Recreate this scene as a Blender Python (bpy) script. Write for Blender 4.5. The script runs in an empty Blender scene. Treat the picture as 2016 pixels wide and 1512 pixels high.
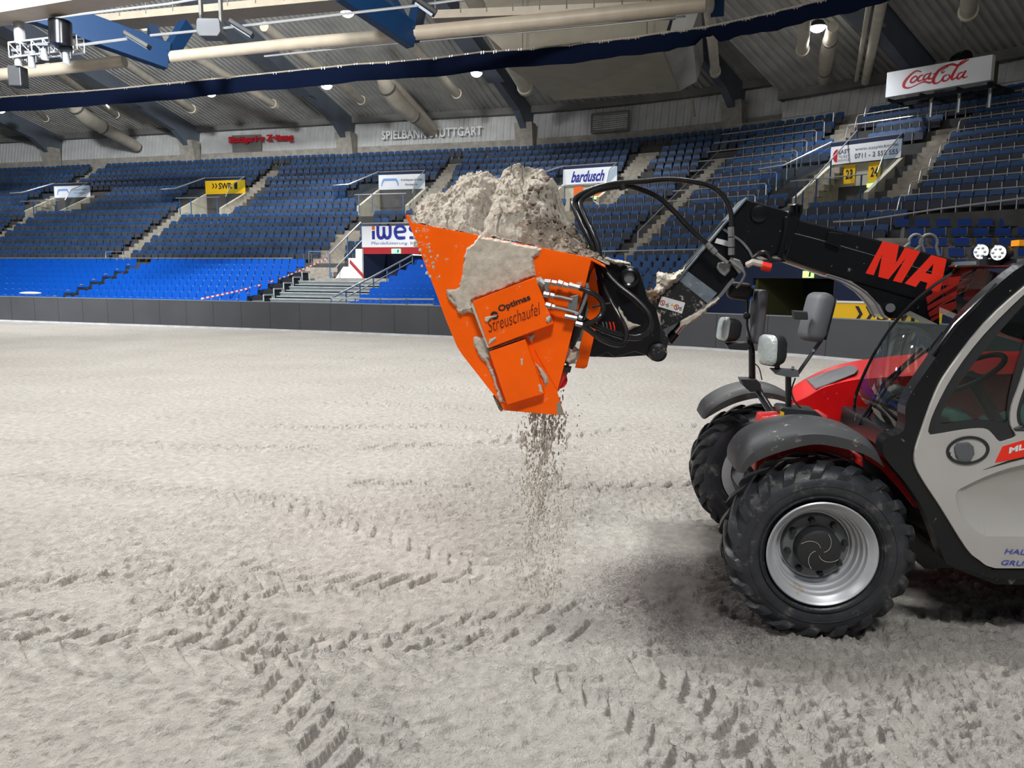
import bpy, bmesh, math, random
import numpy as np
from mathutils import Vector, Matrix
random.seed(7)
S = bpy.context.scene
COL = S.collection
PI = math.pi

# ------------------------------------------------------------------ camera
CAMH = 1.8
FPX = 1500.0
PITCH = math.atan(211.0 / FPX)
ROLL = 0.008
cp_, sp_ = math.cos(PITCH), math.sin(PITCH)
FW = Vector((0, cp_, -sp_))
_u0 = Vector((0, sp_, cp_))
_r0 = Vector((1, 0, 0))
RT = _r0 * math.cos(ROLL) + _u0 * math.sin(ROLL)
UP = _u0 * math.cos(ROLL) - _r0 * math.sin(ROLL)
CAM = Vector((0, 0, CAMH))
cd = bpy.data.cameras.new('camera')
cam = bpy.data.objects.new('camera', cd)
COL.objects.link(cam)
cd.sensor_width = 36.0
cd.lens = 36.0 * FPX / 2016.0
cd.clip_start = 0.05
cd.clip_end = 400
M = Matrix((RT, UP, -FW)).transposed().to_4x4()
M.translation = CAM
cam.matrix_world = M
S.camera = cam

# ------------------------------------------------------------------ view, world and hall lights
S.view_settings.view_transform = 'Standard'
S.view_settings.look = 'None'
S.view_settings.gamma = 1.0
S.view_settings.use_curve_mapping = False
S.view_settings.exposure = 0.0
w = bpy.data.worlds.new('world')
S.world = w
w.use_nodes = True
w.node_tree.nodes['Background'].inputs[0].default_value = (0.80, 0.88, 1.0, 1)
w.node_tree.nodes['Background'].inputs[1].default_value = 0.12

def area(name, loc, sx, sy, power, target=None, col=(1, 0.995, 0.985), spread=180):
    l = bpy.data.lights.new(name, 'AREA')
    l.shape = 'RECTANGLE'; l.size = sx; l.size_y = sy; l.energy = power; l.color = col; l.spread = math.radians(spread)
    o = bpy.data.objects.new(name, l); COL.objects.link(o)
    o.location = loc
    d = (Vector(target) - Vector(loc)) if target else Vector((0, 0, -1))
    o.rotation_euler = d.to_track_quat('-Z', 'Y').to_euler()
    return o
# floodlight batteries over the arena (above the frame), with some unseen fills added
area('arena_light', (-10, 7.5, 15), 2.0, 2.0, 1780, (-1, 4, 0), spread=125)
area('arena_light', (2, 20, 15), 3.0, 1.5, 560, (0, 7, 0), spread=110)
area('arena_light', (-14, 4, 15), 3.5, 1.2, 900, (-6, 10, 0))
area('arena_light', (1, -7, 15), 4.0, 1.5, 850, (0, 6, 0), spread=120)  # front fill, kept to brighten the near side of bucket and door
area('arena_light', (-9, 20, 15), 5.0, 2.5, 800, (-9, 19, 0), spread=115)  # fill added to brighten the far sand
area('arena_light', (7, 14, 15), 4.0, 2.0, 260, (5, 14, 0), spread=110)
area('arena_light', (-16, -4, 15), 4.0, 1.5, 650, (-8, 14, 0))
area('arena_light', (-24, 20, 15), 4.0, 1.5, 900, (-16, 22, 0), spread=130)
area('stand_fill_light', (-13, 9, 14), 3.0, 1.5, 3700, (-24, 50, 6), (0.93, 0.97, 1), 80)  # unseen fill added to brighten the far end of the stands
area('stand_fill_light', (-4, 12, 14), 3.0, 1.5, 900, (-10, 48, 7), spread=90)  # second unseen fill added for the seat rows

# ------------------------------------------------------------------ pixel helpers (2016 x 1512 frame)
def ray(px, py):
    return FW + RT * ((px - 1008.0) / FPX) + UP * ((756.0 - py) / FPX)
def proj(p):
    d = Vector(p) - CAM
    z = d.dot(FW)
    if z < 1e-3: z = 1e-3
    return 1008.0 + FPX * d.dot(RT) / z, 756.0 - FPX * d.dot(UP) / z
def at_y(px, py, Y):
    r = ray(px, py); return CAM + r * (Y / r.y)
def on_z(px, py, z=0.0):
    r = ray(px, py); return CAM + r * ((z - CAMH) / r.z)

# ------------------------------------------------------------------ materials
MATS = {}
def nt(m):
    m.use_nodes = True
    return m.node_tree, m.node_tree.nodes, m.node_tree.links
def srgb(r, g, b):
    f = lambda c: (c / 255.0) / 12.92 if c / 255.0 <= 0.04045 else ((c / 255.0 + 0.055) / 1.055) ** 2.4
    return (f(r), f(g), f(b), 1.0)
def mat(name, col, rough=0.6, metal=0.0, var=0.0, scale=8.0, bump=0.0, bscale=60.0, dirt=0.0, dirtcol=(0.50, 0.45, 0.38, 1), dscale=6.0, emit=0.0, alpha=1.0, trans=0.0, coat=0.0, spec=0.5, ior=1.45):
    """principled surface: colour variation, bump and an optional splatter of dry sand"""
    if name in MATS: return MATS[name]
    m = bpy.data.materials.new(name); MATS[name] = m
    t, N, L = nt(m)
    b = N['Principled BSDF']
    if len(col) == 3: col = (*col, 1)
    b.inputs['Base Color'].default_value = col
    b.inputs['Roughness'].default_value = rough
    b.inputs['Metallic'].default_value = metal
    b.inputs['Specular IOR Level'].default_value = spec
    b.inputs['IOR'].default_value = ior
    b.inputs['Coat Weight'].default_value = coat
    b.inputs['Coat Roughness'].default_value = 0.08
    b.inputs['Alpha'].default_value = alpha
    b.inputs['Transmission Weight'].default_value = trans
    if emit > 0:
        b.inputs['Emission Color'].default_value = col
        b.inputs['Emission Strength'].default_value = emit
    tc = N.new('ShaderNodeTexCoord')
    csock = None
    if var > 0:
        n = N.new('ShaderNodeTexNoise'); n.inputs['Scale'].default_value = scale; n.inputs['Detail'].default_value = 5
        L.new(tc.outputs['Object'], n.inputs['Vector'])
        mr = N.new('ShaderNodeMapRange'); mr.inputs[1].default_value = 0.3; mr.inputs[2].default_value = 0.7
        mr.inputs[3].default_value = 1 - var; mr.inputs[4].default_value = 1 + var * 0.6
        L.new(n.outputs['Fac'], mr.inputs[0])
        mx = N.new('ShaderNodeMix'); mx.data_type = 'RGBA'; mx.blend_type = 'MULTIPLY'; mx.inputs[0].default_value = 1
        mx.inputs[6].default_value = col
        L.new(mr.outputs[0], mx.inputs[7])
        csock = mx.outputs[2]
    if dirt > 0:
        n = N.new('ShaderNodeTexNoise'); n.inputs['Scale'].default_value = dscale; n.inputs['Detail'].default_value = 8; n.inputs['Roughness'].default_value = 0.7
        L.new(tc.outputs['Object'], n.inputs['Vector'])
        mr = N.new('ShaderNodeMapRange'); mr.inputs[1].default_value = 0.66 - 0.2 * dirt; mr.inputs[2].default_value = 0.74 - 0.1 * dirt
        L.new(n.outputs['Fac'], mr.inputs[0])
        mx = N.new('ShaderNodeMix'); mx.data_type = 'RGBA'
        L.new(mr.outputs[0], mx.inputs[0])
        if csock: L.new(csock, mx.inputs[6])
        else: mx.inputs[6].default_value = col
        mx.inputs[7].default_value = dirtcol
        csock = mx.outputs[2]
        r2 = N.new('ShaderNodeMapRange'); r2.inputs[3].default_value = rough; r2.inputs[4].default_value = 0.9
        L.new(mr.outputs[0], r2.inputs[0]); L.new(r2.outputs[0], b.inputs['Roughness'])
    if csock: L.new(csock, b.inputs['Base Color'])
    if bump > 0:
        n = N.new('ShaderNodeTexNoise'); n.inputs['Scale'].default_value = bscale; n.inputs['Detail'].default_value = 6
        L.new(tc.outputs['Object'], n.inputs['Vector'])
        bp = N.new('ShaderNodeBump'); bp.inputs['Strength'].default_value = bump; bp.inputs['Distance'].default_value = 0.01
        L.new(n.outputs['Fac'], bp.inputs['Height']); L.new(bp.outputs[0], b.inputs['Normal'])
    return m

m_orange = mat('orange_paint', srgb(255, 98, 0), 0.42, var=0.10, scale=4, bump=0.05, bscale=30, dirt=0.16, dscale=16, spec=0.25)
m_black = mat('black_paint', (0.006, 0.0065, 0.008), 0.24, var=0.2, scale=5, dirt=0.05, dscale=20, coat=0.12, spec=0.35)
m_blackdirty = mat('black_paint_dirty', (0.014, 0.015, 0.017), 0.4, dirt=0.48, dscale=28)
m_blackplastic = mat('black_plastic', (0.022, 0.023, 0.025), 0.5, bump=0.1, bscale=200)
m_greyplastic = mat('grey_plastic', (0.10, 0.105, 0.115), 0.55, bump=0.15, bscale=260)
m_fender = mat('fender_plastic', (0.055, 0.057, 0.06), 0.55, dirt=0.30, dscale=14, bump=0.1, bscale=120)
m_rubber = mat('tyre_rubber', (0.030, 0.032, 0.037), 0.42, var=0.4, scale=9, dirt=0.52, dscale=11, dirtcol=(0.13, 0.125, 0.115, 1), bump=0.15, bscale=60)
m_hose = mat('hose_rubber', (0.012, 0.012, 0.013), 0.28, bump=0.05, bscale=200)
m_rim = mat('rim_silver', (0.50, 0.51, 0.53), 0.38, metal=0.35, var=0.12, scale=6, dirt=0.16, dscale=4, dirtcol=(0.36, 0.28, 0.18, 1))
m_rimdark = mat('hub_grey', (0.13, 0.135, 0.14), 0.5, dirt=0.1, dscale=12)
m_red = mat('red_paint', srgb(205, 20, 24), 0.3, var=0.1, scale=4, coat=0.4, dirt=0.08, dscale=20)
m_reddirty = mat('red_paint_dirty', srgb(180, 28, 26), 0.5, dirt=0.36, dscale=10)
m_letter = mat('letter_red', srgb(238, 46, 24), 0.4)
m_silver = mat('silver_paint', (0.47, 0.455, 0.43), 0.42, metal=0.15, var=0.05, scale=3, bump=0.03, bscale=40)
m_steel = mat('zinc_steel', (0.27, 0.27, 0.27), 0.42, metal=0.7, var=0.15, scale=30)
m_plate = mat('galvanised_plate', (0.25, 0.30, 0.34), 0.3, metal=0.6, var=0.3, scale=14, dirt=0.3, dscale=16)
m_rust = mat('rusty_steel', (0.16, 0.10, 0.06), 0.8, var=0.5, scale=30, dirt=0.5, dscale=24)
m_chrome = mat('chrome_rod', (0.6, 0.6, 0.62), 0.12, metal=1.0)
m_white = mat('sticker_white', (0.75, 0.75, 0.74), 0.5)
m_ink = mat('ink_black', (0.012, 0.012, 0.012), 0.6)
m_lens = mat('lamp_lens', (0.42, 0.47, 0.46), 0.12, metal=0.2, bump=0.8, bscale=40, coat=0.5)
m_yellow = mat('yellow_vinyl', srgb(240, 190, 20), 0.5, var=0.06, scale=1.5)
m_seatfabric = mat('seat_upholstery', (0.02, 0.022, 0.025), 0.85)
m_teal = mat('added_cloth_teal', (0.10, 0.22, 0.21), 0.8, var=0.3, scale=12)
m_led = mat('led_lens', (0.95, 0.97, 1.0), 0.2, emit=0.7)

# sand
def sand_mat(name, base, dark, fine=0.35, scale=1.0, damp=True):
    m = bpy.data.materials.new(name); MATS[name] = m
    t, N, L = nt(m)
    b = N['Principled BSDF']; b.inputs['Roughness'].default_value = 0.92; b.inputs['Specular IOR Level'].default_value = 0.15
    tc = N.new('ShaderNodeTexCoord')
    n1 = N.new('ShaderNodeTexNoise'); n1.inputs['Scale'].default_value = 0.55 * scale; n1.inputs['Detail'].default_value = 9; n1.inputs['Roughness'].default_value = 0.62
    n2 = N.new('ShaderNodeTexNoise'); n2.inputs['Scale'].default_value = 95 * scale; n2.inputs['Detail'].default_value = 5; n2.inputs['Roughness'].default_value = 0.7
    n3 = N.new('ShaderNodeTexNoise'); n3.inputs['Scale'].default_value = 14 * scale; n3.inputs['Detail'].default_value = 7
    for n in (n1, n2, n3): L.new(tc.outputs['Object'], n.inputs['Vector'])
    cr = N.new('ShaderNodeValToRGB')
    cr.color_ramp.elements[0].position = 0.30; cr.color_ramp.elements[0].color = dark
    cr.color_ramp.elements[1].position = 0.62; cr.color_ramp.elements[1].color = base
    L.new(n1.outputs['Fac'], cr.inputs[0])
    mr = N.new('ShaderNodeMapRange'); mr.inputs[1].default_value = 0.3; mr.inputs[2].default_value = 0.7; mr.inputs[3].default_value = 0.80; mr.inputs[4].default_value = 1.10
    L.new(n3.outputs['Fac'], mr.inputs[0])
    mx = N.new('ShaderNodeMix'); mx.data_type = 'RGBA'; mx.blend_type = 'MULTIPLY'; mx.inputs[0].default_value = 1
    L.new(cr.outputs[0], mx.inputs[6]); L.new(mr.outputs[0], mx.inputs[7])
    out = mx.outputs[2]
    if damp:      # freshly spread, damper sand before the wheel, bucket shade painted into its colour
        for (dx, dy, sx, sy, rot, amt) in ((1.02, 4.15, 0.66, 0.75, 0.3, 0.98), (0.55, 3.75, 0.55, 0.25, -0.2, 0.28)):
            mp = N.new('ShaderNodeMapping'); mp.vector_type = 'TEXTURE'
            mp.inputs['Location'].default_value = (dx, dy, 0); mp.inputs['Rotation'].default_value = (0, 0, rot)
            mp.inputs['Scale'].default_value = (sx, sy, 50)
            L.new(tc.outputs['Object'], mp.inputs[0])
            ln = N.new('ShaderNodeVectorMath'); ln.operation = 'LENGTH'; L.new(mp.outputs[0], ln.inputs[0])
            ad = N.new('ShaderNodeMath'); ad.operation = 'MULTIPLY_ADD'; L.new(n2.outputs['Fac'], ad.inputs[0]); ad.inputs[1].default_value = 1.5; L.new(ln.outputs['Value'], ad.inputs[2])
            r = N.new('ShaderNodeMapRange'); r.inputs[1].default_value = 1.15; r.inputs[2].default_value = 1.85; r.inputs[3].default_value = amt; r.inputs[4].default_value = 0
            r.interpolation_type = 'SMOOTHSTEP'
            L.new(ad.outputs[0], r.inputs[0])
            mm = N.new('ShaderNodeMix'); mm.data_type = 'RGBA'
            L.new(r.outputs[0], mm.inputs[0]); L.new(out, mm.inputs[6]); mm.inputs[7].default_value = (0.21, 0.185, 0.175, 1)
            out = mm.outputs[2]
    L.new(out, b.inputs['Base Color'])
    ad = N.new('ShaderNodeMath'); ad.operation = 'MULTIPLY_ADD'
    L.new(n2.outputs['Fac'], ad.inputs[0]); ad.inputs[1].default_value = 0.45; L.new(n3.outputs['Fac'], ad.inputs[2])
    bp = N.new('ShaderNodeBump'); bp.inputs['Strength'].default_value = fine; bp.inputs['Distance'].default_value = 0.07 / scale
    L.new(ad.outputs[0], bp.inputs['Height']); L.new(bp.outputs[0], b.inputs['Normal'])
    return m
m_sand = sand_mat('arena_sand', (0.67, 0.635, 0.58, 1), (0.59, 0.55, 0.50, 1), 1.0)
m_heap = sand_mat('heap_sand', (0.68, 0.61, 0.515, 1), (0.58, 0.51, 0.42, 1), 0.9, 2.0, damp=False)
m_heapdamp = sand_mat('damp_sand', (0.40, 0.33, 0.26, 1), (0.26, 0.21, 0.165, 1), 0.8, 2.0, damp=False)
m_stuck = sand_mat('stuck_sand', (0.60, 0.54, 0.45, 1), (0.50, 0.44, 0.36, 1), 0.35, 2.0, damp=False)
m_grain = sand_mat('falling_sand', (0.62, 0.56, 0.48, 1), (0.50, 0.44, 0.38, 1), 0.3, 3.0, damp=False)

# hall
m_barrier = mat('barrier_panel', (0.062, 0.064, 0.070), 0.55, var=0.12, scale=0.8, spec=0.3)
m_skirt = mat('barrier_skirt', (0.42, 0.42, 0.43), 0.6, var=0.2, scale=3)
m_conc = mat('concrete', (0.36, 0.33, 0.285), 0.85, var=0.25, scale=2.5, bump=0.1, bscale=20)
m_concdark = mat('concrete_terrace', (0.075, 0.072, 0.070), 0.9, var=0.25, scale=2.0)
m_concstep = mat('concrete_step', (0.34, 0.305, 0.25), 0.9, var=0.25, scale=4.0)
m_brightseat = mat('bright_blue_plastic', (0.0012, 0.075, 0.42), 0.6, var=0.12, scale=2, spec=0.2)
m_darkseat = mat('dark_blue_upholstery', (0.016, 0.070, 0.20), 0.55, var=0.25, scale=1.2)
m_seatshell = mat('grey_seat_shell', (0.060, 0.066, 0.085), 0.7, var=0.3, scale=1.5, spec=0.2)
m_bracket = mat('seat_bracket', (0.35, 0.36, 0.38), 0.4, metal=0.5)
m_rail = mat('handrail_steel', (0.55, 0.56, 0.57), 0.3, metal=0.7)
m_bluepost = mat('blue_post', (0.03, 0.09, 0.22), 0.5)
m_bleach = mat('bleacher_deck', (0.33, 0.36, 0.37), 0.45, metal=0.2, var=0.2, scale=3)
m_bleachdark = mat('bleacher_riser', (0.16, 0.18, 0.185), 0.6)
m_walltext = mat('wall_letter_grey', (0.85, 0.85, 0.84), 0.4)
m_clad = mat('wall_cladding', (0.58, 0.58, 0.565), 0.5, metal=0.1, var=0.12, scale=1.2)
m_beam = mat('edge_beam', (0.16, 0.155, 0.145), 0.7, var=0.2, scale=1)
m_deck = mat('roof_deck', (0.44, 0.43, 0.40), 0.6, metal=0.0, var=0.2, scale=0.8)
m_girder = mat('girder_steel', (0.12, 0.14, 0.17), 0.6, var=0.2, scale=0.6)
m_duct = mat('duct_cream', (0.62, 0.56, 0.45), 0.5, var=0.15, scale=1.5)
m_pipe = mat('pipe_cream', (0.40, 0.34, 0.26), 0.45, var=0.1, scale=2)
m_truss = mat('truss_blue', (0.002, 0.024, 0.075), 0.45)
m_curtain = mat('curtain_navy', (0.002, 0.005, 0.018), 0.95, bump=0.4, bscale=3, spec=0.1)
m_navy = mat('navy_wall', (0.006, 0.014, 0.05), 0.7)
m_olive = mat('tunnel_wall', (0.06, 0.065, 0.02), 0.8)
m_dkopen = mat('opening_dark', (0.010, 0.012, 0.018), 0.9)
m_portal = mat('portal_paint', (0.46, 0.43, 0.34), 0.8, var=0.15, scale=2)
m_redband = mat('red_band', srgb(160, 24, 30), 0.6)
m_orangesign = mat('orange_sign', srgb(215, 95, 30), 0.6)
m_banner = mat('banner_white', (0.74, 0.75, 0.77), 0.5, var=0.04, scale=1)
m_bannerblue = mat('banner_blue', srgb(30, 40, 135), 0.6)
m_bannerlight = mat('banner_light_blue', srgb(120, 150, 205), 0.6)
m_cokered = mat('sign_red', srgb(190, 20, 35), 0.5)
m_signtext = mat('banner_grey_text', (0.12, 0.12, 0.13), 0.6)
m_exit = mat('exit_sign_green', (0.25, 1.0, 0.45), 0.5, emit=1.6)
m_exit2 = mat('exit_sign_green_yellow', (0.55, 1.0, 0.22), 0.5, emit=1.6)
m_exitdark = mat('exit_sign_figure', (0.0, 0.16, 0.06), 0.5)
m_lampglow = mat('lamp_glow', (0.93, 0.97, 1.0), 0.5, emit=26.0)
m_lampsoft = mat('lamp_soft', (0.80, 0.90, 1.0), 0.4, emit=0.5)
m_panelcream = mat('acoustic_panel', (0.34, 0.31, 0.24), 0.8, var=0.1, scale=1)
m_tape = mat('tape_red', srgb(200, 60, 70), 0.5)

# glass
def glass(name, tint, a):
    m = bpy.data.materials.new(name); MATS[name] = m
    t, N, L = nt(m)
    for n in list(N):
        if n.type == 'BSDF_PRINCIPLED': N.remove(n)
    tr = N.new('ShaderNodeBsdfTransparent'); tr.inputs[0].default_value = tint
    gl = N.new('ShaderNodeBsdfGlossy'); gl.inputs['Roughness'].default_value = 0.03
    mx = N.new('ShaderNodeMixShader')
    fr = N.new('ShaderNodeFresnel'); fr.inputs[0].default_value = 1.5
    ad = N.new('ShaderNodeMath'); ad.operation = 'MULTIPLY_ADD'; ad.inputs[1].default_value = 1.0; ad.inputs[2].default_value = a
    L.new(fr.outputs[0], ad.inputs[0]); L.new(ad.outputs[0], mx.inputs[0])
    L.new(tr.outputs[0], mx.inputs[1]); L.new(gl.outputs[0], mx.inputs[2])
    L.new(mx.outputs[0], N['Material Output'].inputs[0])
    return m
m_glass = glass('cab_glass', (0.62, 0.70, 0.66, 1), 0.03)
m_glassdark = glass('tinted_glass', (0.45, 0.55, 0.52, 1), 0.03)
m_railglass = glass('rail_glass', (0.55, 0.66, 0.78, 1), 0.02)

# ------------------------------------------------------------------ mesh helpers
class MB:
    def __init__(s): s.v = []; s.f = []
    def add(s, vs, fs):
        n = len(s.v); s.v += [tuple(v) for v in vs]; s.f += [tuple(i + n for i in f) for f in fs]; return s
    def hexa(s, p):          # 8 corners: bottom 4 (ccw), top 4
        return s.add(p, [(3, 2, 1, 0), (4, 5, 6, 7), (0, 1, 5, 4), (1, 2, 6, 5), (2, 3, 7, 6), (3, 0, 4, 7)])
    def box(s, x0, x1, y0, y1, z0, z1):
        return s.hexa([(x0, y0, z0), (x1, y0, z0), (x1, y1, z0), (x0, y1, z0), (x0, y0, z1), (x1, y0, z1), (x1, y1, z1), (x0, y1, z1)])
    def bar(s, a, b, w, h=None, up=(0, 0, 1)):
        a = Vector(a); b = Vector(b); h = h or w
        d = (b - a).normalized(); x = d.cross(Vector(up))
        if x.length < 1e-4: x = Vector((1, 0, 0))
        x.normalize(); y = x.cross(d)
        x *= w / 2; y *= h / 2
        return s.hexa([a - x - y, a + x - y, a + x + y, a - x + y, b - x - y, b + x - y, b + x + y, b - x + y])
    def tube(s, pts, r, n=8, cap=True, closed=False):
        pts = [Vector(p) for p in pts]; k = len(pts)
        rr = r if isinstance(r, (list, tuple)) else [r] * k
        prev = None; rings = []
        for i, p in enumerate(pts):
            if closed: t = (pts[(i + 1) % k] - pts[i - 1])
            else: t = pts[min(i + 1, k - 1)] - pts[max(i - 1, 0)]
            t.normalize()
            if prev is None:
                a = Vector((0, 0, 1)) if abs(t.z) < 0.9 else Vector((1, 0, 0))
                x = t.cross(a).normalized()
            else:
                x = prev - t * prev.dot(t)
                x.normalize()
            prev = x; y = t.cross(x)
            rings.append([p + (x * math.cos(2 * PI * j / n) + y * math.sin(2 * PI * j / n)) * rr[i] for j in range(n)])
        vs = [v for r_ in rings for v in r_]; fs = []
        for i in range(k if closed else k - 1):
            a = i * n; b = ((i + 1) % k) * n
            for j in range(n): fs.append((a + j, a + (j + 1) % n, b + (j + 1) % n, b + j))
        if cap and not closed:
            fs.append(tuple(range(n - 1, -1, -1))); fs.append(tuple((k - 1) * n + j for j in range(n)))
        return s.add(vs, fs)
    def cyl(s, a, b, r, n=16, r2=None): return s.tube([a, b], [r, r if r2 is None else r2], n)
    def prism(s, poly, off):      # planar polygon (3D points) extruded by vector off
        off = Vector(off); n = len(poly); p = [Vector(q) for q in poly]
        vs = p + [q + off for q in p]
        return s.add(vs, [tuple(range(n - 1, -1, -1)), tuple(range(n, 2 * n))] + [(i, (i + 1) % n, n + (i + 1) % n, n + i) for i in range(n)])
    def lathe(s, prof, c, axis='y', n=48, a0=0, a1=2 * PI):   # prof: (along, radius)
        full = abs(a1 - a0 - 2 * PI) < 1e-6; m = n if full else n + 1
        vs = []
        for i in range(m):
            t = a0 + (a1 - a0) * i / n; ct, st = math.cos(t), math.sin(t)
            for (h, r) in prof:
                q = {'y': (ct * r, h, st * r), 'z': (ct * r, st * r, h), 'x': (h, ct * r, st * r)}[axis]
                vs.append((c[0] + q[0], c[1] + q[1], c[2] + q[2]))
        k = len(prof); fs = []
        for i in range(n):
            a = i * k; b = ((i + 1) % m) * k
            for j in range(k - 1): fs.append((a + j, a + j + 1, b + j + 1, b + j))
        return s.add(vs, fs)
    def ball(s, c, rx, ry=None, rz=None, n=16, m=10):
        ry = ry or rx; rz = rz or rx; vs = []; fs = []
        for i in range(m + 1):
            p = PI * i / m
            for j in range(n):
                t = 2 * PI * j / n
                vs.append((c[0] + rx * math.sin(p) * math.cos(t), c[1] + ry * math.sin(p) * math.sin(t), c[2] + rz * math.cos(p)))
        for i in range(m):
            for j in range(n): fs.append((i * n + j, i * n + (j + 1) % n, (i + 1) * n + (j + 1) % n, (i + 1) * n + j))
        return s.add(vs, fs)
    def mesh(s, name):
        me = bpy.data.meshes.new(name); me.from_pydata(s.v, [], s.f); me.validate(); return me
    def build(s, name, material, parent=None, smooth=False, bevel=0, label=None, seg=2, angle=30, clean=True):
        me = s.mesh(name)
        if clean:
            bm = bmesh.new(); bm.from_mesh(me)
            bmesh.ops.remove_doubles(bm, verts=bm.verts, dist=1e-5)
            bmesh.ops.recalc_face_normals(bm, faces=bm.faces)
            bm.to_mesh(me); bm.free()
        me.materials.append(material)
        if smooth:
            for p in me.polygons: p.use_smooth = True
            me.set_sharp_from_angle(angle=math.radians(angle))
        o = bpy.data.objects.new(name, me); COL.objects.link(o)
        if parent is not None: o.parent = parent
        if bevel:
            b = o.modifiers.new('bevel', 'BEVEL'); b.width = bevel; b.segments = seg; b.limit_method = 'ANGLE'; b.angle_limit = math.radians(35)
        if label: o['label'] = label
        return o

def thing(o, label, cat, group=None):
    o['label'] = label; o['category'] = cat
    if group: o['group'] = group
    return o
def empty(name, loc, label, cat, rz=0.0, group=None):
    o = bpy.data.objects.new(name, None); COL.objects.link(o)
    o.location = loc; o.rotation_euler = (0, 0, rz); o.empty_display_size = 0.1
    return thing(o, label, cat, group)
def struct(o): o['kind'] = 'structure'; return o

def np_mesh(name, V, F, material, parent=None, smooth=True):
    me = bpy.data.meshes.new(name)
    V = np.asarray(V, dtype=np.float32); F = np.asarray(F, dtype=np.int32)
    k = F.shape[1]
    me.vertices.add(len(V)); me.vertices.foreach_set('co', V.ravel())
    me.loops.add(F.size); me.loops.foreach_set('vertex_index', F.ravel())
    me.polygons.add(len(F)); me.polygons.foreach_set('loop_start', np.arange(0, F.size, k, dtype=np.int32))
    me.polygons.foreach_set('use_smooth', np.full(len(F), smooth))
    me.update(calc_edges=True); me.validate()
    me.materials.append(material)
    o = bpy.data.objects.new(name, me); COL.objects.link(o)
    if parent is not None: o.parent = parent
    return o

# numpy value noise
def _hash(i, j, seed):
    h = (i.astype(np.int64) * 374761393 + j.astype(np.int64) * 668265263 + seed * 974711) & 0x7fffffff
    h = ((h ^ (h >> 13)) * 1274126177) & 0x7fffffff
    return ((h ^ (h >> 16)) & 0xffff) / 65535.0
def vnoise(x, y, seed=0):
    i = np.floor(x); j = np.floor(y); fx = x - i; fy = y - j
    fx = fx * fx * (3 - 2 * fx); fy = fy * fy * (3 - 2 * fy)
    a = _hash(i, j, seed); b = _hash(i + 1, j, seed); c = _hash(i, j + 1, seed); d = _hash(i + 1, j + 1, seed)
    return (a * (1 - fx) + b * fx) * (1 - fy) + (c * (1 - fx) + d * fx) * fy
def fbm(x, y, seed=0, octv=4, gain=0.5):
    s = 0; a = 1; t = 0
    for o in range(octv):
        s = s + a * vnoise(x * 2 ** o + 17.3 * o, y * 2 ** o + 5.1 * o, seed + o); t += a; a *= gain
    return s / t
def smooth01(t): t = np.clip(t, 0, 1); return t * t * (3 - 2 * t)

# text -> mesh (built-in font)
def text_mb(body, org, xdir, W, H, updir=(0, 0, 1), depth=0.004, shear=0.0, bold=0.0, spacing=1.0):
    """letters filling a W x H box whose lower corner is org; returns an MB"""
    cu = bpy.data.curves.new('t', 'FONT'); cu.body = body; cu.size = 1; cu.offset = bold; cu.resolution_u = 4; cu.space_character = spacing
    ob = bpy.data.objects.new('t', cu); COL.objects.link(ob)
    dg = bpy.context.evaluated_depsgraph_get(); dg.update()
    me = bpy.data.meshes.new_from_object(ob.evaluated_get(dg))
    vs = [v.co.copy() for v in me.vertices]; fs = [tuple(p.vertices) for p in me.polygons]
    bpy.data.objects.remove(ob); bpy.data.curves.remove(cu); bpy.data.meshes.remove(me)
    x0 = min(v.x for v in vs); x1 = max(v.x for v in vs); y0 = min(v.y for v in vs); y1 = max(v.y for v in vs)
    xd = Vector(xdir).normalized(); ud = Vector(updir).normalized(); nd = xd.cross(ud).normalized()
    org = Vector(org)
    out = []
    for v in vs:
        b = (v.y - y0) / (y1 - y0) * H; a = (v.x - x0) / (x1 - x0) * W + shear * b
        out.append(org + xd * a + ud * b + nd * depth)
    return MB().add(out, fs)
def strokes_mb(strokes, org, xdir, W, H, updir=(0, 0, 1), depth=0.004):
    """variable-width ribbon strokes in a unit box: [[(x, y, width), ...], ...]"""
    xd = Vector(xdir).normalized(); ud = Vector(updir).normalized(); nd = xd.cross(ud).normalized(); org = Vector(org)
    mb = MB()
    for st in strokes:
        # Catmull-Rom densify
        P = [np.array(p, float) for p in st]; Q = []
        for i in range(len(P) - 1):
            p0 = P[max(i - 1, 0)]; p1 = P[i]; p2 = P[i + 1]; p3 = P[min(i + 2, len(P) - 1)]
            for k in range(5):
                t = k / 5.0
                Q.append(0.5 * ((2 * p1) + (-p0 + p2) * t + (2 * p0 - 5 * p1 + 4 * p2 - p3) * t * t + (-p0 + 3 * p1 - 3 * p2 + p3) * t ** 3))
        Q.append(P[-1])
        vs = []; fs = []
        for i, q in enumerate(Q):
            a = Q[max(i - 1, 0)]; b = Q[min(i + 1, len(Q) - 1)]
            tx = (b[0] - a[0]) * W; ty = (b[1] - a[1]) * H; l = math.hypot(tx, ty) or 1
            nx, ny = -ty / l, tx / l; wd = q[2] * H * 0.5
            for s_ in (1, -1):
                vs.append(org + xd * (q[0] * W + nx * wd * s_) + ud * (q[1] * H + ny * wd * s_) + nd * depth)
        for i in range(len(Q) - 1): fs.append((2 * i, 2 * i + 1, 2 * i + 3, 2 * i + 2))
        mb.add(vs, fs)
    return mb
ORD = ['', 'first', 'second', 'third', 'fourth', 'fifth', 'sixth', 'seventh', 'eighth', 'ninth', 'tenth', 'eleventh', 'twelfth', 'thirteenth', 'fourteenth', 'fifteenth', 'sixteenth', 'seventeenth', 'eighteenth', 'nineteenth']
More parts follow.
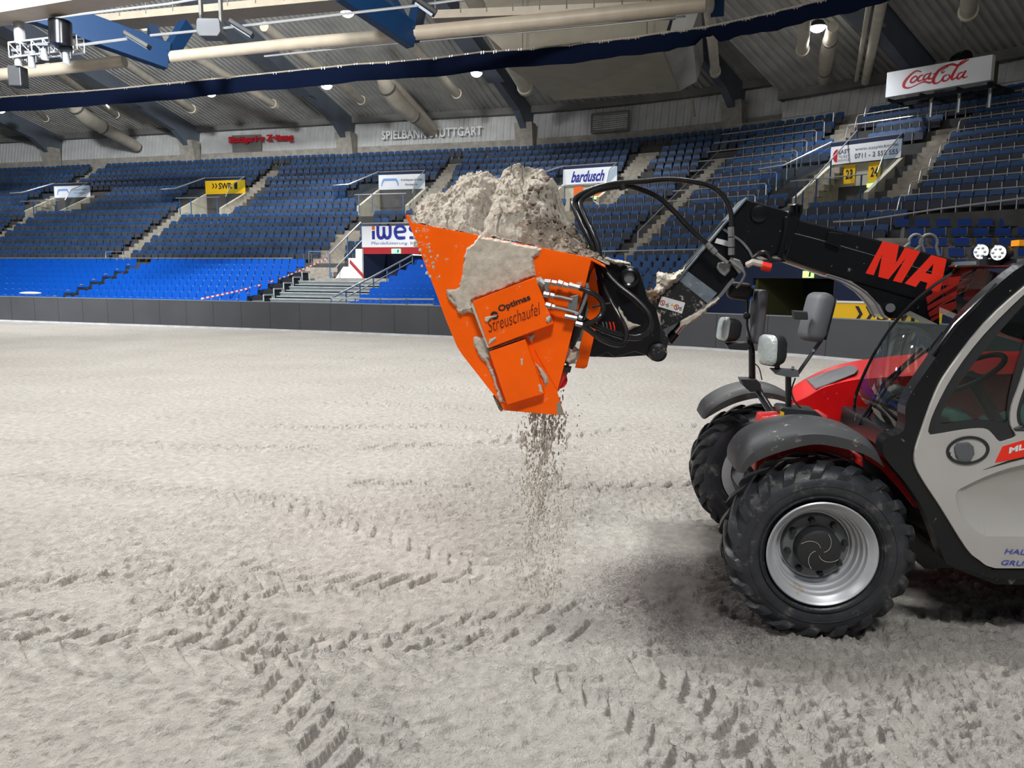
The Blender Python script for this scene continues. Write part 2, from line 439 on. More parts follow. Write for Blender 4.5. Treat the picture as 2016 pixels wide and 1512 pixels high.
def ordw(n):
    if n < 20: return ORD[n]
    t = ['', '', 'twent', 'thirt', 'fort', 'fift', 'sixt', 'sevent', 'eight', 'ninet'][n // 10]
    return t + 'ieth' if n % 10 == 0 else t + 'y-' + ORD[n % 10]
# ================================================================== sand floor
def build_floor():
    ys = [1.7]
    while ys[-1] < 34: ys.append(ys[-1] + 0.0066 * max(1.0, (ys[-1] / 3.0)) ** 1.9)
    xs = [0.0]
    while xs[-1] < 34: xs.append(xs[-1] + 0.0085 * max(1.0, xs[-1] / 2.4) ** 2.1)
    ys = np.array(ys); xs = np.array(xs); xs = np.concatenate([-xs[:0:-1], xs])
    X, Y = np.meshgrid(xs, ys)
    print('floor grid', X.shape)
    near = smooth01((10 - Y) / 6.5)
    strk = vnoise(X * 5 + 2.5 * vnoise(X, Y, 2), Y * 30 + X * 7, 61) * vnoise(X * 2, Y * 3, 62)
    lump = (fbm(X * 3.2, Y * 4.5, 3, 3, 0.5) - 0.5) * 0.012
    wx = X + 0.10 * (vnoise(X * 3, Y * 3, 8) - .5)
    rg = 1 - np.abs(2 * fbm(wx * 8 + Y * 3, Y * 19 - wx * 5, 15, 4, 0.6) - 1)
    lump = lump + (smooth01((rg - .62) / .36) - .4) * 0.026 * (0.08 + 0.90 * near)
    rough = (fbm(X * 26, Y * 42, 9, 4, 0.65) - 0.5) * 0.048 * (0.25 + 0.75 * near)
    patch = smooth01((fbm(X * 0.6, Y * 0.6, 31, 3) - 0.42) / 0.16)
    Z = lump * (0.5 + 0.5 * patch) + rough * (0.5 + 0.7 * patch) - 0.020 * smooth01((strk - .42) / .15) * near
    # raked streaks running along the arena
    Z += 0.0035 * (vnoise(X * 1.2 + 3 * np.sin(Y), Y * 9 + X * 2.2, 5) - 0.5) * (1 + near)
    def track(pix, width, depth, sp, seed, chev=0.95, ridge=0.6):
        nonlocal Z
        P = [on_z(*p) for p in pix]; Q = []
        for i in range(len(P) - 1):
            p0 = P[max(i - 1, 0)]; p1 = P[i]; p2 = P[i + 1]; p3 = P[min(i + 2, len(P) - 1)]
            n = 6
            for k in range(n):
                t = k / n
                Q.append(0.5 * ((2 * p1) + (p2 - p0) * t + (2 * p0 - 5 * p1 + 4 * p2 - p3) * t * t + (3 * p1 - p0 - 3 * p2 + p3) * t ** 3))
        Q.append(P[-1])
        D = np.full(X.shape, 9.0); U = np.zeros(X.shape); acc = 0
        hw = width / 2 + 0.10
        for a, b in zip(Q[:-1], Q[1:]):
            l = math.hypot(b.x - a.x, b.y - a.y)
            if l < 1e-5: continue
            i0, i1 = np.searchsorted(ys, [min(a.y, b.y) - hw, max(a.y, b.y) + hw]); j0, j1 = np.searchsorted(xs, [min(a.x, b.x) - hw, max(a.x, b.x) + hw])
            if i1 > i0 and j1 > j0:
                x = X[i0:i1, j0:j1]; y = Y[i0:i1, j0:j1]
                tx, ty = (b.x - a.x) / l, (b.y - a.y) / l
                u = (x - a.x) * tx + (y - a.y) * ty; d = (x - a.x) * -ty + (y - a.y) * tx
                d2 = np.where((u >= -0.05) & (u <= l + 0.05), d, 9.0)
                m = np.abs(d2) < np.abs(D[i0:i1, j0:j1])
                D[i0:i1, j0:j1][m] = d2[m]; U[i0:i1, j0:j1][m] = (acc + u)[m]
            acc += l
        k = np.abs(D) < hw
        d = D[k]; u = U[k]; x = X[k]; y = Y[k]
        wob = (fbm(x * 9, y * 9, seed, 3) - 0.5) * 0.03
        ad = np.abs(d) + wob * 0.35
        ph = (u + wob * 0.7 - chev * ad) / sp + np.where(d > 0, 0.5, 0.0)
        fr = ph - np.floor(ph)
        lug = smooth01((0.25 - np.abs(fr - 0.5)) / 0.04)          # 1 inside a lug's print
        inside = smooth01((width / 2 - ad) / 0.025)
        berm = np.exp(-((ad - width / 2 - 0.02) / 0.03) ** 2)
        qual = smooth01((fbm(x * 1.7, y * 1.7, seed + 4, 2) - 0.25) / 0.25)
        q = 0.35 + 0.65 * qual
        crumb = (fbm(x * 42, y * 42, seed + 8, 2) - 0.5) * 0.008
        edge = np.exp(-((np.abs(fr - 0.5) - 0.27) / 0.05) ** 2)
        h = inside * q * (-depth * lug + 0.22 * depth * edge + crumb * (1 - lug)) + berm * 0.16 * depth * q
        flat = inside * lug * q                                        # smooth print faces
        Z[k] = Z[k] * (1 - 0.8 * flat) + h
    track([(0, 690), (500, 700), (1000, 712)], 0.4, 0.022, 0.22, 80)
    track([(0, 712), (500, 722), (1000, 735)], 0.4, 0.022, 0.22, 81)
    track([(-20, 738), (500, 752), (1000, 770)], 0.4, 0.02, 0.22, 82)
    track([(-20, 765), (500, 785), (1050, 812)], 0.4, 0.022, 0.22, 83)
    track([(-20, 805), (300, 820), (600, 842), (820, 838), (980, 850), (1100, 880), (1360, 892)], 0.38, 0.034, 0.2, 84)
    track([(-20, 866), (200, 872), (450, 882), (700, 882), (1000, 870), (1250, 846), (1400, 838)], 0.36, 0.036, 0.19, 85)
    track([(700, 952), (1000, 962), (1380, 958)], 0.34, 0.034, 0.18, 86)
    track([(-40, 938), (150, 945), (300, 964), (450, 972), (560, 987), (640, 1006), (740, 1036), (840, 1070), (960, 1110)], 0.38, 0.030, 0.19, 87)
    track([(-40, 1170), (150, 1152), (350, 1128), (520, 1132), (700, 1152), (1000, 1142), (1100, 1130)], 0.38, 0.028, 0.18, 88)
    track([(60, 1095), (250, 1110), (400, 1150), (500, 1215), (560, 1275), (620, 1345), (680, 1420), (730, 1500), (760, 1600)], 0.46, 0.030, 0.165, 89)
    track([(-60, 1262), (150, 1268), (320, 1276), (520, 1284), (760, 1282), (1000, 1276), (1180, 1258)], 0.42, 0.030, 0.20, 90)
    track([(1270, 1290), (1350, 1320), (1430, 1375), (1500, 1450), (1560, 1560)], 0.42, 0.028, 0.17, 91)
    track([(1740, 1270), (1660, 1310), (1580, 1375), (1510, 1450), (1440, 1560)], 0.42, 0.028, 0.17, 92)
    track([(1700, 1275), (1850, 1235), (2000, 1215), (2150, 1205)], 0.34, 0.034, 0.15, 93)
    track([(-60, 1228), (200, 1216), (400, 1200), (580, 1165), (800, 1160)], 0.28, 0.024, 0.15, 94)
    track([(1080, 1320), (1250, 1400), (1400, 1540)], 0.26, 0.022, 0.14, 95)
    track([(1880, 1285), (1780, 1370), (1720, 1470), (1700, 1570)], 0.30, 0.022, 0.14, 96)
    track([(560, 1300), (800, 1245), (1100, 1205), (1400, 1180)], 0.26, 0.020, 0.15, 97)
    ny, nx = X.shape
    V = np.stack([X.ravel(), Y.ravel(), Z.ravel()], 1)
    idx = np.arange(ny * nx).reshape(ny, nx)
    F = np.stack([idx[:-1, :-1].ravel(), idx[:-1, 1:].ravel(), idx[1:, 1:].ravel(), idx[1:, :-1].ravel()], 1)
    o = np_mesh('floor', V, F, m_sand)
    struct(o); o['label'] = 'pale raked arena sand printed with chevron tyre tracks'
    # the arena floor behind and around the camera
    mb = MB(); mb.add([(-34, -30, -.02), (34, -30, -.02), (34, 1.72, -.0), (-34, 1.72, -.0)], [(0, 1, 2, 3)])
    mb.build('floor_behind', m_sand, clean=False)['kind'] = 'structure'
build_floor()

# ================================================================== stand geometry
P0 = Vector((-13.3, 43.5, 0)); UD = Vector((0.958, -0.287, 0)).normalized(); ND = Vector((0.287, 0.958, 0)).normalized()
S_ARC = 8.0; R_ARC = 30.0
ARC_C = P0 + UD * S_ARC - ND * R_ARC
A0 = math.atan2(ND.y, ND.x)
S_ARC2 = 25.0
def frame(s):
    """outward normal and along direction at parameter s"""
    if s <= S_ARC: return ND, UD
    a = A0 - (min(s, S_ARC2) - S_ARC) / R_ARC
    n = Vector((math.cos(a), math.sin(a), 0)); return n, Vector((n.y, -n.x, 0))
def st(s, off, z=0.0):
    if s <= S_ARC: p = P0 + UD * s + ND * off
    else:
        n, u = frame(s); p = ARC_C + n * (R_ARC + off) + u * max(0.0, s - S_ARC2)
    return Vector((p.x, p.y, z))
def s_at(px, off, z):
    lo, hi = -60.0, 52.0
    for _ in range(50):
        m = (lo + hi) / 2
        p = st(m, off, z)
        q = proj(p)[0] if (p - CAM).dot(FW) > 0.5 else 1e9
        if q < px: lo = m
        else: hi = m
    return (lo + hi) / 2
def z_at(py, s, off):
    lo, hi = -2.0, 30.0
    for _ in range(40):
        m = (lo + hi) / 2
        if proj(st(s, off, m))[1] > py: lo = m
        else: hi = m
    return (lo + hi) / 2
RUN, ZB = 0.85, 2.45
NR = 16
S_STEEP = 1e9
def rise(s): return 0.57 if s > S_STEEP else 0.49
def nrows(s): return 13 if s > S_STEEP else 16
RISE = 0.49
def tier_z(off, s=-99.0): return ZB + rise(s) * off / RUN
def on_tier(px, py, dz=0.0):
    """(s, off) of the seating slope behind a pixel"""
    off = 5.0
    lo, hi = -1.0, 16.0
    for _ in range(40):
        off = (lo + hi) / 2; z = ZB + (0.57 if px > 1480 else 0.49) * off / RUN + dz; s = s_at(px, off, z)
        if proj(st(s, off, z))[1] > py: lo = off
        else: hi = off
    return s, off
def spans(s0, s1, step=1.0):
    n = max(1, int(math.ceil((s1 - s0) / step))); return [s0 + (s1 - s0) * i / n for i in range(n + 1)]
def sweep(prof, s0, s1, step=1.0, closed=True):
    """profile [(off, z)] swept along the stand curve"""
    mb = MB(); ss = spans(s0, s1, step) if s1 > S_ARC else [s0, s1]
    if s0 < S_ARC < s1: ss = [s0] + spans(S_ARC, s1, step)
    k = len(prof); vs = []
    for s in ss: vs += [st(s, o, z) for o, z in prof]
    fs = []
    for i in range(len(ss) - 1):
        for j in range(k if closed else k - 1): fs.append((i * k + j, i * k + (j + 1) % k, (i + 1) * k + (j + 1) % k, (i + 1) * k + j))
    if closed: fs += [tuple(range(k)), tuple((len(ss) - 1) * k + j for j in range(k))[::-1]]
    return mb.add(vs, fs)
S_MIN = -45.0
S_MAX = 48.0

# portals (vomitories) in the tier, traced from the photograph
S_STEEP = s_at(1455, 8.0, 8.0)
PORT = []
for (xa, xb, ybt, ybb, yf, who) in ((110, 180, 363, 389, 420, 'blue arch'), (407, 485, 352, 382, 416, 'yellow'), (747, 838, 340, 373, 412, 'hall'), (1110, 1216, 327, 362, 398, 'slanted'), (1637, 1776, 276, 318, 392, 'ticket')):
    xm = (xa + xb) / 2
    s_, ob = on_tier(xm, ybb - 2)
    _, of = on_tier(xm, yf + 4)
    zt = tier_z(ob, s_ if xm > 1480 else -99) + 0.1
    sa = s_at(xa, ob, zt); sb = s_at(xb, ob, zt)
    zt2 = z_at(ybt, s_, ob)
    PORT.append(dict(sa=sa, sb=sb, ob=ob, of=of, zb=z_at(ybb, s_, ob), zt=zt2, zf=tier_z(of, s_)))
# long low tunnel with the sponsor panel in the first rows
Z_WALK = 1.66
iw_off = -0.5
iw_a = s_at(713, iw_off, 3.0); iw_b = iw_a + 5.6
iw_top = z_at(440, iw_a, iw_off)
# aisles (sa, sb, r0, r1): rows counted from the lowest
def aisle_s(px, py): return on_tier(px, py)[0]
AW = 0.95
a1 = aisle_s(32, 445); a2 = aisle_s(300, 462); a3 = s_at(612, -1.0, 1.7); a4 = aisle_s(1115, 430) ; a5 = aisle_s(1285, 450)
a1u = aisle_s(165, 352); a2u = aisle_s(520, 355); a3u = aisle_s(870, 355); a4u = aisle_s(1243, 340); a6 = aisle_s(1590, 380); a6u = aisle_s(1652, 268); a7 = aisle_s(1795, 345)
AISLES = [(a1, 0, 7), (a2, 0, 7), (a3 + 0.3, 0, 6), (a4, 0, 6), (a5, 0, 12), (a1u, 8, 15), (a2u, 6, 14), (a3u, 6, 14), (a4u, 6, 14), (a6, 2, 10), (a6u, 10, 12), (a7, 4, 10)]
AISLES += [(a1 - 14.5, 0, 15), (a7 + 9.5, 3, 12)]
s_corner = s_at(1750, -0.4, 4.0)
def cut(s, r):
    """True where row r holds no seat at s"""
    o = r * RUN + 0.4
    if r >= nrows(s): return True
    for (c, r0, r1) in AISLES:
        if r0 <= r <= r1 and abs(s - c) < AW / 2 + 0.22: return True
    for p in PORT:
        if p['sa'] - 0.5 < s < p['sb'] + 0.35 and p['of'] - 0.3 < o < p['ob'] + 0.75: return True
        if p['sa'] - 2.0 < s < p['sa'] - 0.4 and p['of'] + 0.8 < o < p['ob'] + 0.4: return True
        if p['sb'] + 0.3 < s < p['sb'] + 1.6 and p['of'] + 0.4 < o < p['ob'] + 0.9: return True
    if iw_a - 0.4 < s < iw_b + 0.3 and r * RUN < 3.6: return True
    if s > s_corner - 0.6 and r < 3: return True
    return False

# terrace body: stepped concrete
def terrace():
    tops = []
    # split the sweep where portals cut it
    edges = sorted([S_MIN, S_MAX, iw_a, iw_b, s_corner, S_STEEP] + [p['sa'] for p in PORT] + [p['sb'] for p in PORT])
    mb = MB()
    for s0, s1 in zip(edges[:-1], edges[1:]):
        if s1 - s0 < 1e-4: continue
        m = (s0 + s1) / 2
        prof = []
        start = 0
        if iw_a <= m <= iw_b: start = 4
        if m > s_corner: start = 3
        o0 = start * RUN - 0.35
        prof.append((o0, 0.0))
        for r in range(start, nrows(m)):
            z = ZB + rise(m) * r
            a = r * RUN - (0.35 if r == start else 0); b = (r + 1) * RUN
            hole = any(p['sa'] <= m <= p['sb'] and p['of'] - 0.1 < (a + b) / 2 < p['ob'] for p in PORT)
            if hole:
                zf = [p for p in PORT if p['sa'] <= m <= p['sb']][0]['zf'] - 0.6
                prof += [(a, zf), (b, zf)]
            else: prof += [(a, z), (b, z)]
        prof += [(nrows(m) * RUN + 1.2, ZB + rise(m) * (nrows(m) - 1)), (nrows(m) * RUN + 1.2, 0.0)]
        mb.add(*(lambda q: (q.v, q.f))(sweep(prof, s0, s1)))
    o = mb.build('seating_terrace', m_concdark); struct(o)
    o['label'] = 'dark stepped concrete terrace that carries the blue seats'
terrace()

# aisle flights
def flight(c, r0, r1, name, label, w=AW, mat_=None, rail=False):
    mb = MB()
    for r in range(r0, r1 + 1):
        z = ZB + rise(c) * r
        for h in (0, 1):
            o = r * RUN - 0.02 - (0.42 if h == 0 else 0.0)
            zz = z - (rise(c) / 2 if h == 0 else 0) + 0.02
            p = [st(c - w / 2, o, zz - 0.26), st(c + w / 2, o, zz - 0.26), st(c + w / 2, o + 0.45, zz - 0.26), st(c - w / 2, o + 0.45, zz - 0.26)]
            mb.hexa(p + [q + Vector((0, 0, 0.26)) for q in p])
    return thing(mb.build(name, m_concstep), label, 'stairs')
nm = ['running up to the blue arch banner', 'running up to the yellow banner', None, 'running up to the slanted blue lettering banner', 'long flight behind the hoses up to the wall', 'above the blue arch banner', 'beside and above the yellow banner', 'beside and above the light blue arch banner', 'beside and above the slanted lettering banner', 'below the phone number banner', 'above the phone number banner', 'beside the phone number banner by the black camera', 'at the far end of the stand', 'at the end of the corner block']
for i, (c, r0, r1) in enumerate(AISLES):
    if nm[i]: flight(c, r0, r1, 'aisle_stairs', 'pale concrete aisle steps ' + nm[i], 0.45 if i == 4 else AW)

# ================================================================== seats
def seat_dark(fold=True):
    """tip-up seat: blue upholstered back, grey folded pan, steel bracket; local x = along, y = outward"""
    bk = MB(); n = 7
    pts = []
    for i in range(n):
        a = PI * i / (n - 1)
        pts.append((-0.215 * math.cos(a) * (1.0), 0.74 + 0.06 * math.sin(a)))
    poly = [(-0.215, 0.42)] + pts + [(0.215, 0.42)]
    bk.prism([Vector((x, 0.30 + 0.18 * (z - 0.42), z)) for x, z in poly][::-1], (0, 0.06, 0))
    pan = MB(); poly = [(-0.2, 0.22), (-0.205, 0.5), (-0.16, 0.59), (0, 0.615), (0.16, 0.59), (0.205, 0.5), (0.2, 0.22)]
    pan.prism([Vector((x, 0.14 + 0.1 * (z - 0.22), z)) for x, z in poly][::-1], (0, 0.07, 0))
    br = MB(); br.box(-0.25, -0.22, 0.12, 0.36, 0.0, 0.5); br.box(-0.25, -0.22, 0.1, 0.40, 0.5, 0.54)
    return bk, pan, br
def seat_bright():
    bk = MB(); poly = [(-0.20, 0.40), (-0.205, 0.70), (-0.17, 0.79), (0, 0.81), (0.17, 0.79), (0.205, 0.70), (0.20, 0.40)]
    bk.prism([Vector((x, 0.36 + 0.2 * (z - 0.4), z)) for x, z in poly][::-1], (0, 0.035, 0))
    pan = MB(); pan.hexa([(-0.20, 0.0, 0.37), (0.20, 0.0, 0.37), (0.20, 0.38, 0.35), (-0.20, 0.38, 0.35), (-0.20, 0.0, 0.42), (0.20, 0.0, 0.42), (0.20, 0.38, 0.41), (-0.20, 0.38, 0.41)])
    br = MB(); br.box(-0.235, -0.212, 0.05, 0.40, 0.0, 0.42); br.box(-0.248, -0.20, 0.24, 0.38, 0.46, 0.53)
    return bk, pan, br
def to_mesh(mb, name, material, smooth=False):
    me = mb.mesh(name); me.materials.append(material)
    bm = bmesh.new(); bm.from_mesh(me); bmesh.ops.recalc_face_normals(bm, faces=bm.faces); bm.to_mesh(me); bm.free()
    return me
def occl(px, py):
    if not (0 < px < 2016): return True
    if 805 < px < 1120 and 430 < py < 800: return True
    if 880 < px < 1095 and 345 < py: return True
    if px > 1330 and py > 590 - (px - 1330) * 1.3 and px < 1470: return True
    if px > 1470 and py > 400 + (px - 1470) * 0.32: return True
    if px > 1150 and py > 530 and px < 1300: return True
    return False
def place_seats(slots, parts, names, mats_, root_name, rest_name, cat, group, restlabel, limit, mirror=None):
    """slots: (s, off, z, label). The ones that show largest become things, the rest one stuff object"""
    vis = []
    for q in slots:
        p = st(q[0], q[1], q[2] + 0.6); px, py = proj(p); d = (p - CAM).length
        vis.append((occl(px, py), d, q))
    vis.sort(key=lambda t: (t[0], t[1]))
    meshes = [to_mesh(pb, nme, m_) for pb, nme, m_ in zip(parts, names, mats_)]
    for i, (oc, d, q) in enumerate(vis[:limit]):
        n, u = frame(q[0]); rz = math.atan2(u.y, u.x)
        e = empty(root_name, st(q[0], q[1], q[2]), q[3], cat, rz, group)
        for me in meshes:
            c = bpy.data.objects.new(me.name, me); COL.objects.link(c); c.parent = e
    V = []; F = []; MI = []; off = 0
    base = []
    for k, me in enumerate(meshes):
        v = np.array([tuple(x.co) for x in me.vertices]); base.append((v, [tuple(p.vertices) for p in me.polygons], k))
    me = bpy.data.meshes.new(rest_name)
    vv = []; ff = []; mi = []; cnt = 0
    for (oc, d, q) in vis[limit:]:
        n, u = frame(q[0]); o = st(q[0], q[1], q[2])
        R = np.array([[u.x, n.x, 0], [u.y, n.y, 0], [0, 0, 1]])
        for v, f, k in base:
            if k == 2 and d > 45: continue
            vv.append(v @ R.T + np.array(o)); ff += [tuple(i + cnt for i in g) for g in f]; mi += [k] * len(f); cnt += len(v)
    if not vv: return
    me.from_pydata(np.concatenate(vv).tolist(), [], ff)
    for m_ in mats_: me.materials.append(m_)
    me.polygons.foreach_set('material_index', np.array(mi, dtype=np.int32))
    o = bpy.data.objects.new(rest_name, me); COL.objects.link(o)
    thing(o, restlabel, cat); o['kind'] = 'stuff'

# upper tier
slots = []
blocks = ['beyond the first aisle', 'under the blue arch banner', 'under the yellow banner', 'under the light blue arch banner', 'by the lettering banner', 'beside the long aisle', 'by the phone number banner', 'in the corner block', 'in the far corner block']
bounds = [a1, a2, a3, a4, a5, a6, a7, a7 + 9.5]
PITCHD = 0.52
for r in range(NR):
    z = ZB + RISE * r; o = r * RUN + 0.28
    k = 1 + (o / R_ARC)
    s = S_MIN + 4 + (0.13 if r % 2 else 0); last = -1; cnt = 0
    while s < S_MAX - 1:
        step = PITCHD if s < S_ARC else PITCHD / k
        if not cut(s, r):
            bi = sum(1 for b in bounds if s > b)
            if bi != last: cnt = 0; last = bi
            cnt += 1
            slots.append((s, o, ZB + rise(s) * r, 'dark blue tip-up seat, %s row up, %s seat along, %s' % (ordw(r + 1), ordw(cnt), blocks[bi])))
        s += step
place_seats(slots, seat_dark(), ('backrest', 'folded_seat', 'bracket'), (m_darkseat, m_seatshell, m_bracket), 'tip_up_seat', 'upper_tier_seating', 'seat',
            'dark blue tip-up seats of the upper tier', 'dark blue tip-up seating rising in rows to the hall wall', 300)

# lower telescopic tier: bright blue seats
NB = 8
def brow(b): return -9.95 + 0.80 * b, -0.05 + 0.265 * b      # front row first
b_aisle = s_at(92, brow(0)[0], 0.6)
b_right = s_at(452, brow(0)[0], 0.3)
c_left = s_at(668, brow(0)[0], 0.6)
c_right = s_at(1128, brow(4)[0], 1.2)
d_left = s_at(1180, brow(5)[0], 1.6); d_right = s_at(1345, brow(4)[0], 1.2)
slots = []
for b in range(NB):
    o, z = brow(b)
    s = S_MIN + 3; cnt = {}
    while s < c_right:
        blk = None
        if s < b_aisle - 0.5: blk = 'block beyond the stepped aisle'
        elif b_aisle + 0.55 < s < b_right - 0.2: blk = 'block beside the bare grey steps'
        elif c_left + 0.25 < s: blk = 'small block behind the bucket'
        if blk:
            cnt[blk] = cnt.get(blk, 0) + 1
            slots.append((s, o + 0.18, z, 'bright blue plastic seat, %s row up, %s seat along, %s' % (ordw(b + 1), ordw(cnt[blk]), blk)))
        s += 0.45
place_seats(slots, seat_bright(), ('seat_back', 'seat_pan', 'bracket'), (m_brightseat, m_brightseat, m_bracket), 'plastic_seat', 'lower_tier_seating', 'seat',
            'bright blue plastic seats of the lower tier', 'bright blue plastic seating of the lower tier beyond the barrier', 300)

# platforms of the lower tier
def platform(s0, s1, name, label, top, riser, nrow=NB, edge=True):
    mb = MB(); mr = MB()
    for b in range(nrow):
        o, z = brow(b)
        p = [st(s0, o - 0.05, z - 0.06), st(s1, o - 0.05, z - 0.06), st(s1, o + 0.80, z - 0.06), st(s0, o + 0.80, z - 0.06)]
        mb.hexa(p + [q + Vector((0, 0, 0.06)) for q in p])
        if edge:
            zz = z - 0.16
            p = [st(s0, o - 0.35, zz - 0.05), st(s1, o - 0.35, zz - 0.05), st(s1, o, zz - 0.05), st(s0, o, zz - 0.05)]
            mb.hexa(p + [q + Vector((0, 0, 0.05)) for q in p])
        p = [st(s0, o, max(z - 0.40, -0.3)), st(s1, o, max(z - 0.40, -0.3)), st(s1, o + 0.03, max(z - 0.40, -0.3)), st(s0, o + 0.03, max(z - 0.40, -0.3))]
        mr.hexa(p + [q + Vector((0, 0, min(0.34, 0.34))) for q in p])
    o = mb.build(name, top); mr.build('riser', riser, o)
    return thing(o, label, 'grandstand')
platform(S_MIN, b_aisle, 'telescopic_stand', 'lower stand platform under the bright blue seats beyond the stepped aisle', m_bleach, m_bleachdark, edge=False)
platform(b_aisle, b_right, 'telescopic_stand', 'lower stand platform under the bright blue block beside the bare steps', m_bleach, m_bleachdark, edge=False)
platform(b_right, c_left, 'bleacher_steps', 'bare grey metal bleacher steps between the two bright blue blocks', m_bleach, m_bleachdark, nrow=7)
platform(c_left, c_right, 'telescopic_stand', 'lower stand platform under the small bright blue block behind the bucket', m_bleach, m_bleachdark, edge=False)
# walkway between the two tiers
o = sweep([(-3.6, 0), (-3.6, Z_WALK), (-0.36, Z_WALK), (-0.36, 0)], S_MIN, c_right).build('walkway_slab', m_conc); struct(o); o['label'] = 'grey walkway between the lower and the upper tier'
# dark gangway boxes of the telescopic stands
def stepped_side(s, name, label):
    mb = MB(); fr = MB()
    for b in range(1, NB):
        o, z = brow(b)
        p0 = st(s - 0.02, o - 0.75, max(z - 0.5, -0.2)); n, u = frame(s)
        a = [st(s, o - 0.55, z - 0.30), st(s, o + 0.05, z - 0.30), st(s, o + 0.05, z + 0.12), st(s, o - 0.55, z + 0.12)]
        mb.prism(a, u * 0.55)
        for q in (o - 0.55, o + 0.12): fr.bar(st(s + 0.58, q, z - 0.32), st(s + 0.58, q, z + 0.16), 0.05)
        fr.bar(st(s + 0.58, o - 0.55, z + 0.16), st(s + 0.58, o + 0.16, z + 0.16), 0.06)
    o = mb.build(name, m_dkopen); fr.build('frame', m_bleach, o)
    return thing(o, label, 'stairs')
stepped_side(b_right - 0.15, 'stand_end_frame', 'stepped end frame of the bright blue block beside bare steps')
stepped_side(b_aisle - 0.3, 'stand_aisle', 'stepped aisle dividing the bright blue seats in the lower stand')
# ================================================================== barrier
def barrier():
    base = [(-260, 624.5), (0, 632.5), (340, 644), (680, 656.5), (1020, 671), (1360, 687), (1560, 701), (1688, 712.5), (1800, 724), (1960, 744), (2150, 775)]
    P = [on_z(*p) for p in base]
    e = P[0] - P[1]; P.insert(0, P[0] + e * 1.5)
    mb = MB(); sk = MB(); vs = []; H = 0.93
    k = len(P)
    out = []
    for i in range(k):
        t = (P[min(i + 1, k - 1)] - P[max(i - 1, 0)]).normalized(); out.append(Vector((-t.y, t.x, 0)))
    for i in range(k):
        p, n = P[i], out[i]
        for (o_, z) in ((0.05, -0.05), (0.05, H), (0.22, H), (0.22, -0.05)): vs.append((p + n * o_) + Vector((0, 0, z)))
    fs = []
    for i in range(k - 1):
        for j in range(4): fs.append((i * 4 + j, i * 4 + (j + 1) % 4, i * 4 + 4 + (j + 1) % 4, i * 4 + 4 + j))
    mb.add(vs, fs); mb.add(vs[:4], [(0, 1, 2, 3)]); mb.add(vs[-4:], [(3, 2, 1, 0)])
    o = mb.build('arena_barrier', m_barrier)
    vs = []
    for i in range(k):
        p, n = P[i], out[i]
        for (o_, z) in ((-0.05, -0.05), (-0.02, 0.055), (0.05, 0.06), (0.05, -0.05)): vs.append((p + n * o_) + Vector((0, 0, z)))
    sk.add(vs, fs)
    sk.build('kick_rail', m_skirt, o, label='pale rail along the foot of the barrier')
    vs = []
    for i in range(k):
        p, n = P[i], out[i]
        for (o_, z) in ((0.045, H - 0.012), (0.045, H + 0.008), (0.225, H + 0.008), (0.225, H - 0.012)): vs.append((p + n * o_) + Vector((0, 0, z)))
    MB().add(vs, fs).build('top_edge', m_bleachdark, o)
    thing(o, 'low charcoal panel barrier curving along the edge of the sand', 'barrier')
    # dark joints between the panels
    jn = MB()
    for i in range(1, k - 2):
        L = (P[i + 1] - P[i]).length; n_ = int(L / 1.0)
        for q in range(n_):
            a = P[i].lerp(P[i + 1], (q + 0.5) / n_); nn = out[i].lerp(out[i + 1], (q + .5) / n_)
            t = Vector((nn.y, -nn.x, 0))
            jn.bar(a + nn * 0.047 + Vector((0, 0, 0.06)), a + nn * 0.047 + Vector((0, 0, H)), 0.006, 0.006)
    jn.build('panel_joint', m_ink, o)
    return P, out
BP, BN = barrier()

# yellow banner standing just behind the barrier
def pl(p, q, off, z0, z1, th=0.03):
    n = Vector((-(q - p).y, (q - p).x, 0)).normalized()
    a = p + n * off; b = q + n * off
    return a, b, n
def banner_behind():
    a = at_y(1626, 590, 19.6); b = at_y(1856, 606, 18.0); zt_, zb_ = (a.z + b.z) / 2, (a.z + b.z) / 2 - 0.52
    a = Vector((a.x, a.y, 0)); b = Vector((b.x, b.y, 0))
    n = Vector((-(b - a).y, (b - a).x, 0)).normalized(); n = n if n.y > 0 else -n
    mb = MB(); mb.prism([a + Vector((0, 0, zb_)), b + Vector((0, 0, zb_)), b + Vector((0, 0, zt_)), a + Vector((0, 0, zt_))], n * 0.03)
    o = mb.build('advertising_banner', m_yellow)
    mb = MB(); mb.bar(a + Vector((0, 0, zt_ + .02)), b + Vector((0, 0, zt_ + .02)), 0.05); mb.build('top_rail', m_white, o)
    mb = MB()
    for t in (0.02, 0.5, 0.98):
        c = a.lerp(b, t) + n * 0.06; mb.bar(c, c + Vector((0, 0, zt_)), 0.04)
    mb.build('post', m_rail, o)
    xd = (b - a).normalized(); L = (b - a).length
    for k_ in (0, 1):
        c = a + xd * (0.27 * L + 0.24 * k_) - n * 0.006
        mb = MB(); ch = [(0, 0), (0.09, 0), (0.21, 0.19), (0.09, 0.38), (0, 0.38), (0.12, 0.19)]
        mb.prism([c + xd * (x * 0.9) + Vector((0, 0, zb_ + 0.06 + z * 1.0)) for x, z in ch], -n * 0.004); mb.build('chevron', m_ink, o)
    text_mb('SWR1', a + xd * (0.27 * L + 0.52) + Vector((0, 0, zb_ + 0.07)), xd, 1.20, 0.36, depth=0.008, bold=0.03).build('lettering', m_ink, o)
    thing(o, 'yellow banner with black chevrons behind the barrier beside the windscreen', 'banner')
banner_behind()

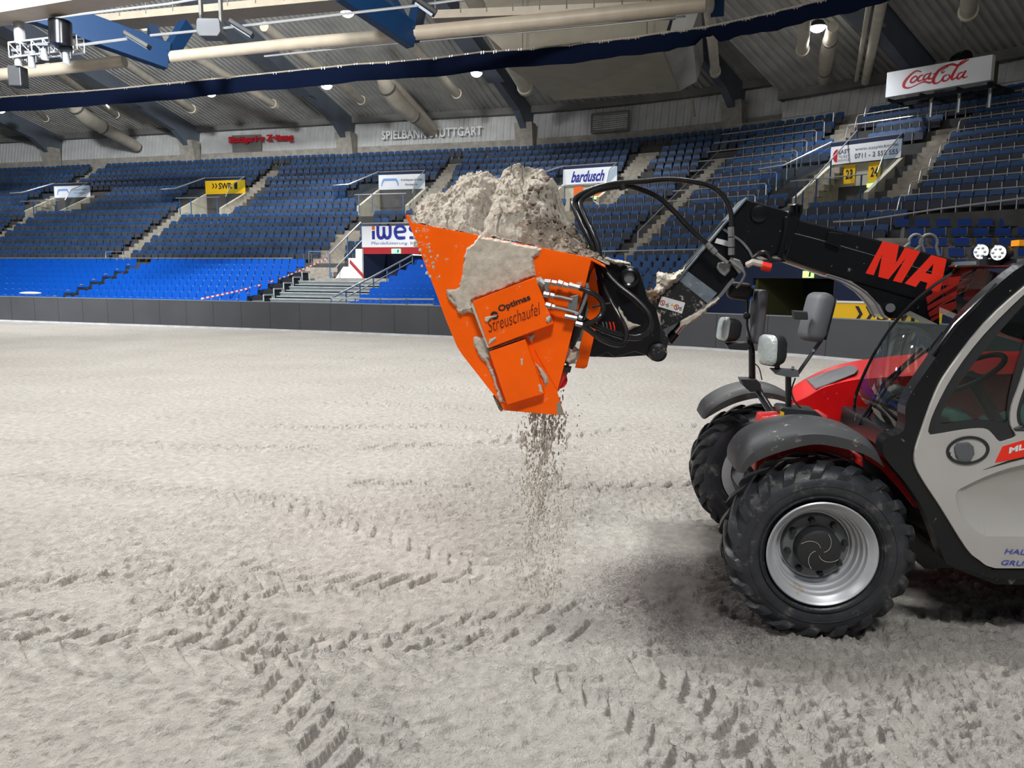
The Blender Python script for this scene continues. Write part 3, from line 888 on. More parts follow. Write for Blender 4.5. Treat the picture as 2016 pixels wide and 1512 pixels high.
# ================================================================== hall wall, edge beam, roof
OW1 = NR * RUN + 0.6         # inner face of the hall wall
OW2 = 13 * RUN + 0.6
OW = OW1
ZT = ZB + RISE * (NR - 1)
Z1, Z2, Z3 = ZT + 1.35, ZT + 3.05, ZT + 3.5
S_W = S_STEEP + 0.2
ZC = ZB + 0.57 * 12 + 0.75
ZC2 = ZC + 1.3
for (w_, a_, b_, zb_, zt_) in ((OW1, S_MIN, S_W, ZT - 1, Z1), (OW2, S_W, S_MAX, ZT - 2, ZC)):
    o = sweep([(w_, zb_), (w_, zt_), (w_ + 0.35, zt_), (w_ + 0.35, zb_)], a_, b_).build('wall_back', m_conc); struct(o)
# corrugated cladding above the parapet
def clad():
    mb = MB(); vs = []; s = S_MIN; i = 0
    while s < S_MAX:
        d = 0.05 if (i // 2) % 2 else 0.0
        W_ = OW1 if s < S_W else OW2
        vs += [st(s, W_ + 0.10 + d, Z1 if s < S_W else ZC), st(s, W_ + 0.42 + d, Z2 if s < S_W else ZC2)]
        s += 0.02 if i % 2 else 0.15; i += 1
    fs = [(2 * j, 2 * j + 2, 2 * j + 3, 2 * j + 1) for j in range(len(vs) // 2 - 1)]
    mb.add(vs, fs); o = mb.build('wall_cladding', m_clad, clean=False); struct(o)
clad()
sweep([(OW2 - 0.1, ZC2), (OW2 - 0.1, ZC2 + .45), (OW2 + 0.8, ZC2 + .45), (OW2 + 0.8, ZC2)], S_W, S_MAX).build('trim_2', m_beam)['kind'] = 'structure'
o = sweep([(OW - 0.1, Z2), (OW - 0.1, Z3), (OW + 0.8, Z3), (OW + 0.8, Z2)], S_MIN, S_W).build('trim_1', m_beam); struct(o); o['label'] = 'dark edge beam between wall cladding and roof'
SLOPE = 0.23
def roof_z(off, s=-99): return Z3 + 0.05 + SLOPE * (OW - off) if s < S_W else ZC2 + 0.5 + 0.25 * (OW2 - off)
OFF_IN = -26.0
def roof():
    mb = MB(); vs = []; s = S_MIN - 4; i = 0
    while s < S_MAX + 3:
        d = -0.11 if (i // 2) % 2 else 0.0
        W_ = OW1 if s < S_W else OW2
        vs += [st(s, W_ + 0.6, roof_z(W_ + 0.6, s) + d), st(s, OFF_IN, roof_z(OFF_IN, s) + d)]
        s += 0.04 if i % 2 else 0.14; i += 1
    fs = [(2 * j, 2 * j + 1, 2 * j + 3, 2 * j + 2) for j in range(len(vs) // 2 - 1)]
    mb.add(vs, fs); o = mb.build('ceiling', m_deck, clean=False); struct(o); o['label'] = 'corrugated metal roof deck sloping up over the stand'
roof()

# radial girders with their concrete feet
GP = [s_at(x, OW - 0.3, ZT + 0.8) for x in (108, 380, 686, 1037, 1448)]
GP = [GP[0] - (GP[1] - GP[0])] + GP + [GP[4] + 8.8]
gl = ['beyond the far banner', 'beside the bay beyond the red lettering', 'between the blank bay and the red lettering bay', 'between the red lettering and the casino lettering', 'beside the casino lettering, next to the cream panel', 'behind the drop pipe beside the cream panel', 'beside the white script sign']
ZT_, Z1_, Z2_, roof_z0 = ZT, Z1, Z2, roof_z
for i, s in enumerate(GP):
    n, u = frame(s)
    OW, ZT, Z1, Z2 = (OW1, ZT_, Z1_, Z2_) if i < 6 else (OW2, ZC - .75, ZC, ZC2)
    roof_z = lambda o_, s_=s: roof_z0(o_, s_)
    prof = [(OW + 0.5, roof_z(OW + .5)), (OFF_IN + 2, roof_z(OFF_IN + 2)), (OFF_IN + 2, roof_z(OFF_IN + 2) - 1.5), (OW - 6.0, roof_z(OW - 6.0) - 1.25), (OW - 2.4, Z2 - 0.3), (OW - 0.9, Z1 + 0.4), (OW - 0.55, ZT + 0.2), (OW + 0.5, ZT + 0.2)]
    mb = MB(); a = [st(s, o_, z) - u * 0.22 for o_, z in prof]; mb.prism(a, u * 0.44)
    fl = [(OFF_IN + 2, roof_z(OFF_IN + 2) - 1.5), (OW - 6.0, roof_z(OW - 6.0) - 1.25)]
    o = mb.build('roof_girder', m_girder)
    mb = MB(); mb.bar(st(s, *fl[0]), st(s, *fl[1]), 1.1, 0.06); mb.build('flange', m_girder, o)
    mb = MB(); q = [(OW - 0.2, Z1 + 0.9), (OW - 1.15, Z1 + 0.9), (OW - 0.62, ZT - 0.1), (OW - 0.2, ZT - 0.1)]
    mb.prism([st(s, o_, z) - u * 0.62 for o_, z in q], u * 1.24); mb.build('concrete_foot', m_conc, o, label='pale tapered concrete foot')
    thing(o, 'dark radial roof girder ' + gl[i], 'girder')

OW, ZT, Z1, Z2, roof_z = OW1, ZT_, Z1_, Z2_, roof_z0
# ================================================================== lamps under the roof
lab = ['at the far end of the row', 'above the blank bay', 'above the red lettering bay', 'in the next bay towards the casino lettering', 'above the casino lettering', 'on the cream suspended panel', 'between two drop pipes in the corner bay', 'high up under the roof deck by the blue truss']
lamps = [(0, 216, 5.5), (208, 198, 5.5), (415, 183, 5.5), (643, 168, 5.5), (938, 143, 5.5), (1150, 137, 5.0), (1610, 52, 5.0), (684, 24, -1.5)]
for i, (px, py, off) in enumerate(lamps):
    zz = 14.5
    while True:
        for _ in range(6): s = s_at(px, off, zz); zz = z_at(py, s, off)
        if zz < roof_z(off, s) - 0.45: break
        off -= 0.25
    p = st(s, off, zz); n, u = frame(s)
    e = empty('stand_floodlight', p, 'bright white floodlight ' + lab[i], 'lamp', math.atan2(u.y, u.x))
    mb = MB(); mb.lathe([(0.22, 0.02), (0.22, 0.22), (0.02, 0.34), (-0.02, 0.36), (-0.03, 0.34)], (0, 0, 0), 'z', 20); mb.build('housing', m_blackplastic, e, smooth=True)
    mb = MB(); mb.lathe([(-0.24, 0.0), (-0.22, 0.14), (-0.15, 0.26), (-0.02, 0.34)], (0, 0, 0), 'z', 20); mb.build('lens', m_lampglow, e, smooth=True, label='glowing white lens')
    mb = MB(); mb.cyl((0, 0, 0.15), (0, 0, max(0.3, min(roof_z(off, s) - zz, 2.6))), 0.03, 8); mb.build('hanger', m_beam, e)
    l = bpy.data.lights.new('floodlight_beam', 'SPOT'); l.energy = 2200; l.spot_size = math.radians(150); l.spot_blend = 0.9; l.shadow_soft_size = 0.25; l.color = (0.92, 0.96, 1)
    lo = bpy.data.objects.new('floodlight_beam', l); COL.objects.link(lo); lo.parent = e; lo.location = (0, 0, -0.3)

# drop pipes following the roof slope, each ending in a collar
def slope_pipe(px0, py0, px1, py1, r, label, off1=8.0, off0=-4.0, collar=True, name='roof_pipe'):
    z1 = 13.5
    for _ in range(6): s1 = s_at(px1, off1, z1); z1 = z_at(py1, s1, off1)
    z0 = z1 + 2
    for _ in range(6): s0 = s_at(px0, off0, z0); z0 = z_at(py0, s0, off0)
    a = st(s0, off0, z0); b = st(s1, off1, z1)
    mb = MB(); mb.cyl(a, b, r, 14); o = mb.build(name, m_duct, smooth=True)
    if collar:
        d = (b - a).normalized(); mb = MB(); mb.cyl(b - d * 0.5, b - d * 0.2, r * 0.8, 14); mb.build('neck', m_beam, o, smooth=True)
        mb = MB(); mb.cyl(b - d * 0.1, b + d * 0.25, r * 1.25, 14); mb.build('collar', m_duct, o, smooth=True)
    return thing(o, label, 'pipe')
pipes = [(-30, 118, 90, 234, .20, 'at the far end of the roof'), (95, 132, 228, 226, .22, 'beside the far thick elbow duct'), (186, 82, 378, 215, .24, 'between the two far lamps'),
         (285, 52, 538, 205, .24, 'over the red lettering bay'), (520, 52, 712, 198, .24, 'ahead of the second elbow duct'), (740, 12, 900, 185, .26, 'over the casino lettering lamp')]
for (a_, b_, c_, d_, r_, t_) in pipes: slope_pipe(a_, b_, c_, d_, r_, 'slim cream roof pipe ' + t_)
slope_pipe(918, -25, 1033, 172, 0.36, 'thick cream roof pipe beside the girder and cream panel', 7.0, -5)
slope_pipe(1393, -15, 1408, 140, 0.22, 'cream drop pipe passing behind the navy curtain', 6.0, -3)
slope_pipe(1586, 20, 1580, 98, 0.24, 'short cream drop pipe beside the corner lamp', 6.0, 1)
slope_pipe(1740, -20, 1704, 160, 0.20, 'long slim cream pipe towards the white script sign', 11.0, 0, collar=False)
slope_pipe(1716, -20, 1686, 158, 0.10, 'thin cream pipe beside the long slim one', 11.0, 0, collar=False)
slope_pipe(1912, -30, 1906, 22, 0.28, 'short cream pipe high above the white script sign', 5.0, 0)
slope_pipe(757, 140, 856, 252, 0.22, 'slim cream pipe alongside the second elbow duct', 13.0, 5.0, collar=False)
slope_pipe(1492 - 130, 195, 1492 - 125, 228, 0.09, 'short thin pipe under the cream panel', 12.0, 11.0, collar=False)
def elbow_duct(pts, r, label):
    P = []
    for (px, py, off) in pts:
        z = 13.5
        for _ in range(6): s = s_at(px, off, z); z = z_at(py, s, off)
        P.append(st(s, off, z))
    mb = MB(); mb.tube(P, r, 16); o = mb.build('elbow_duct', m_duct, smooth=True)
    mb = MB()
    for i in (1, len(P) - 2):
        d = (P[i + 1] - P[i]).normalized(); mb.cyl(P[i] - d * .08, P[i] + d * .08, (r if not isinstance(r, list) else r[i]) * 1.06, 16)
    mb.build('joint_band', m_beam, o, smooth=True)
    return thing(o, label, 'duct')
elbow_duct([(144, 190, 6.0), (150, 212, 6.6), (165, 228, 7.4), (200, 250, 9.5), (268, 288, 13.8)], [0.42, 0.50, 0.52, 0.48, 0.42], 'thick cream elbow duct running down to the far wall bay')
elbow_duct([(754, 148, 5.5), (762, 172, 6.2), (778, 195, 7.4), (812, 226, 10), (850, 256, 13.8)], [0.42, 0.50, 0.52, 0.48, 0.42], 'thick cream elbow duct running down to the casino lettering')
elbow_duct([(1640, 52, 5.0), (1634, 80, 6.0), (1628, 108, 7.4), (1624, 140, 10), (1622, 178, 13.4)], [0.24, 0.30, 0.34, 0.30, 0.26], 'cream elbow duct beside the bright corner lamp')

# ================================================================== navy curtain on its rail
def curtain():
    pts = [(-120, 206), (0, 192), (220, 176), (450, 153), (700, 127), (950, 103), (1150, 85), (1300, 66), (1392, 54), (1500, 31), (1620, 1), (1750, -34), (1900, -78)]
    T = []; Bm = []
    for i, (px, py) in enumerate(pts):
        off = -5.5; z = 13
        for _ in range(6): s = s_at(px, off, z); z = z_at(py, s, off)
        T.append((s, z))
    mb = MB(); rail = MB(); hk = MB(); vs = []; P = []
    for (s0, z0), (s1, z1) in zip(T[:-1], T[1:]):
        n = 8
        for k in range(n):
            t = k / n; s = s0 + (s1 - s0) * t; z = z0 + (z1 - z0) * t; P.append((s, z))
    P.append(T[-1])
    for i, (s, z) in enumerate(P):
        dx = 0.06 * math.sin(i * 1.9); h = (0.74 - 0.26 * min(1.0, max(0.0, i / 8.0 - 4.5) / 4.0)) + 0.03 * math.sin(i * 0.7)
        if abs(s - T[8][0]) < 0.35: h *= 0.5
        for (o_, zz) in ((-0.12, -0.06), (-0.16, -h * 0.5), (-0.02, -h), (0.12, -h * 0.96), (0.18, -h * 0.5), (0.12, -0.06)): vs.append(st(s, -5.5 + o_ + dx, z + zz))
    k = 6; fs = []
    for i in range(len(P) - 1):
        for j in range(k): fs.append((i * k + j, i * k + (j + 1) % k, (i + 1) * k + (j + 1) % k, (i + 1) * k + j))
    mb.add(vs, fs); o = mb.build('drawn_up_curtain', m_curtain, smooth=True, angle=60)
    rail.tube([st(s, -5.55, z) for s, z in P], 0.035, 6); rail.build('curtain_rail', m_pipe, o)
    for i, (s, z) in enumerate(P):
        for q in (0, 0.5): hk.bar(st(s + q * 0.3, -5.6, z + 0.02), st(s + q * 0.3, -5.6, z - 0.10), 0.02)
    hk.build('hook', m_rail, o)['kind'] = 'stuff'
    thing(o, 'long navy curtain gathered up under its rail below the roof', 'curtain')
curtain()

def upx(px, py, Y): return at_y(px, py, Y)
def long_pipe(pts, r, name, label, cat, m_):
    mb = MB(); mb.tube([upx(*p) for p in pts], r, 12); return thing(mb.build(name, m_, smooth=True), label, cat)
o = long_pipe([(-40, 150, 34), (40, 143, 33.5), (245, 121, 33)], 0.24, 'catwalk_tube', 'cream catwalk tube between the lighting truss and blue beam', 'pipe', m_pipe)
o = long_pipe([(335, 112, 32), (600, 84, 31), (815, 66, 30)], 0.22, 'catwalk_tube', 'cream catwalk tube between the two blue trusses', 'pipe', m_pipe)
o = long_pipe([(818, 65, 30), (1100, 38, 29), (1390, 8, 27.5)], 0.26, 'catwalk_tube', 'cream catwalk tube beyond the blue truss towards the corner', 'pipe', m_pipe)
def thinrail(pts, r, label):
    return thing(MB().tube([upx(*p) for p in pts], r, 6).build('catwalk_rail', m_rail, smooth=True), label, 'rail')
thinrail([(22, 47, 26), (160, 28, 26), (330, 8, 26), (400, -4, 26)], 0.04, 'thin steel rail above the lighting truss')
thinrail([(150, 90, 27), (250, 77, 27)], 0.05, 'thin steel rail between truss and first flat floodlight')
thinrail([(296, 70, 27), (400, 60, 27), (540, 44, 27), (690, 26, 27), (830, 10, 27), (930, -4, 27)], 0.045, 'long thin steel rail carrying the flat floodlights')
thinrail([(520, 111, 31), (700, 92, 31), (1000, 66, 30), (1190, 49, 29), (1350, 32, 28)], 0.035, 'thin steel cable rail just above the navy curtain')
# catwalk decks at the top of the frame
def deck(a, b, w, h, label, m_=m_pipe):
    mb = MB(); A = upx(*a); B = upx(*b); mb.bar(A, B, w, h); o = mb.build('catwalk_deck', m_)
    rl = MB()
    n = 9
    for i in range(n + 1):
        p = A.lerp(B, i / n) + Vector((0, -w / 2, 0)); rl.bar(p, p + Vector((0, 0, 1.0)), 0.05)
    rl.bar(A + Vector((0, -w / 2, 1)), B + Vector((0, -w / 2, 1)), 0.05)
    rl.build('railing', m_beam, o); return thing(o, label, 'catwalk')
deck((-60, 36, 24), (330, -30, 23), 0.9, 0.35, 'pale catwalk running out of the picture above the lighting truss')
deck((200, 46, 36), (680, 2, 34), 1.3, 0.3, 'wide cream catwalk deck behind the hanging loudspeaker')
deck((860, 38, 31.5), (1330, 20, 29.5), 1.2, 0.3, 'cream catwalk deck over the suspended panel')

# blue trusses
def beam(p, q, w, h): return (p, q, w, h)
def truss(segs, label):
    o = None
    for i, (a, b, w_, h_) in enumerate(segs):
        mb = MB(); mb.bar(upx(*a), upx(*b), w_, h_)
        if o is None: o = mb.build('roof_truss', m_truss, bevel=0.02)
        else: mb.build('strut', m_truss, o, bevel=0.02)
    return thing(o, label, 'truss')
truss([((60, 15, 29), (330, 112, 32.0), 0.5, 1.0), ((330, 112, 32.0), (368, 50, 33), 0.4, 0.55), ((318, 104, 32), (300, 60, 34), 0.4, 0.5)], 'blue steel roof truss ending in a V beside the lighting truss')
truss([((672, -25, 27.5), (812, 72, 30.0), 0.4, 0.9), ((812, 70, 30.0), (828, 2, 31), 0.35, 0.7), ((800, 60, 30), (760, -8, 32), 0.35, 0.6)], 'blue steel roof truss ending in a V above the loaded bucket')
truss([((1413, -30, 30), (1413, 22, 31), 0.5, 0.6)], 'short blue truss end above the navy curtain')

# suspended cream acoustic panel
def panel():
    Yn, Yf = 36.0, 42.0
    f = [upx(1000, 132, Yn), upx(1305, 104, Yn - 2.5), upx(1336, 180, Yf - 4), upx(1093, 198, Yf)]
    lip = [upx(1005, 112, Yn), upx(1308, 82, Yn - 2.5)]
    mb = MB(); up_ = Vector((0, 0, 1.2))
    mb.hexa([f[0], f[1], f[2], f[3], lip[0], lip[1], f[2] + up_, f[3] + up_])
    o = mb.build('acoustic_panel', m_panelcream)
    mb = MB()
    for t in (0.1, 0.9):
        for a, b in ((f[0], f[1]), (f[3], f[2])):
            p = a.lerp(b, t); mb.bar(p + Vector((0, 0, 0.6)), p + Vector((0, 0, 3.5)), 0.05)
    mb.build('hanger_rod', m_beam, o)
    # wide dark-cream side fin
    mb = MB(); mb.hexa([upx(1308, 104, 34), upx(1362, 60, 34), upx(1372, 160, 37.5), upx(1337, 180, 38.5), upx(1330, 20, 34), upx(1380, 10, 34), upx(1385, 120, 38.5), upx(1345, 130, 39)])
    mb.build('side_fin', m_deck, o)
    thing(o, 'large cream suspended acoustic panel with a lamp in front', 'panel')
    mb = MB(); mb.hexa([upx(905, 20, 38), upx(1340, -30, 35), upx(1305, 84, 34.6), upx(1005, 112, 37.4), upx(905, 4, 38.2), upx(1340, -46, 35.2), upx(1305, 70, 34.9), upx(1005, 98, 37.7)])
    thing(mb.build('acoustic_panel', m_panelcream), 'higher cream ceiling panel seen above the navy curtain', 'panel')
panel()

# ventilation grille in the wall
def grille():
    s0 = s_at(1166, OW, Z1 + 0.6); s1 = s_at(1238, OW, Z1 + 0.6)
    z0 = z_at(262, s0, OW); z1 = z_at(226, s0, OW); n, u = frame((s0 + s1) / 2)
    mb = MB(); a = st(s0, OW - 0.05, 0); b = st(s1, OW - 0.05, 0)
    for (p, q) in ((a + Vector((0, 0, z0)), b + Vector((0, 0, z0))), (a + Vector((0, 0, z1)), b + Vector((0, 0, z1))), (a + Vector((0, 0, z0)), a + Vector((0, 0, z1))), (b + Vector((0, 0, z0)), b + Vector((0, 0, z1)))): mb.bar(p, q, 0.14)
    o = mb.build('ventilation_grille', m_beam)
    mb = MB()
    for i in range(9):
        z = z0 + (z1 - z0) * (i + 0.5) / 9
        p = [a + Vector((0, 0, z)), b + Vector((0, 0, z))]; mb.bar(p[0], p[1], 0.10, 0.05)
    mb.build('louver', m_clad, o)
    thing(o, 'grey louvred ventilation grille in the wall cladding', 'grille')
grille()

# lettering on the wall
def wall_text(body, x0, x1, ytop0, ybot0, m_, label, bold=0.02):
    zz = Z1 + 0.9
    for _ in range(5): s0 = s_at(x0, OW - 0.1, zz); zz = z_at((ytop0 + ybot0) / 2, s0, OW - 0.1)
    s1 = s_at(x1, OW - 0.1, zz)
    zb = z_at(ybot0, s0, OW - 0.1); H = z_at(ytop0, s0, OW - 0.1) - zb
    a = st(s0, OW - 0.30, zb); b = st(s1, OW - 0.30, zb)
    mb = text_mb(body, a, b - a, (b - a).length, H, bold=bold, spacing=1.05)
    n, u = frame((s0 + s1) / 2)
    mb2 = MB(); mb2.add(mb.v, mb.f); k = len(mb.v)
    mb2.add([Vector(v) + n * 0.10 for v in mb.v], [tuple(reversed(f)) for f in mb.f])
    # sides
    cnt = {}
    for f in mb.f:
        for i in range(len(f)):
            e = (f[i], f[(i + 1) % len(f)]); cnt[e] = 1
    for (a_, b_) in cnt:
        if (b_, a_) not in cnt: mb2.f.append((a_, b_, b_ + k, a_ + k))
    return thing(mb2.build('raised_lettering', m_, clean=False), label, 'lettering')
wall_text('SPIELBANK STUTTGART', 754, 951, 259, 276, m_walltext, 'raised grey capital lettering on the cladding under the thick duct', 0.015)
wall_text('Stuttgarter Zeitung', 453, 579, 270, 286, m_cokered, 'raised red newspaper lettering on the wall cladding', 0.05)
# grey backing board behind the red lettering
s0 = s_at(458, OW - 0.02, Z1 + .8); s1 = s_at(515, OW - .02, Z1 + .8)
mb = MB(); a = st(s0, OW - 0.03, z_at(300, s0, OW)); b = st(s1, OW - 0.03, z_at(298, s1, OW)); c = st(s1, OW - .03, z_at(265, s1, OW)); d = st(s0, OW - .03, z_at(267, s0, OW))
thing(mb.prism([a, b, c, d], frame(s0)[0] * -0.06).build('backing_board', m_beam), 'dull grey board behind the red wall lettering', 'board')

# ================================================================== portals with banners
def exit_sign(p, u, n, w_, h_, parent=None, label=None, m_=None):
    mb = MB(); q = [p - u * w_ / 2, p + u * w_ / 2, p + u * w_ / 2 + Vector((0, 0, h_)), p - u * w_ / 2 + Vector((0, 0, h_))]
    mb.prism(q, n * 0.08); o = mb.build('exit_sign', m_ or m_exit)
    mb = MB(); c = p - n * 0.012 + u * w_ * 0.12
    mb.prism([c + u * 0.02 * w_ + Vector((0, 0, h_ * .15)), c + u * .22 * w_ + Vector((0, 0, h_ * .15)), c + u * .26 * w_ + Vector((0, 0, h_ * .85)), c + u * .06 * w_ + Vector((0, 0, h_ * .85))], n * 0.004)
    mb.build('pictogram', m_exitdark, o)
    return thing(o, label, 'exit sign')
def rail_run(pts, r=0.03, posts=(), name='handrail', label='', glassz=None, m_=None):
    mb = MB(); mb.tube(pts, r, 6); o = mb.build(name, m_ or m_rail, smooth=True)
    if posts:
        for (p, h) in posts:
            MB().bar(Vector(p), Vector(p) - Vector((0, 0, h)), 0.05).build('post', m_bluepost, o)
    if glassz:
        gb = MB()
        for a, b in zip(pts[:-1], pts[1:]):
            a = Vector(a); b = Vector(b); gb.add([a - Vector((0, 0, .08)), b - Vector((0, 0, .08)), b - Vector((0, 0, glassz)), a - Vector((0, 0, glassz))], [(0, 1, 2, 3)])
        gb.build('glass_panel', m_railglass, o, clean=False)
    return thing(o, label, 'handrail')
plabel = ['white banner with a blue arch on the farthest portal', 'yellow banner with black chevrons and letters on a stand portal', 'white banner with a light blue arch above the portal behind the sand', 'white banner with slanted dark blue lettering above the hoses', 'white banner with a red mark and phone number in the corner']
pname = ['the blue arch banner', 'the yellow banner', 'the light blue arch banner', 'the slanted lettering banner', 'the phone number banner']
for i, p in enumerate(PORT):
    sa, sb, ob, of, zf = p['sa'], p['sb'], p['ob'], p['of'], p['zf'] - 0.6
    n, u = frame((sa + sb) / 2); A = st(sa, ob, 0); B = st(sb, ob, 0)
    zr = tier_z(ob, sa); tz = lambda o_: tier_z(o_, sa)
    # walls
    e = empty('stand_portal', st((sa + sb) / 2, of, zf), 'cream walled stand entrance under ' + pname[i], 'entrance', 0)
    e.location = (0, 0, 0)
    W = (B - A).length; xd = (B - A).normalized(); nn = Vector((-xd.y, xd.x, 0)); nn = nn if nn.dot(n) > 0 else -nn
    mb = MB(); Zh = p['zb'] - 0.02
    dz = zf + (Zh - zf) * 0.62
    for (x0, x1, z0, z1) in ((0, W, dz, Zh), (0, W * 0.12, zf, dz), (W * 0.72, W, zf, dz)):
        q = [A + xd * x0 + Vector((0, 0, z0)), A + xd * x1 + Vector((0, 0, z0)), A + xd * x1 + Vector((0, 0, z1)), A + xd * x0 + Vector((0, 0, z1))]
        mb.prism(q, nn * 0.15)
    mb.build('rear_wall', m_portal, e)
    q = [A + xd * W * .1 + nn * .9 + Vector((0, 0, zf)), A + xd * W * .75 + nn * .9 + Vector((0, 0, zf)), A + xd * W * .75 + nn * .9 + Vector((0, 0, dz + .1)), A + xd * W * .1 + nn * .9 + Vector((0, 0, dz + .1))]
    MB().prism(q, nn * 0.05).build('dark_passage', m_olive if i == 4 else m_dkopen, e)
    for sx in (sa, sb):
        q = [st(sx, of, zf), st(sx, ob + 0.2, zf), st(sx, ob + 0.2, zr + 0.1), st(sx, of, tz(of) + 0.35)]
        MB().prism([v - u * 0.09 for v in q], u * 0.18).build('side_wall', m_portal, e)
    # banner
    fb = A - nn * 0.12; H = p['zt'] - p['zb']
    mb = MB(); mb.prism([fb + Vector((0, 0, p['zb'])), fb + xd * W + Vector((0, 0, p['zb'])), fb + xd * W + Vector((0, 0, p['zt'] - 0.12)), fb + Vector((0, 0, p['zt'] - 0.12))], nn * 0.04)
    bo = mb.build('advertising_banner', m_yellow if i == 1 else m_banner)
    MB().bar(fb + nn * .06 + Vector((0, 0, p['zt'] - 0.02)), fb + nn * .06 + xd * W + Vector((0, 0, p['zt'] - 0.02)), 0.09, 0.16).build('top_rail', m_navy, bo)
    MB().bar(fb + nn * .06 + Vector((0, 0, p['zt'] + 0.08)), fb + nn * .06 + xd * W + Vector((0, 0, p['zt'] + 0.08)), 0.05).build('steel_rail', m_rail, bo)
    thing(bo, plabel[i], 'banner')
    zb = p['zb']; Hb = H - 0.12
    def T(body, x, z, w_, h_, m_, bold=0.0, shear=0.0): return text_mb(body, fb + xd * (x * W) + Vector((0, 0, zb + z * Hb)), xd, w_ * W, h_ * Hb, depth=0.01, bold=bold, shear=shear).build('lettering', m_, bo)
    def arch(x0, x1, m_):
        mb = MB(); vs = []
        for k in range(17):
            a = PI * k / 16; cx, cz = (x0 + x1) / 2, 0.25
            for rr in (1.0, 0.68):
                x = cx - math.cos(a) * (x1 - x0) / 2 * (0.6 + 0.4 * rr); z = cz + min(math.sin(a) * 1.5, 1) * 0.5 * rr
                vs.append(fb + xd * (x * W) + Vector((0, 0, zb + z * Hb)) - nn * 0.01)
        mb.add(vs, [(2 * k, 2 * k + 2, 2 * k + 3, 2 * k + 1) for k in range(16)]); mb.build('logo', m_, bo)
    if i == 0: arch(0.08, 0.42, m_bannerlight); T('Schleyer-Halle', 0.48, 0.56, 0.44, 0.16, m_signtext); T('Stuttgart', 0.56, 0.28, 0.28, 0.16, m_signtext)
    if i == 2: arch(0.06, 0.44, m_bannerlight); T('Schleyer-Halle', 0.49, 0.52, 0.46, 0.17, m_signtext, 0.02); T('Stuttgart', 0.58, 0.22, 0.26, 0.16, m_signtext, 0.02)
    if i == 1:
        for k in (0, 1):
            c = fb + xd * (W * (0.17 + 0.075 * k)) - nn * 0.01 + Vector((0, 0, zb + 0.42 * Hb))
            ch = [(0, 0), (0.09, 0), (0.21, 0.17), (0.09, 0.34), (0, 0.34), (0.12, 0.17)]
            MB().prism([c + xd * x + Vector((0, 0, z)) for x, z in ch], nn * 0.004).build('chevron', m_ink, bo)
        T('SWR', 0.34, 0.36, 0.34, 0.46, m_ink, 0.03); T('1', 0.73, 0.34, 0.08, 0.5, m_ink, 0.04)
    if i == 3: T('bardusch', 0.15, 0.12, 0.60, 0.72, m_bannerblue, 0.03, 0.28)
    if i == 4:
        T('EASY', 0.115, 0.56, 0.17, 0.24, m_signtext, 0.02); T('TICKET', 0.115, 0.34, 0.17, 0.15, m_signtext); T('SERVICE', 0.115, 0.14, 0.17, 0.12, m_signtext)
        T('www.easyticket.de', 0.36, 0.60, 0.60, 0.20, m_signtext); T('0711 - 2 555 555', 0.36, 0.22, 0.60, 0.26, m_signtext, 0.01)
        mb = MB(); vs = [fb + xd * (0.105 * W) + Vector((0, 0, zb + 0.5 * Hb)) - nn * 0.01]
        for k in range(13):
            a = PI / 2 + PI * k / 12; vs.append(fb + xd * (W * 0.105 + 0.30 * math.cos(a) * Hb * 0.9) + Vector((0, 0, zb + Hb * (0.48 + 0.36 * math.sin(a)))) - nn * 0.01)
        mb.add(vs, [(0, k, k + 1) for k in range(1, 13)]); mb.build('logo', m_cokered, bo)
    # number signs and exit lamp on the rear wall
    for k, x in enumerate((0.2, 0.56)):
        c = A - nn * 0.05 + xd * W * x; z0 = dz + (Zh - dz) * 0.12; z1 = Zh - 0.05; w_ = 0.17 * W
        sg = MB().prism([c + Vector((0, 0, z0)), c + xd * w_ + Vector((0, 0, z0)), c + xd * w_ + Vector((0, 0, z1)), c + Vector((0, 0, z1))], nn * 0.04).build('number_sign', m_yellow if i == 4 else m_orangesign)
        num = [('15', '16'), ('16', '17'), ('18', '19'), ('20', '21'), ('23', '24')][i][k]
        if i in (2, 4): text_mb(num, c + xd * w_ * .2 + Vector((0, 0, z0 + (z1 - z0) * .25)), xd, w_ * .6, (z1 - z0) * .5, depth=0.006, bold=0.02).build('lettering', m_ink, sg)
        thing(sg, ('%s block number sign, the %s one under %s' % ('yellow' if i == 4 else 'orange', ('first', 'second')[k], pname[i])), 'sign')
    exit_sign(A - nn * 0.10 + xd * W * 0.64 + Vector((0, 0, dz - 0.12)), xd, nn, 0.5, 0.16, label='small lit exit sign under ' + pname[i], m_=m_exit2)
    # rails with glass beside the portal
    zt = p['zt'] + 0.1
    rail_run([st(sa - 2.2, of + 0.9, tz(of + .9) + 1.25), st(sa - 1.2, of + 1.1, tz(of + 1.1) + 1.2), st(sa, ob - 0.1, zt)], 0.04, label='steel handrail with glass rising to ' + pname[i], glassz=0.9)
    rail_run([st(sb, ob - 0.1, zt), st(sb + 0.2, of + 0.9, tz(of) + 1.9), st(sb + 0.3, of + 0.2, tz(of) + 1.1)], 0.03, label='steel handrail coming down on the other side of ' + pname[i], glassz=0.7)
    rail_run([st(sa - 0.2, of - 0.05, tz(of) + 1.05), st(sb, of - 0.05, tz(of) + 1.05)], 0.03, posts=[(st(sa + .1, of - 0.05, tz(of) + 1.05), 1.1), (st(sa + 1.0, of - 0.05, tz(of) + 1.05), 1.1), (st(sb - .2, of - .05, tz(of) + 1.05), 1.1)], label='blue posted handrail in front of the entrance under ' + pname[i])

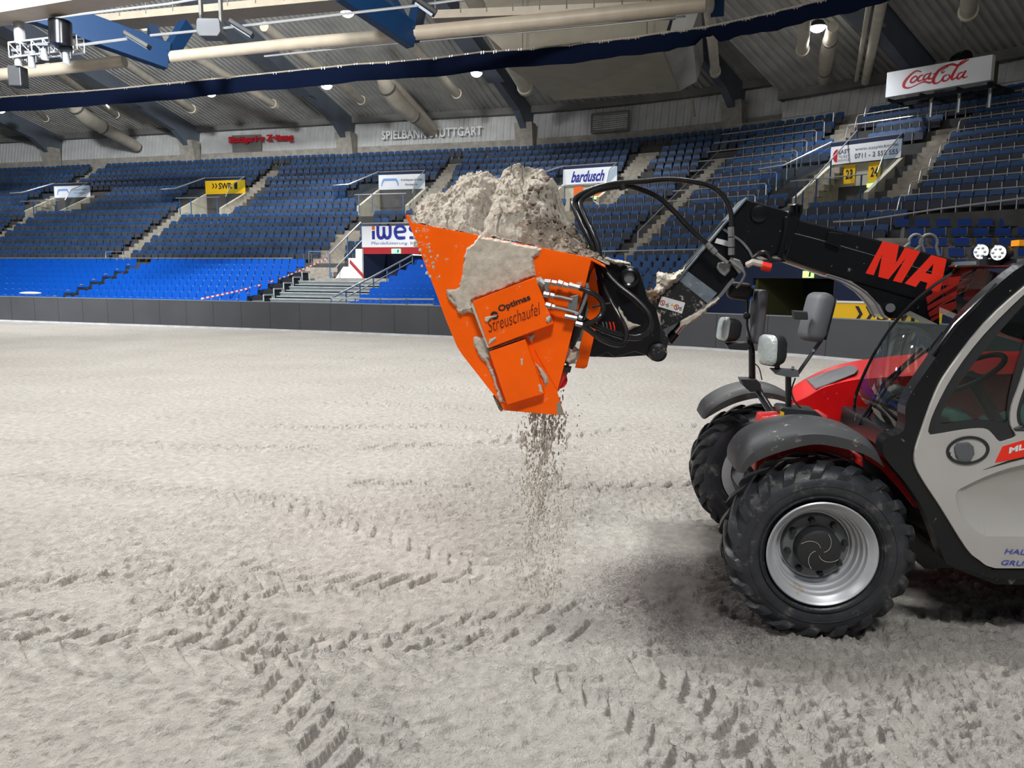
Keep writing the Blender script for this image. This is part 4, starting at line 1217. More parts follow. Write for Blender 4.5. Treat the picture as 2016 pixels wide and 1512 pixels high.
# ================================================================== sponsor portal at the foot of the upper tier
def low_portal():
    sa, sb, o0 = iw_a, iw_b, iw_off
    zt = iw_top; zb2 = z_at(487, sa, o0); zb1 = z_at(500, sa, o0)
    A = st(sa, o0, 0); B = st(sb, o0, 0); xd = (B - A).normalized(); nn = Vector((-xd.y, xd.x, 0)); nn = nn if nn.y > 0 else -nn; W = (B - A).length
    bo = MB().prism([A + Vector((0, 0, zb2)), B + Vector((0, 0, zb2)), B + Vector((0, 0, zt - 0.15)), A + Vector((0, 0, zt - 0.15))], nn * 0.05).build('advertising_banner', m_banner)
    MB().bar(A + Vector((0, 0, zt)), B + Vector((0, 0, zt)), 0.06).build('top_rail', m_rail, bo)
    for s_, ang in ((0, 0),):
        H = zt - zb2
        T = lambda body, x, z, w_, h_, m_, bold=0.0, shear=0.0: text_mb(body, A + xd * x + Vector((0, 0, zb2 + z)), xd, w_, h_, depth=0.012, bold=bold, shear=shear).build('lettering', m_, bo)
        # rounded letters drawn as strokes: i w e s t
        def L(st_, x, w_, m_): return strokes_mb(st_, A + xd * x + Vector((0, 0, zb2 + 0.33 * H)), xd, w_, 0.58 * H, depth=0.012).build('lettering', m_, bo)
        L([[(0.5, 0.0, 0.24), (0.5, 0.62, 0.24)]], 0.55, 0.30, m_bannerblue)
        L([[(0.5, 0.68, 0.24), (0.5, 0.95, 0.24)]], 0.55, 0.30, m_orangesign)
        L([[(0.10, 0.95, 0.24), (0.10, 0.35, 0.24), (0.2, 0.12, 0.24), (0.38, 0.12, 0.24), (0.48, 0.35, 0.24), (0.48, 0.9, 0.22)], [(0.48, 0.4, 0.2), (0.6, 0.12, 0.24), (0.78, 0.12, 0.24), (0.88, 0.35, 0.24), (0.88, 0.95, 0.24)]], 0.88, 0.92, m_bannerblue)
        L([[(0.15, 0.50, 0.2), (0.85, 0.55, 0.2), (0.80, 0.80, 0.22), (0.5, 0.95, 0.22), (0.18, 0.78, 0.24), (0.12, 0.45, 0.24), (0.28, 0.12, 0.24), (0.6, 0.08, 0.24), (0.9, 0.10, 0.2)]], 1.90, 0.75, m_bannerblue)
        L([[(0.85, 0.9, 0.2), (0.3, 0.88, 0.22), (0.2, 0.66, 0.22), (0.8, 0.4, 0.22), (0.7, 0.12, 0.22), (0.1, 0.1, 0.2)]], 2.75, 0.6, m_bannerblue)
        L([[(0.3, 1.0, 0.22), (0.3, 0.3, 0.22), (0.5, 0.1, 0.22), (0.8, 0.1, 0.2)], [(0.0, 0.75, 0.18), (0.8, 0.75, 0.18)]], 3.4, 0.55, m_bannerblue)
        T('Pferdefütterung. Individuell.', 0.55, 0.07 * H, 3.7, 0.16 * H, m_bannerblue, 0.0, 0.2)
    thing(bo, 'white banner with big dark blue rounded letters beside the bucket', 'banner')
    e = empty('tunnel_entrance', (0, 0, 0), 'dark stand tunnel entrance with a red band over it', 'entrance')
    MB().prism([A + Vector((0, 0, zb1)) - nn * .02, B + Vector((0, 0, zb1)) - nn * .02, B + Vector((0, 0, zb2)) - nn * .02, A + Vector((0, 0, zb2)) - nn * .02], nn * 0.1).build('lintel', m_redband, e, label='red painted lintel')
    C0 = A + nn * 2.6; C1 = B + nn * 2.6
    MB().prism([C0 + Vector((0, 0, 0)), C1 + Vector((0, 0, 0)), C1 + Vector((0, 0, zb2)), C0 + Vector((0, 0, zb2))], nn * 0.1).build('rear_wall', m_navy, e)
    MB().prism([B, C1, C1 + Vector((0, 0, zb2)), B + Vector((0, 0, zb2))], -xd * 0.1).build('side_wall', m_navy, e)
    MB().prism([A, C0, C0 + Vector((0, 0, zb2)), A + Vector((0, 0, zb2))], xd * 0.1).build('side_wall', m_navy, e)
    # white flank wall with a red stripe beside the stairs
    q = [st(sa - 0.05, -0.5, Z_WALK), st(sa - 0.05, -2.4, Z_WALK), st(sa - 0.45, -2.3, 2.2), st(sa - 0.45, -0.9, 3.4), st(sa - 0.05, -0.5, 3.4)]
    pz = at_y(690, 495, A.y - 1.0); 
    a_, b_, c_, d_ = [at_y(x, y, A.y - 0.3) for x, y in ((628 + 12, 548), (713, 548), (713, 490), (700, 490))]
    fw = [at_y(660, 548, A.y - 0.25), at_y(713, 548, A.y - 0.25), at_y(713, 490, A.y - 0.25), at_y(700, 490, A.y - .25), at_y(700, 508, A.y - .25), at_y(686, 508, A.y - .25), at_y(686, 525, A.y - .25), at_y(676, 525, A.y - .25)]
    MB().prism(fw, nn * 0.15).build('flank_wall', m_banner, e)
    stp = [at_y(689, 511, A.y - 0.28), at_y(716, 541, A.y - .28), at_y(716, 549, A.y - .28), at_y(688, 518, A.y - .28)]
    MB().prism(stp, nn * 0.02).build('stripe', m_redband, e, label='dark red stripe')
    c = A + xd * ((786 - 713) / 1500 * A.y * 1.02) - nn * 0.1
    exit_sign(c + Vector((0, 0, zb1 + 0.02)), xd, nn, 0.5, 0.24, label='green lit exit sign on the red band of the dark tunnel')
low_portal()
# concrete stairs up beside it
fl = flight(a3 + 0.3, -2, 4, 'concrete_stairs', 'concrete stairs climbing beside the white banner with big blue letters', 2.0)
zz0 = Z_WALK
p_ = lambda px, py, off: st(s_at(px, off, 2.5 if off < 0 else 4), off, z_at(py, s_at(px, off, 2.5 if off < 0 else 4), off))
hr = [p_(649, 500, -1.8), p_(711, 438, 1.9)]
rail_run(hr, 0.045, [(hr[0], 1.4), (hr[0].lerp(hr[1], 0.55), 1.4), (hr[1], 1.0)], label='steel handrail of the concrete stairs beside the white banner')
hr = [p_(652, 536, -2.2), p_(712, 474, 1.6)]
rail_run(hr, 0.03, [(hr[0], 0.7)], label='lower steel handrail of the concrete stairs beside the white banner')
# white line rail in front of the upper tier
z = 2.68
rail_run([st(s, -0.7, 2.72) for s in (S_MIN, -20, a3 - 1.3)], 0.035, label='long steel rail along the foot of the upper tier')
rail_run([st(s, -0.4, 3.0) for s in spans(iw_b + 0.5, s_corner - 1, 2.0)], 0.03, label='steel rail along the foot of the upper tier behind the hoses')
for (x0, x1, y0, y1, t_) in ((608, 643, 500, 497, 'small steel hoop rail beside the stair head'), (208, 242, 497, 497, 'small steel hoop rail in the dark seats beyond the barrier')):
    s0 = s_at(x0, -0.2, 2.9); s1 = s_at(x1, -0.2, 2.9)
    rail_run([st(s0, -.2, 2.5), st(s0, -.2, 3.1), st(s1, -.2, 3.1), st(s1, -.2, 2.5)], 0.025, label=t_)
# handrails around the small bright block
n0 = brow(0)
def pz(px, py, off): 
    z = 1.0
    for _ in range(5): s = s_at(px, off, z); z = z_at(py, s, off)
    return st(s, off, z)
hr = [pz(652, 587, -10.6), pz(735, 544, -7.2), pz(812, 502, -4.2), pz(836, 503, -4.0)]
rail_run(hr, 0.04, [(hr[0], 0.9), (hr[1], 0.9), (hr[0].lerp(hr[1], .33), .9), (hr[0].lerp(hr[1], .66), .9), (hr[1].lerp(hr[2], .33), .9), (hr[1].lerp(hr[2], .66), .9), (hr[2], 0.9)], label='steel handrail climbing beside the small bright blue block')
hr = [q - Vector((0, 0, 0.28)) for q in hr]
rail_run(hr[:3], 0.025, label='lower rail of the climbing handrail by the small bright blue block')
hr = [pz(652, 587, -10.6), pz(760, 589, -10.7), pz(854, 589, -10.8)]
rail_run(hr, 0.035, [(hr[0].lerp(hr[2], t), 0.7) for t in (0.25, 0.5, 0.75, 1.0)], label='steel rail in front of the small bright blue block')
rail_run([q - Vector((0, 0, 0.2)) for q in hr], 0.03, label='lower steel rail in front of the small bright blue block')
# red and white tape
a_ = pz(396, 588, -10.4); b_ = pz(645, 508, -2.4)
tp = MB(); tw = MB(); N_ = 60
for i in range(N_):
    p = a_.lerp(b_, i / N_) - Vector((0, 0, 0.25 * math.sin(PI * i / N_))); q = a_.lerp(b_, (i + 1) / N_) - Vector((0, 0, 0.25 * math.sin(PI * (i + 1) / N_)))
    tw.bar(p, q, 0.01, 0.07)
o = tw.build('barrier_tape', m_white, clean=False); o.data.materials.append(m_tape)
for k_, f_ in enumerate(o.data.polygons): f_.material_index = (k_ // 6) % 2
thing(o, 'red and white barrier tape slung across the bright blue seats', 'tape')
# pale folded sheet on the front of the aisle
s0 = s_at(75, brow(0)[0], 0.9); q = st(s0, brow(0)[0] - 0.4, z_at(577, s0, brow(0)[0] - 0.4)); n, u = frame(s0)
o = MB().ball((0, 0, 0), 0.52, 0.18, 0.07, 20, 8).build('pale_cushion', m_yellow if 0 else m_banner, smooth=True); o.location = q
thing(o, 'pale oval cushion lying at the foot of the stepped aisle', 'cushion')

# ================================================================== corner: navy wall, olive tunnel, lower block, row rails
def corner():
    Yw = 24.0
    A = at_y(1400, 600, 26.5); B = at_y(1712, 600, 21.5); A.z = B.z = 0
    xd = (B - A).normalized(); nn = Vector((-xd.y, xd.x, 0)); W = (B - A).length
    def X(px):       # distance along the wall face behind a pixel column
        lo, hi = -3, W + 6
        for _ in range(40):
            m = (lo + hi) / 2
            if proj(A + xd * m + Vector((0, 0, 1.5)))[0] < px: lo = m
            else: hi = m
        return lo
    def Zp(px, py):
        c = A + xd * X(px); lo, hi = -1, 6
        for _ in range(40):
            m = (lo + hi) / 2
            if proj(Vector((c.x, c.y, m)))[1] > py: lo = m
            else: hi = m
        return lo
    x0, x1 = X(1482), X(1642); zt = Zp(1560, 548); ztop = Zp(1560, 508)
    e = empty('corner_tunnel', (0, 0, 0), 'wide olive tunnel mouth in a navy wall behind the mirrors', 'entrance')
    mb = MB()
    for (a, b, z0, z1) in ((x0, x1, zt, ztop), (-0.2, x0, 0, ztop), (x1, W + 4.0, 0, ztop * 0.93)):
        mb.prism([A + xd * a + Vector((0, 0, z0)), A + xd * b + Vector((0, 0, z0)), A + xd * b + Vector((0, 0, z1)), A + xd * a + Vector((0, 0, z1))], nn * 0.12)
    mb.build('front_wall', m_navy, e)
    D = 5.0
    mb = MB()
    mb.prism([A + xd * x0 + nn * D, A + xd * x1 + nn * D, A + xd * x1 + nn * D + Vector((0, 0, zt)), A + xd * x0 + nn * D + Vector((0, 0, zt))], nn * 0.1); mb.build('rear_wall', m_olive, e)
    for x in (x0, x1 - 0.1):
        MB().prism([A + xd * x + nn * 0.12, A + xd * x + nn * D, A + xd * x + nn * D + Vector((0, 0, zt)), A + xd * x + nn * .12 + Vector((0, 0, zt))], xd * 0.1).build('side_wall', m_olive, e)
    MB().prism([A + xd * x0 + nn * .12 + Vector((0, 0, zt)), A + xd * x1 + nn * .12 + Vector((0, 0, zt)), A + xd * x1 + nn * D + Vector((0, 0, zt)), A + xd * x0 + nn * D + Vector((0, 0, zt))], Vector((0, 0, 0.12))).build('soffit', m_olive, e)
    MB().bar(A + xd * x0 + nn * 2.5 + Vector((0, 0, zt - 0.35)), A + xd * x1 + nn * 2.5 + Vector((0, 0, zt - 0.35)), 0.15, 0.5).build('crossbeam', m_dkopen, e)
    exit_sign(A + xd * X(1592) - nn * 0.1 + Vector((0, 0, zt + 0.02)), xd, nn, 0.34, 0.2, label='green lit exit sign over the olive tunnel mouth', m_=m_exit2)
    lt = MB().box(-0.18, 0.18, -0.05, 0.05, -0.02, 0.02).build('ceiling_light', m_lampsoft); lt.location = A + xd * X(1600) + nn * 1.5 + Vector((0, 0, zt - 0.12))
    thing(lt, 'small strip light inside the olive tunnel mouth', 'lamp')
    # dark blue fixed seats between the long aisle and the wall
    return A, xd, nn, W
CA, CXD, CNN, CW = corner()
def lower_block(x0, x1, nrow, ztop, otop, rise, run, pitch, group, rl, sname):
    slots = []
    for r in range(nrow):
        z = ztop - rise * r; o = otop - run * r
        s0 = s_at(x0, o, z); s1 = s_at(x1, o, z)
        s = s0 + (pitch * 0.5 if r % 2 else 0); c = 0
        while s < s1:
            c += 1; slots.append((s, o, z, 'flat blue tip-up seat, %s row down, %s seat along, %s' % (ordw(r + 1), ordw(c), sname))); s += pitch / (1 + o / R_ARC)
    mb = MB()
    for r in range(nrow):
        z = ztop - rise * r; o = otop - run * r
        s0 = s_at(x0, o, z); s1 = s_at(x1, o, z)
        mb2 = sweep([(o - 0.35, -0.2), (o - 0.35, z), (o - 0.35 + run, z), (o - 0.35 + run, -0.2)], s0 - 0.5, s1 + 0.3, 1.0); mb.add(mb2.v, mb2.f)
    t = mb.build('block_terrace', m_conc); thing(t, 'pale stepped terrace %s' % sname, 'terrace')
    bk = MB(); bk.hexa([(-.2, .30, .42), (.2, .30, .42), (.2, .34, .42), (-.2, .34, .42), (-.2, .38, .74), (.2, .38, .74), (.2, .42, .74), (-.2, .42, .74)])
    pn = MB(); pn.hexa([(-.2, .02, .40), (.2, .02, .40), (.2, .30, .38), (-.2, .30, .38), (-.2, .02, .44), (.2, .02, .44), (.2, .30, .43), (-.2, .30, .43)])
    br = MB(); br.box(-.03, .03, .1, .3, 0, .4)
    place_seats(slots, (bk, pn, br), ('backrest', 'seat_pan', 'bracket'), (m_darkseat, m_seatshell, m_bracket), 'flat_blue_seat', 'block_seating', 'seat', group, rl, 300)
def front_block():
    u = Vector((0.985, -0.17, 0)).normalized(); n = Vector((-u.y, u.x, 0)); nrow = 6
    o0 = at_y(1770, 432, 26.4); L = 6.2; z0 = o0.z - 0.62
    mb = MB(); slots = []
    bk = MB(); bk.hexa([(-.22, .30, .40), (.22, .30, .40), (.22, .34, .40), (-.22, .34, .40), (-.22, .36, .66), (.22, .36, .66), (.22, .40, .66), (-.22, .40, .66)])
    pn = MB(); pn.hexa([(-.2, .04, .38), (.2, .04, .38), (.2, .30, .36), (-.2, .30, .36), (-.2, .04, .42), (.2, .04, .42), (.2, .30, .41), (-.2, .30, .41)])
    br = MB(); br.box(-.03, .03, .1, .3, 0, .4)
    me = [to_mesh(a, b, c) for a, b, c in ((bk, 'backrest', m_flatseat), (pn, 'seat_pan', m_seatshell), (br, 'bracket', m_bracket))]
    for r in range(nrow):
        c = Vector((o0.x, o0.y, 0)) - n * (0.85 * r); z = z0 - 0.36 * r
        mb.prism([c - u * .6 + Vector((0, 0, 0)), c + u * (L + .5), c + u * (L + .5) + Vector((0, 0, z)), c - u * .6 + Vector((0, 0, z))], n * 0.85)
        for k in range(9):
            x = 0.2 + k * 0.66 + (0.22 if r % 2 else 0)
            if x > L: continue
            e = empty('flat_blue_seat', c + u * x + Vector((0, 0, z)), 'flat blue seat above the boom, %s row down, %s seat along' % (ordw(r + 1), ordw(k + 1)), 'seat', math.atan2(u.y, u.x), 'flat blue seats above the boom')
            for m_ in me:
                ob = bpy.data.objects.new(m_.name, m_); COL.objects.link(ob); ob.parent = e
    thing(mb.build('block_terrace', m_conc), 'pale stepped terrace under the flat blue seats above the boom', 'terrace')
m_flatseat = mat('flat_seat_blue', (0.008, 0.045, 0.24), 0.5)
front_block()
lower_block(1190, 1345, 7, 2.05, -1.3, 0.28, 0.80, 0.55, 'flat blue seats behind the coupler', 'flat blue seats behind the coupler', 'behind the coupler')

# row rails of the corner blocks
def row_rails():
    rise_s = a5
    k = 0
    for r in range(2, 13):
        o = r * RUN - 0.05; z = ZB + 0.57 * r + 0.75
        if 4 <= r <= 10 or r > 10:
            sL = a5 + 0.35; sR = min(a6, a6u) - 0.75 if r <= 10 else a6u - 0.8
            if r in (3, 4, 5, 6, 7, 8, 9, 10, 11, 12):
                pts = [st(s, o, z) for s in spans(sL, sR, 1.2)] + [st(sR + 0.12, o - 0.1, z - 0.1), st(sR + 0.14, o - 0.12, z - 0.85)]
                rail_run(pts, 0.025, label='steel row rail in front of the %s row between long aisle and corner stairs' % ordw(r + 1)); k += 1
        if r >= 3:
            sL = (a7 + 0.8) if r <= 9 else (a6u + 0.8)
            if PORT[4]['sa'] - 1 < sL < PORT[4]['sb'] + 0.8 and r < 10: sL = PORT[4]['sb'] + 1.8
            pts = [st(sL - 0.10, o - 0.05, z - 0.55), st(sL - 0.06, o, z - 0.12)] + [st(s, o, z) for s in spans(sL, S_MAX - 3, 1.5)]
            rail_run(pts, 0.025, label='steel row rail in front of the %s row of the corner block' % ordw(r + 1))
    # sloping handrail along the long aisle
    pts = [st(a5 + 0.3, 1.1, tier_z(1.1) + 0.2), st(a5 + 0.3, 1.1, tier_z(1.1) + 0.85), st(a5 + 0.3, 10.0, tier_z(10.0, rise_s) + 0.85)]
    rail_run(pts, 0.03, label='sloping steel handrail beside the long aisle')
    pts = [st(a6 + 0.65, 3.0, tier_z(3.0, a6) + 0.95), st(a6 + 0.65, 7.4, tier_z(7.4, a6) + 1.0)]
    rail_run(pts, 0.03, [(pts[0], 1.0), (pts[0].lerp(pts[1], .5), 1.0), (pts[1], 1.0)], label='steel handrail of the stairs below the phone number banner')
row_rails()
rail_run([at_y(1640, 437, 25), at_y(1700, 434, 24.6), at_y(1850, 411, 23.8), at_y(2060, 384, 22.6)], 0.03, label='long steel rail above the flat blue seats')

# ================================================================== white script sign on posts
def script_sign():
    Yc = 33.0
    a = at_y(1743, 192, 34.0); b = at_y(1950, 157, 30.6); a2 = at_y(1743, 143, 34.0); b2 = at_y(1950, 107, 30.6)
    H = ((a2.z - a.z) + (b2.z - b.z)) / 2
    z0 = (a.z + b.z) / 2; A = Vector((a.x, a.y, z0)); B = Vector((b.x, b.y, z0))
    A = Vector((a.x, a.y, a.z)); B = Vector((b.x, b.y, b.z))
    xd = (B - A).normalized(); W = (B - A).length; ud = Vector((0, 0, 1)); nn = xd.cross(ud).normalized(); nn = -nn if nn.y < 0 else nn
    H = a2.z - a.z; H2 = b2.z - b.z
    q = [A, B, B + ud * H2, A + ud * H]
    o = MB().prism(q, nn * 0.25).build('roadside_script_sign', m_banner)
    o.name = 'script_sign'
    S_ = [
        # C
        [(0.30, 0.86, .05), (0.22, 0.97, .06), (0.14, 0.84, .09), (0.05, 0.50, .13), (0.03, 0.22, .13), (0.08, 0.06, .08), (0.16, 0.06, .05), (0.28, 0.20, .04), (0.36, 0.24, .07), (0.44, 0.13, .09), (0.50, 0.20, .03)],
        # o c a
        [(0.20, 0.66, .05), (0.15, 0.55, .08), (0.14, 0.36, .08), (0.19, 0.34, .07), (0.24, 0.50, .08), (0.22, 0.66, .06), (0.18, 0.66, .05)],
        [(0.33, 0.66, .05), (0.28, 0.62, .07), (0.25, 0.42, .09), (0.28, 0.33, .07), (0.34, 0.40, .04)],
        [(0.42, 0.68, .05), (0.36, 0.62, .07), (0.34, 0.42, .09), (0.37, 0.34, .07), (0.42, 0.50, .06)], [(0.45, 0.72, .09), (0.42, 0.42, .10), (0.45, 0.34, .06), (0.50, 0.42, .03)],
        [(0.485, 0.60, .05), (0.53, 0.62, .05)],
        # C
        [(0.66, 0.64, .05), (0.62, 0.56, .05), (0.62, 0.72, .05), (0.70, 0.90, .06), (0.66, 0.93, .07), (0.56, 0.72, .12), (0.50, 0.36, .15), (0.50, 0.12, .13), (0.54, 0.02, .08), (0.60, 0.10, .06), (0.65, 0.35, .06)],
        [(0.66, 0.93, .06), (0.76, 0.96, .10), (0.84, 0.84, .09), (0.90, 0.90, .09), (1.0, 1.06, .05)],
        # o
        [(0.70, 0.42, .05), (0.65, 0.34, .08), (0.64, 0.12, .09), (0.69, 0.08, .07), (0.74, 0.24, .08), (0.72, 0.42, .06)],
        # l
        [(0.97, 1.10, .04), (0.88, 0.96, .07), (0.80, 0.50, .12), (0.77, 0.20, .12), (0.79, 0.08, .08), (0.85, 0.2, .04)],
        # a
        [(0.93, 0.40, .05), (0.87, 0.34, .07), (0.85, 0.14, .09), (0.88, 0.06, .07), (0.93, 0.22, .06)], [(0.97, 0.46, .09), (0.93, 0.16, .10), (0.96, 0.06, .06), (1.0, 0.12, .03)]]
    S_ = [[(a_, b_, c_ * 1.3) for a_, b_, c_ in q_] for q_ in S_]
    sw = strokes_mb(S_, A + xd * W * 0.165 + ud * (H * 0.20) - nn * 0.01, xd, W * 0.63, H * 0.66, updir=(0, 0, 1), depth=0.0)
    sw.build('lettering', m_cokered, o)
    e = MB()
    for dy in (0.4, 1.2, 2.0): e.bar(A + nn * dy - ud * 0.15, B + nn * dy - ud * 0.15, 0.08, 0.14)
    for t in (0.02, 0.35, 0.7, 0.98): c = A.lerp(B, t); e.bar(c - ud * 0.1, c + nn * 2.2 - ud * 0.1, 0.08, 0.10)
    e.build('carrier_frame', m_dkopen, o)
    for t in (0.35, 0.62, 0.9):
        c = A.lerp(B, t) + nn * 1.0
        MB().cyl(c - ud * 0.1, Vector((c.x, c.y, 8.6)), 0.07, 8).build('post', m_rail, o, smooth=True)
    thing(o, 'white box sign with red script lettering on posts in the corner', 'sign')
    # black projector behind it
    c = at_y(1890, 118, 33.0)
    pb = MB(); pb.ball((0, 0, 0), 0.38, 0.45, 0.32, 14, 8); pb.cyl((0, -0.45, 0.02), (0, -0.15, 0), 0.26, 14)
    o2 = pb.build('stage_projector', m_black, smooth=True); o2.location = c
    MB().bar((0, 0, .2), (0, 0, 1.6), 0.05).build('hanger', m_beam, o2)
    thing(o2, 'round black projector hanging just above the white script sign', 'projector')
    c = at_y(1958, 146, 31.4); o3 = MB().cyl((0, 0, -.35), (0, 0, .45), 0.12, 10).build('green_lamp', m_olive, smooth=True); o3.location = c
    thing(o3, 'small dark green cylinder lamp at the end of the white script sign', 'lamp')
script_sign()

# ================================================================== rigging at the upper corner
def lighting_truss():
    A = upx(16, 84, 24); B = upx(150, 68, 24.4)
    e = empty('lighting_truss', A, 'short aluminium lighting truss carrying moving heads', 'truss')
    L = B - A; z = Vector((0, 0, -0.42)); y = Vector((0, 0.4, 0))
    fr = MB()
    for q in (Vector((0, 0, 0)), z, y, y + z): fr.tube([q, q + L], 0.03, 6)
    n = 6
    for i in range(n + 1):
        p = L * (i / n)
        fr.tube([p, p + z], 0.018, 5); fr.tube([p + y, p + y + z], 0.018, 5)
        if i < n:
            q = L * ((i + 1) / n); fr.tube([p, q + z], 0.018, 5); fr.tube([p + y, q + y + z], 0.018, 5)
    fr.build('chord_frame', m_rail, e)
    mb = MB(); mb.cyl(Vector((0.25, 0.2, 0)), Vector((0.25, 0.2, 1.0)), 0.16, 12); mb.build('hoist', m_bracket, e, smooth=True)
    MB().cyl(Vector((0.25, 0.2, 1.0)), Vector((0.2, 0.2, 4)), 0.02, 6).build('chain', m_tape, e)
    lb = ['first', 'second', 'third', 'fourth']
    for i, (px, py) in enumerate(((36, 118), (63, 122), (88, 106), (131, 114))):
        c = upx(px, py, 24.2)
        m2 = empty('moving_head_lamp', c, '%s moving head lamp hanging from the lighting truss' % lb[i], 'lamp')
        b = MB(); b.cyl((0, 0, -0.16), (0.0, -0.05, 0.14), 0.11, 14, 0.08); b.build('head', m_bracket, m2, smooth=True)
        MB().cyl((0, 0, -0.17), (0, 0, -0.16), 0.10, 14).build('lens', m_lampsoft, m2, smooth=True)
        y_ = MB(); y_.bar((-0.14, 0, -0.02), (-0.14, 0, 0.24), 0.03, 0.06); y_.bar((0.14, 0, -0.02), (0.14, 0, 0.24), 0.03, 0.06); y_.box(-0.16, 0.16, -0.08, 0.08, 0.22, 0.30); y_.build('yoke', m_greyplastic, m2)
    c = upx(118, 66, 24.0); o = MB().cyl((0, 0, -.35), (0, 0.05, .35), 0.32, 14).build('cable_drum', m_black, smooth=True); o.location = c
    thing(o, 'dark round cable drum behind the lighting truss end', 'drum')
    c = upx(36, 152, 24.4); o = MB().box(-.2, .2, -.2, .2, -.3, .3).build('hanging_speaker', m_blackplastic, bevel=.03); o.location = c
    thing(o, 'small dark box hanging under the lighting truss', 'speaker')
lighting_truss()
def hanging_speaker():
    c = upx(416, 50, 27.0); e = empty('hanging_loudspeaker', c, 'dark loudspeaker hanging in a U bracket beside the rail', 'loudspeaker')
    mb = MB(); pr = [(-.40, -.28), (-.30, -.42), (.30, -.42), (.40, -.28), (.38, .06), (.34, .14), (-.34, .14), (-.38, .06)]
    mb.prism([Vector((x, -0.3, z)) for x, z in pr], (0, 0.6, 0)); mb.build('cabinet', m_greyplastic, e, bevel=.02)
    for x in (-.36, .30): MB().box(x, x + .08, -.1, .1, -.05, 1.0).build('bracket_arm', m_beam, e)
hanging_speaker()
for (px, py, t_) in ((270, 80, 'flat tilted floodlight beside the first blue truss'), (475, 57, 'flat tilted floodlight beside the hanging loudspeaker'), (836, 14, 'flat tilted floodlight over the second blue truss')):
    c = upx(px, py, 27.0); e = empty('flat_floodlight', c, t_, 'lamp', 0.0)
    e.rotation_euler = (0.15, 0.5, 0.3)
    MB().box(-.42, .42, -.30, .30, -.06, .10).build('housing', m_blackplastic, e, bevel=.03)
    MB().box(-.33, .33, -.12, .20, -.075, -.055).build('glass_front', m_lampsoft, e)
# ================================================================== telehandler
HA = math.radians(7.0)
VX = Vector((math.cos(HA), -math.sin(HA), 0)); VL = Vector((math.sin(HA), math.cos(HA), 0))
VO = on_z(1618, 1088, 0.46); VO.z = 0
class Frame:
    """vehicle-aligned frame: x to the machine's rear, y across to its far side, z up"""
    def __init__(s, o=(0, 0, 0)): s.o = Vector(o)
    def __call__(s, px, py, v):
        r = ray(px, py); t = (v - (CAM - VO).dot(VL)) / r.dot(VL); P = CAM + r * t - VO
        return Vector((P.dot(VX), v, P.z)) - s.o
    def world(s): return VO + VX * s.o.x + VL * s.o.y + Vector((0, 0, s.o.z))
V = Frame()
tele = empty('telehandler', VO, 'red and black telehandler with grey door holding up an orange bucket', 'telehandler', -HA)
def vpr(pix, v0, v1, name, m_, parent=tele, bevel=0.0, label=None, F=V, smooth=False):
    p = [F(x, y, v0) for x, y in pix]
    return MB().prism(p, (0, v1 - v0, 0)).build(name, m_, parent, bevel=bevel, label=label, smooth=smooth)
def holed(outer, holes, y0, th, name, m_, parent, bevel=0.0, label=None):
    """outline with holes (lists of (x, z)) made into a plate from y0 to y0+th"""
    cu = bpy.data.curves.new('h', 'CURVE'); cu.dimensions = '2D'; cu.fill_mode = 'BOTH'; cu.extrude = th / 2
    for lp in [outer] + holes:
        sp = cu.splines.new('POLY'); sp.points.add(len(lp) - 1)
        for q, (x, z) in zip(sp.points, lp): q.co = (x, z, 0, 1)
        sp.use_cyclic_u = True
    ob = bpy.data.objects.new('h', cu); COL.objects.link(ob)
    dg = bpy.context.evaluated_depsgraph_get(); dg.update()
    me = bpy.data.meshes.new_from_object(ob.evaluated_get(dg))
    vs = [(v.co.x, y0 + th / 2 - v.co.z, v.co.y) for v in me.vertices]; fs = [tuple(p.vertices) for p in me.polygons]
    bpy.data.objects.remove(ob); bpy.data.curves.remove(cu); bpy.data.meshes.remove(me)
    return MB().add(vs, fs).build(name, m_, parent, bevel=bevel, label=label)
def cr(pts, n=6, closed=False):
    """Catmull-Rom through points"""
    P = [Vector(p) for p in pts]; k = len(P); out = []
    rng = range(k if closed else k - 1)
    for i in rng:
        if closed: p0, p1, p2, p3 = P[i - 1], P[i], P[(i + 1) % k], P[(i + 2) % k]
        else: p0, p1, p2, p3 = P[max(i - 1, 0)], P[i], P[i + 1], P[min(i + 2, k - 1)]
        for j in range(n):
            t = j / n
            out.append(0.5 * ((2 * p1) + (p2 - p0) * t + (2 * p0 - 5 * p1 + 4 * p2 - p3) * t * t + (3 * p1 - p0 - 3 * p2 + p3) * t ** 3))
    if not closed: out.append(P[-1])
    return out
def curve2(pix, v, n=5, closed=False): return [(p.x, p.z) for p in cr([V(x, y, v) for x, y in pix], n, closed)]

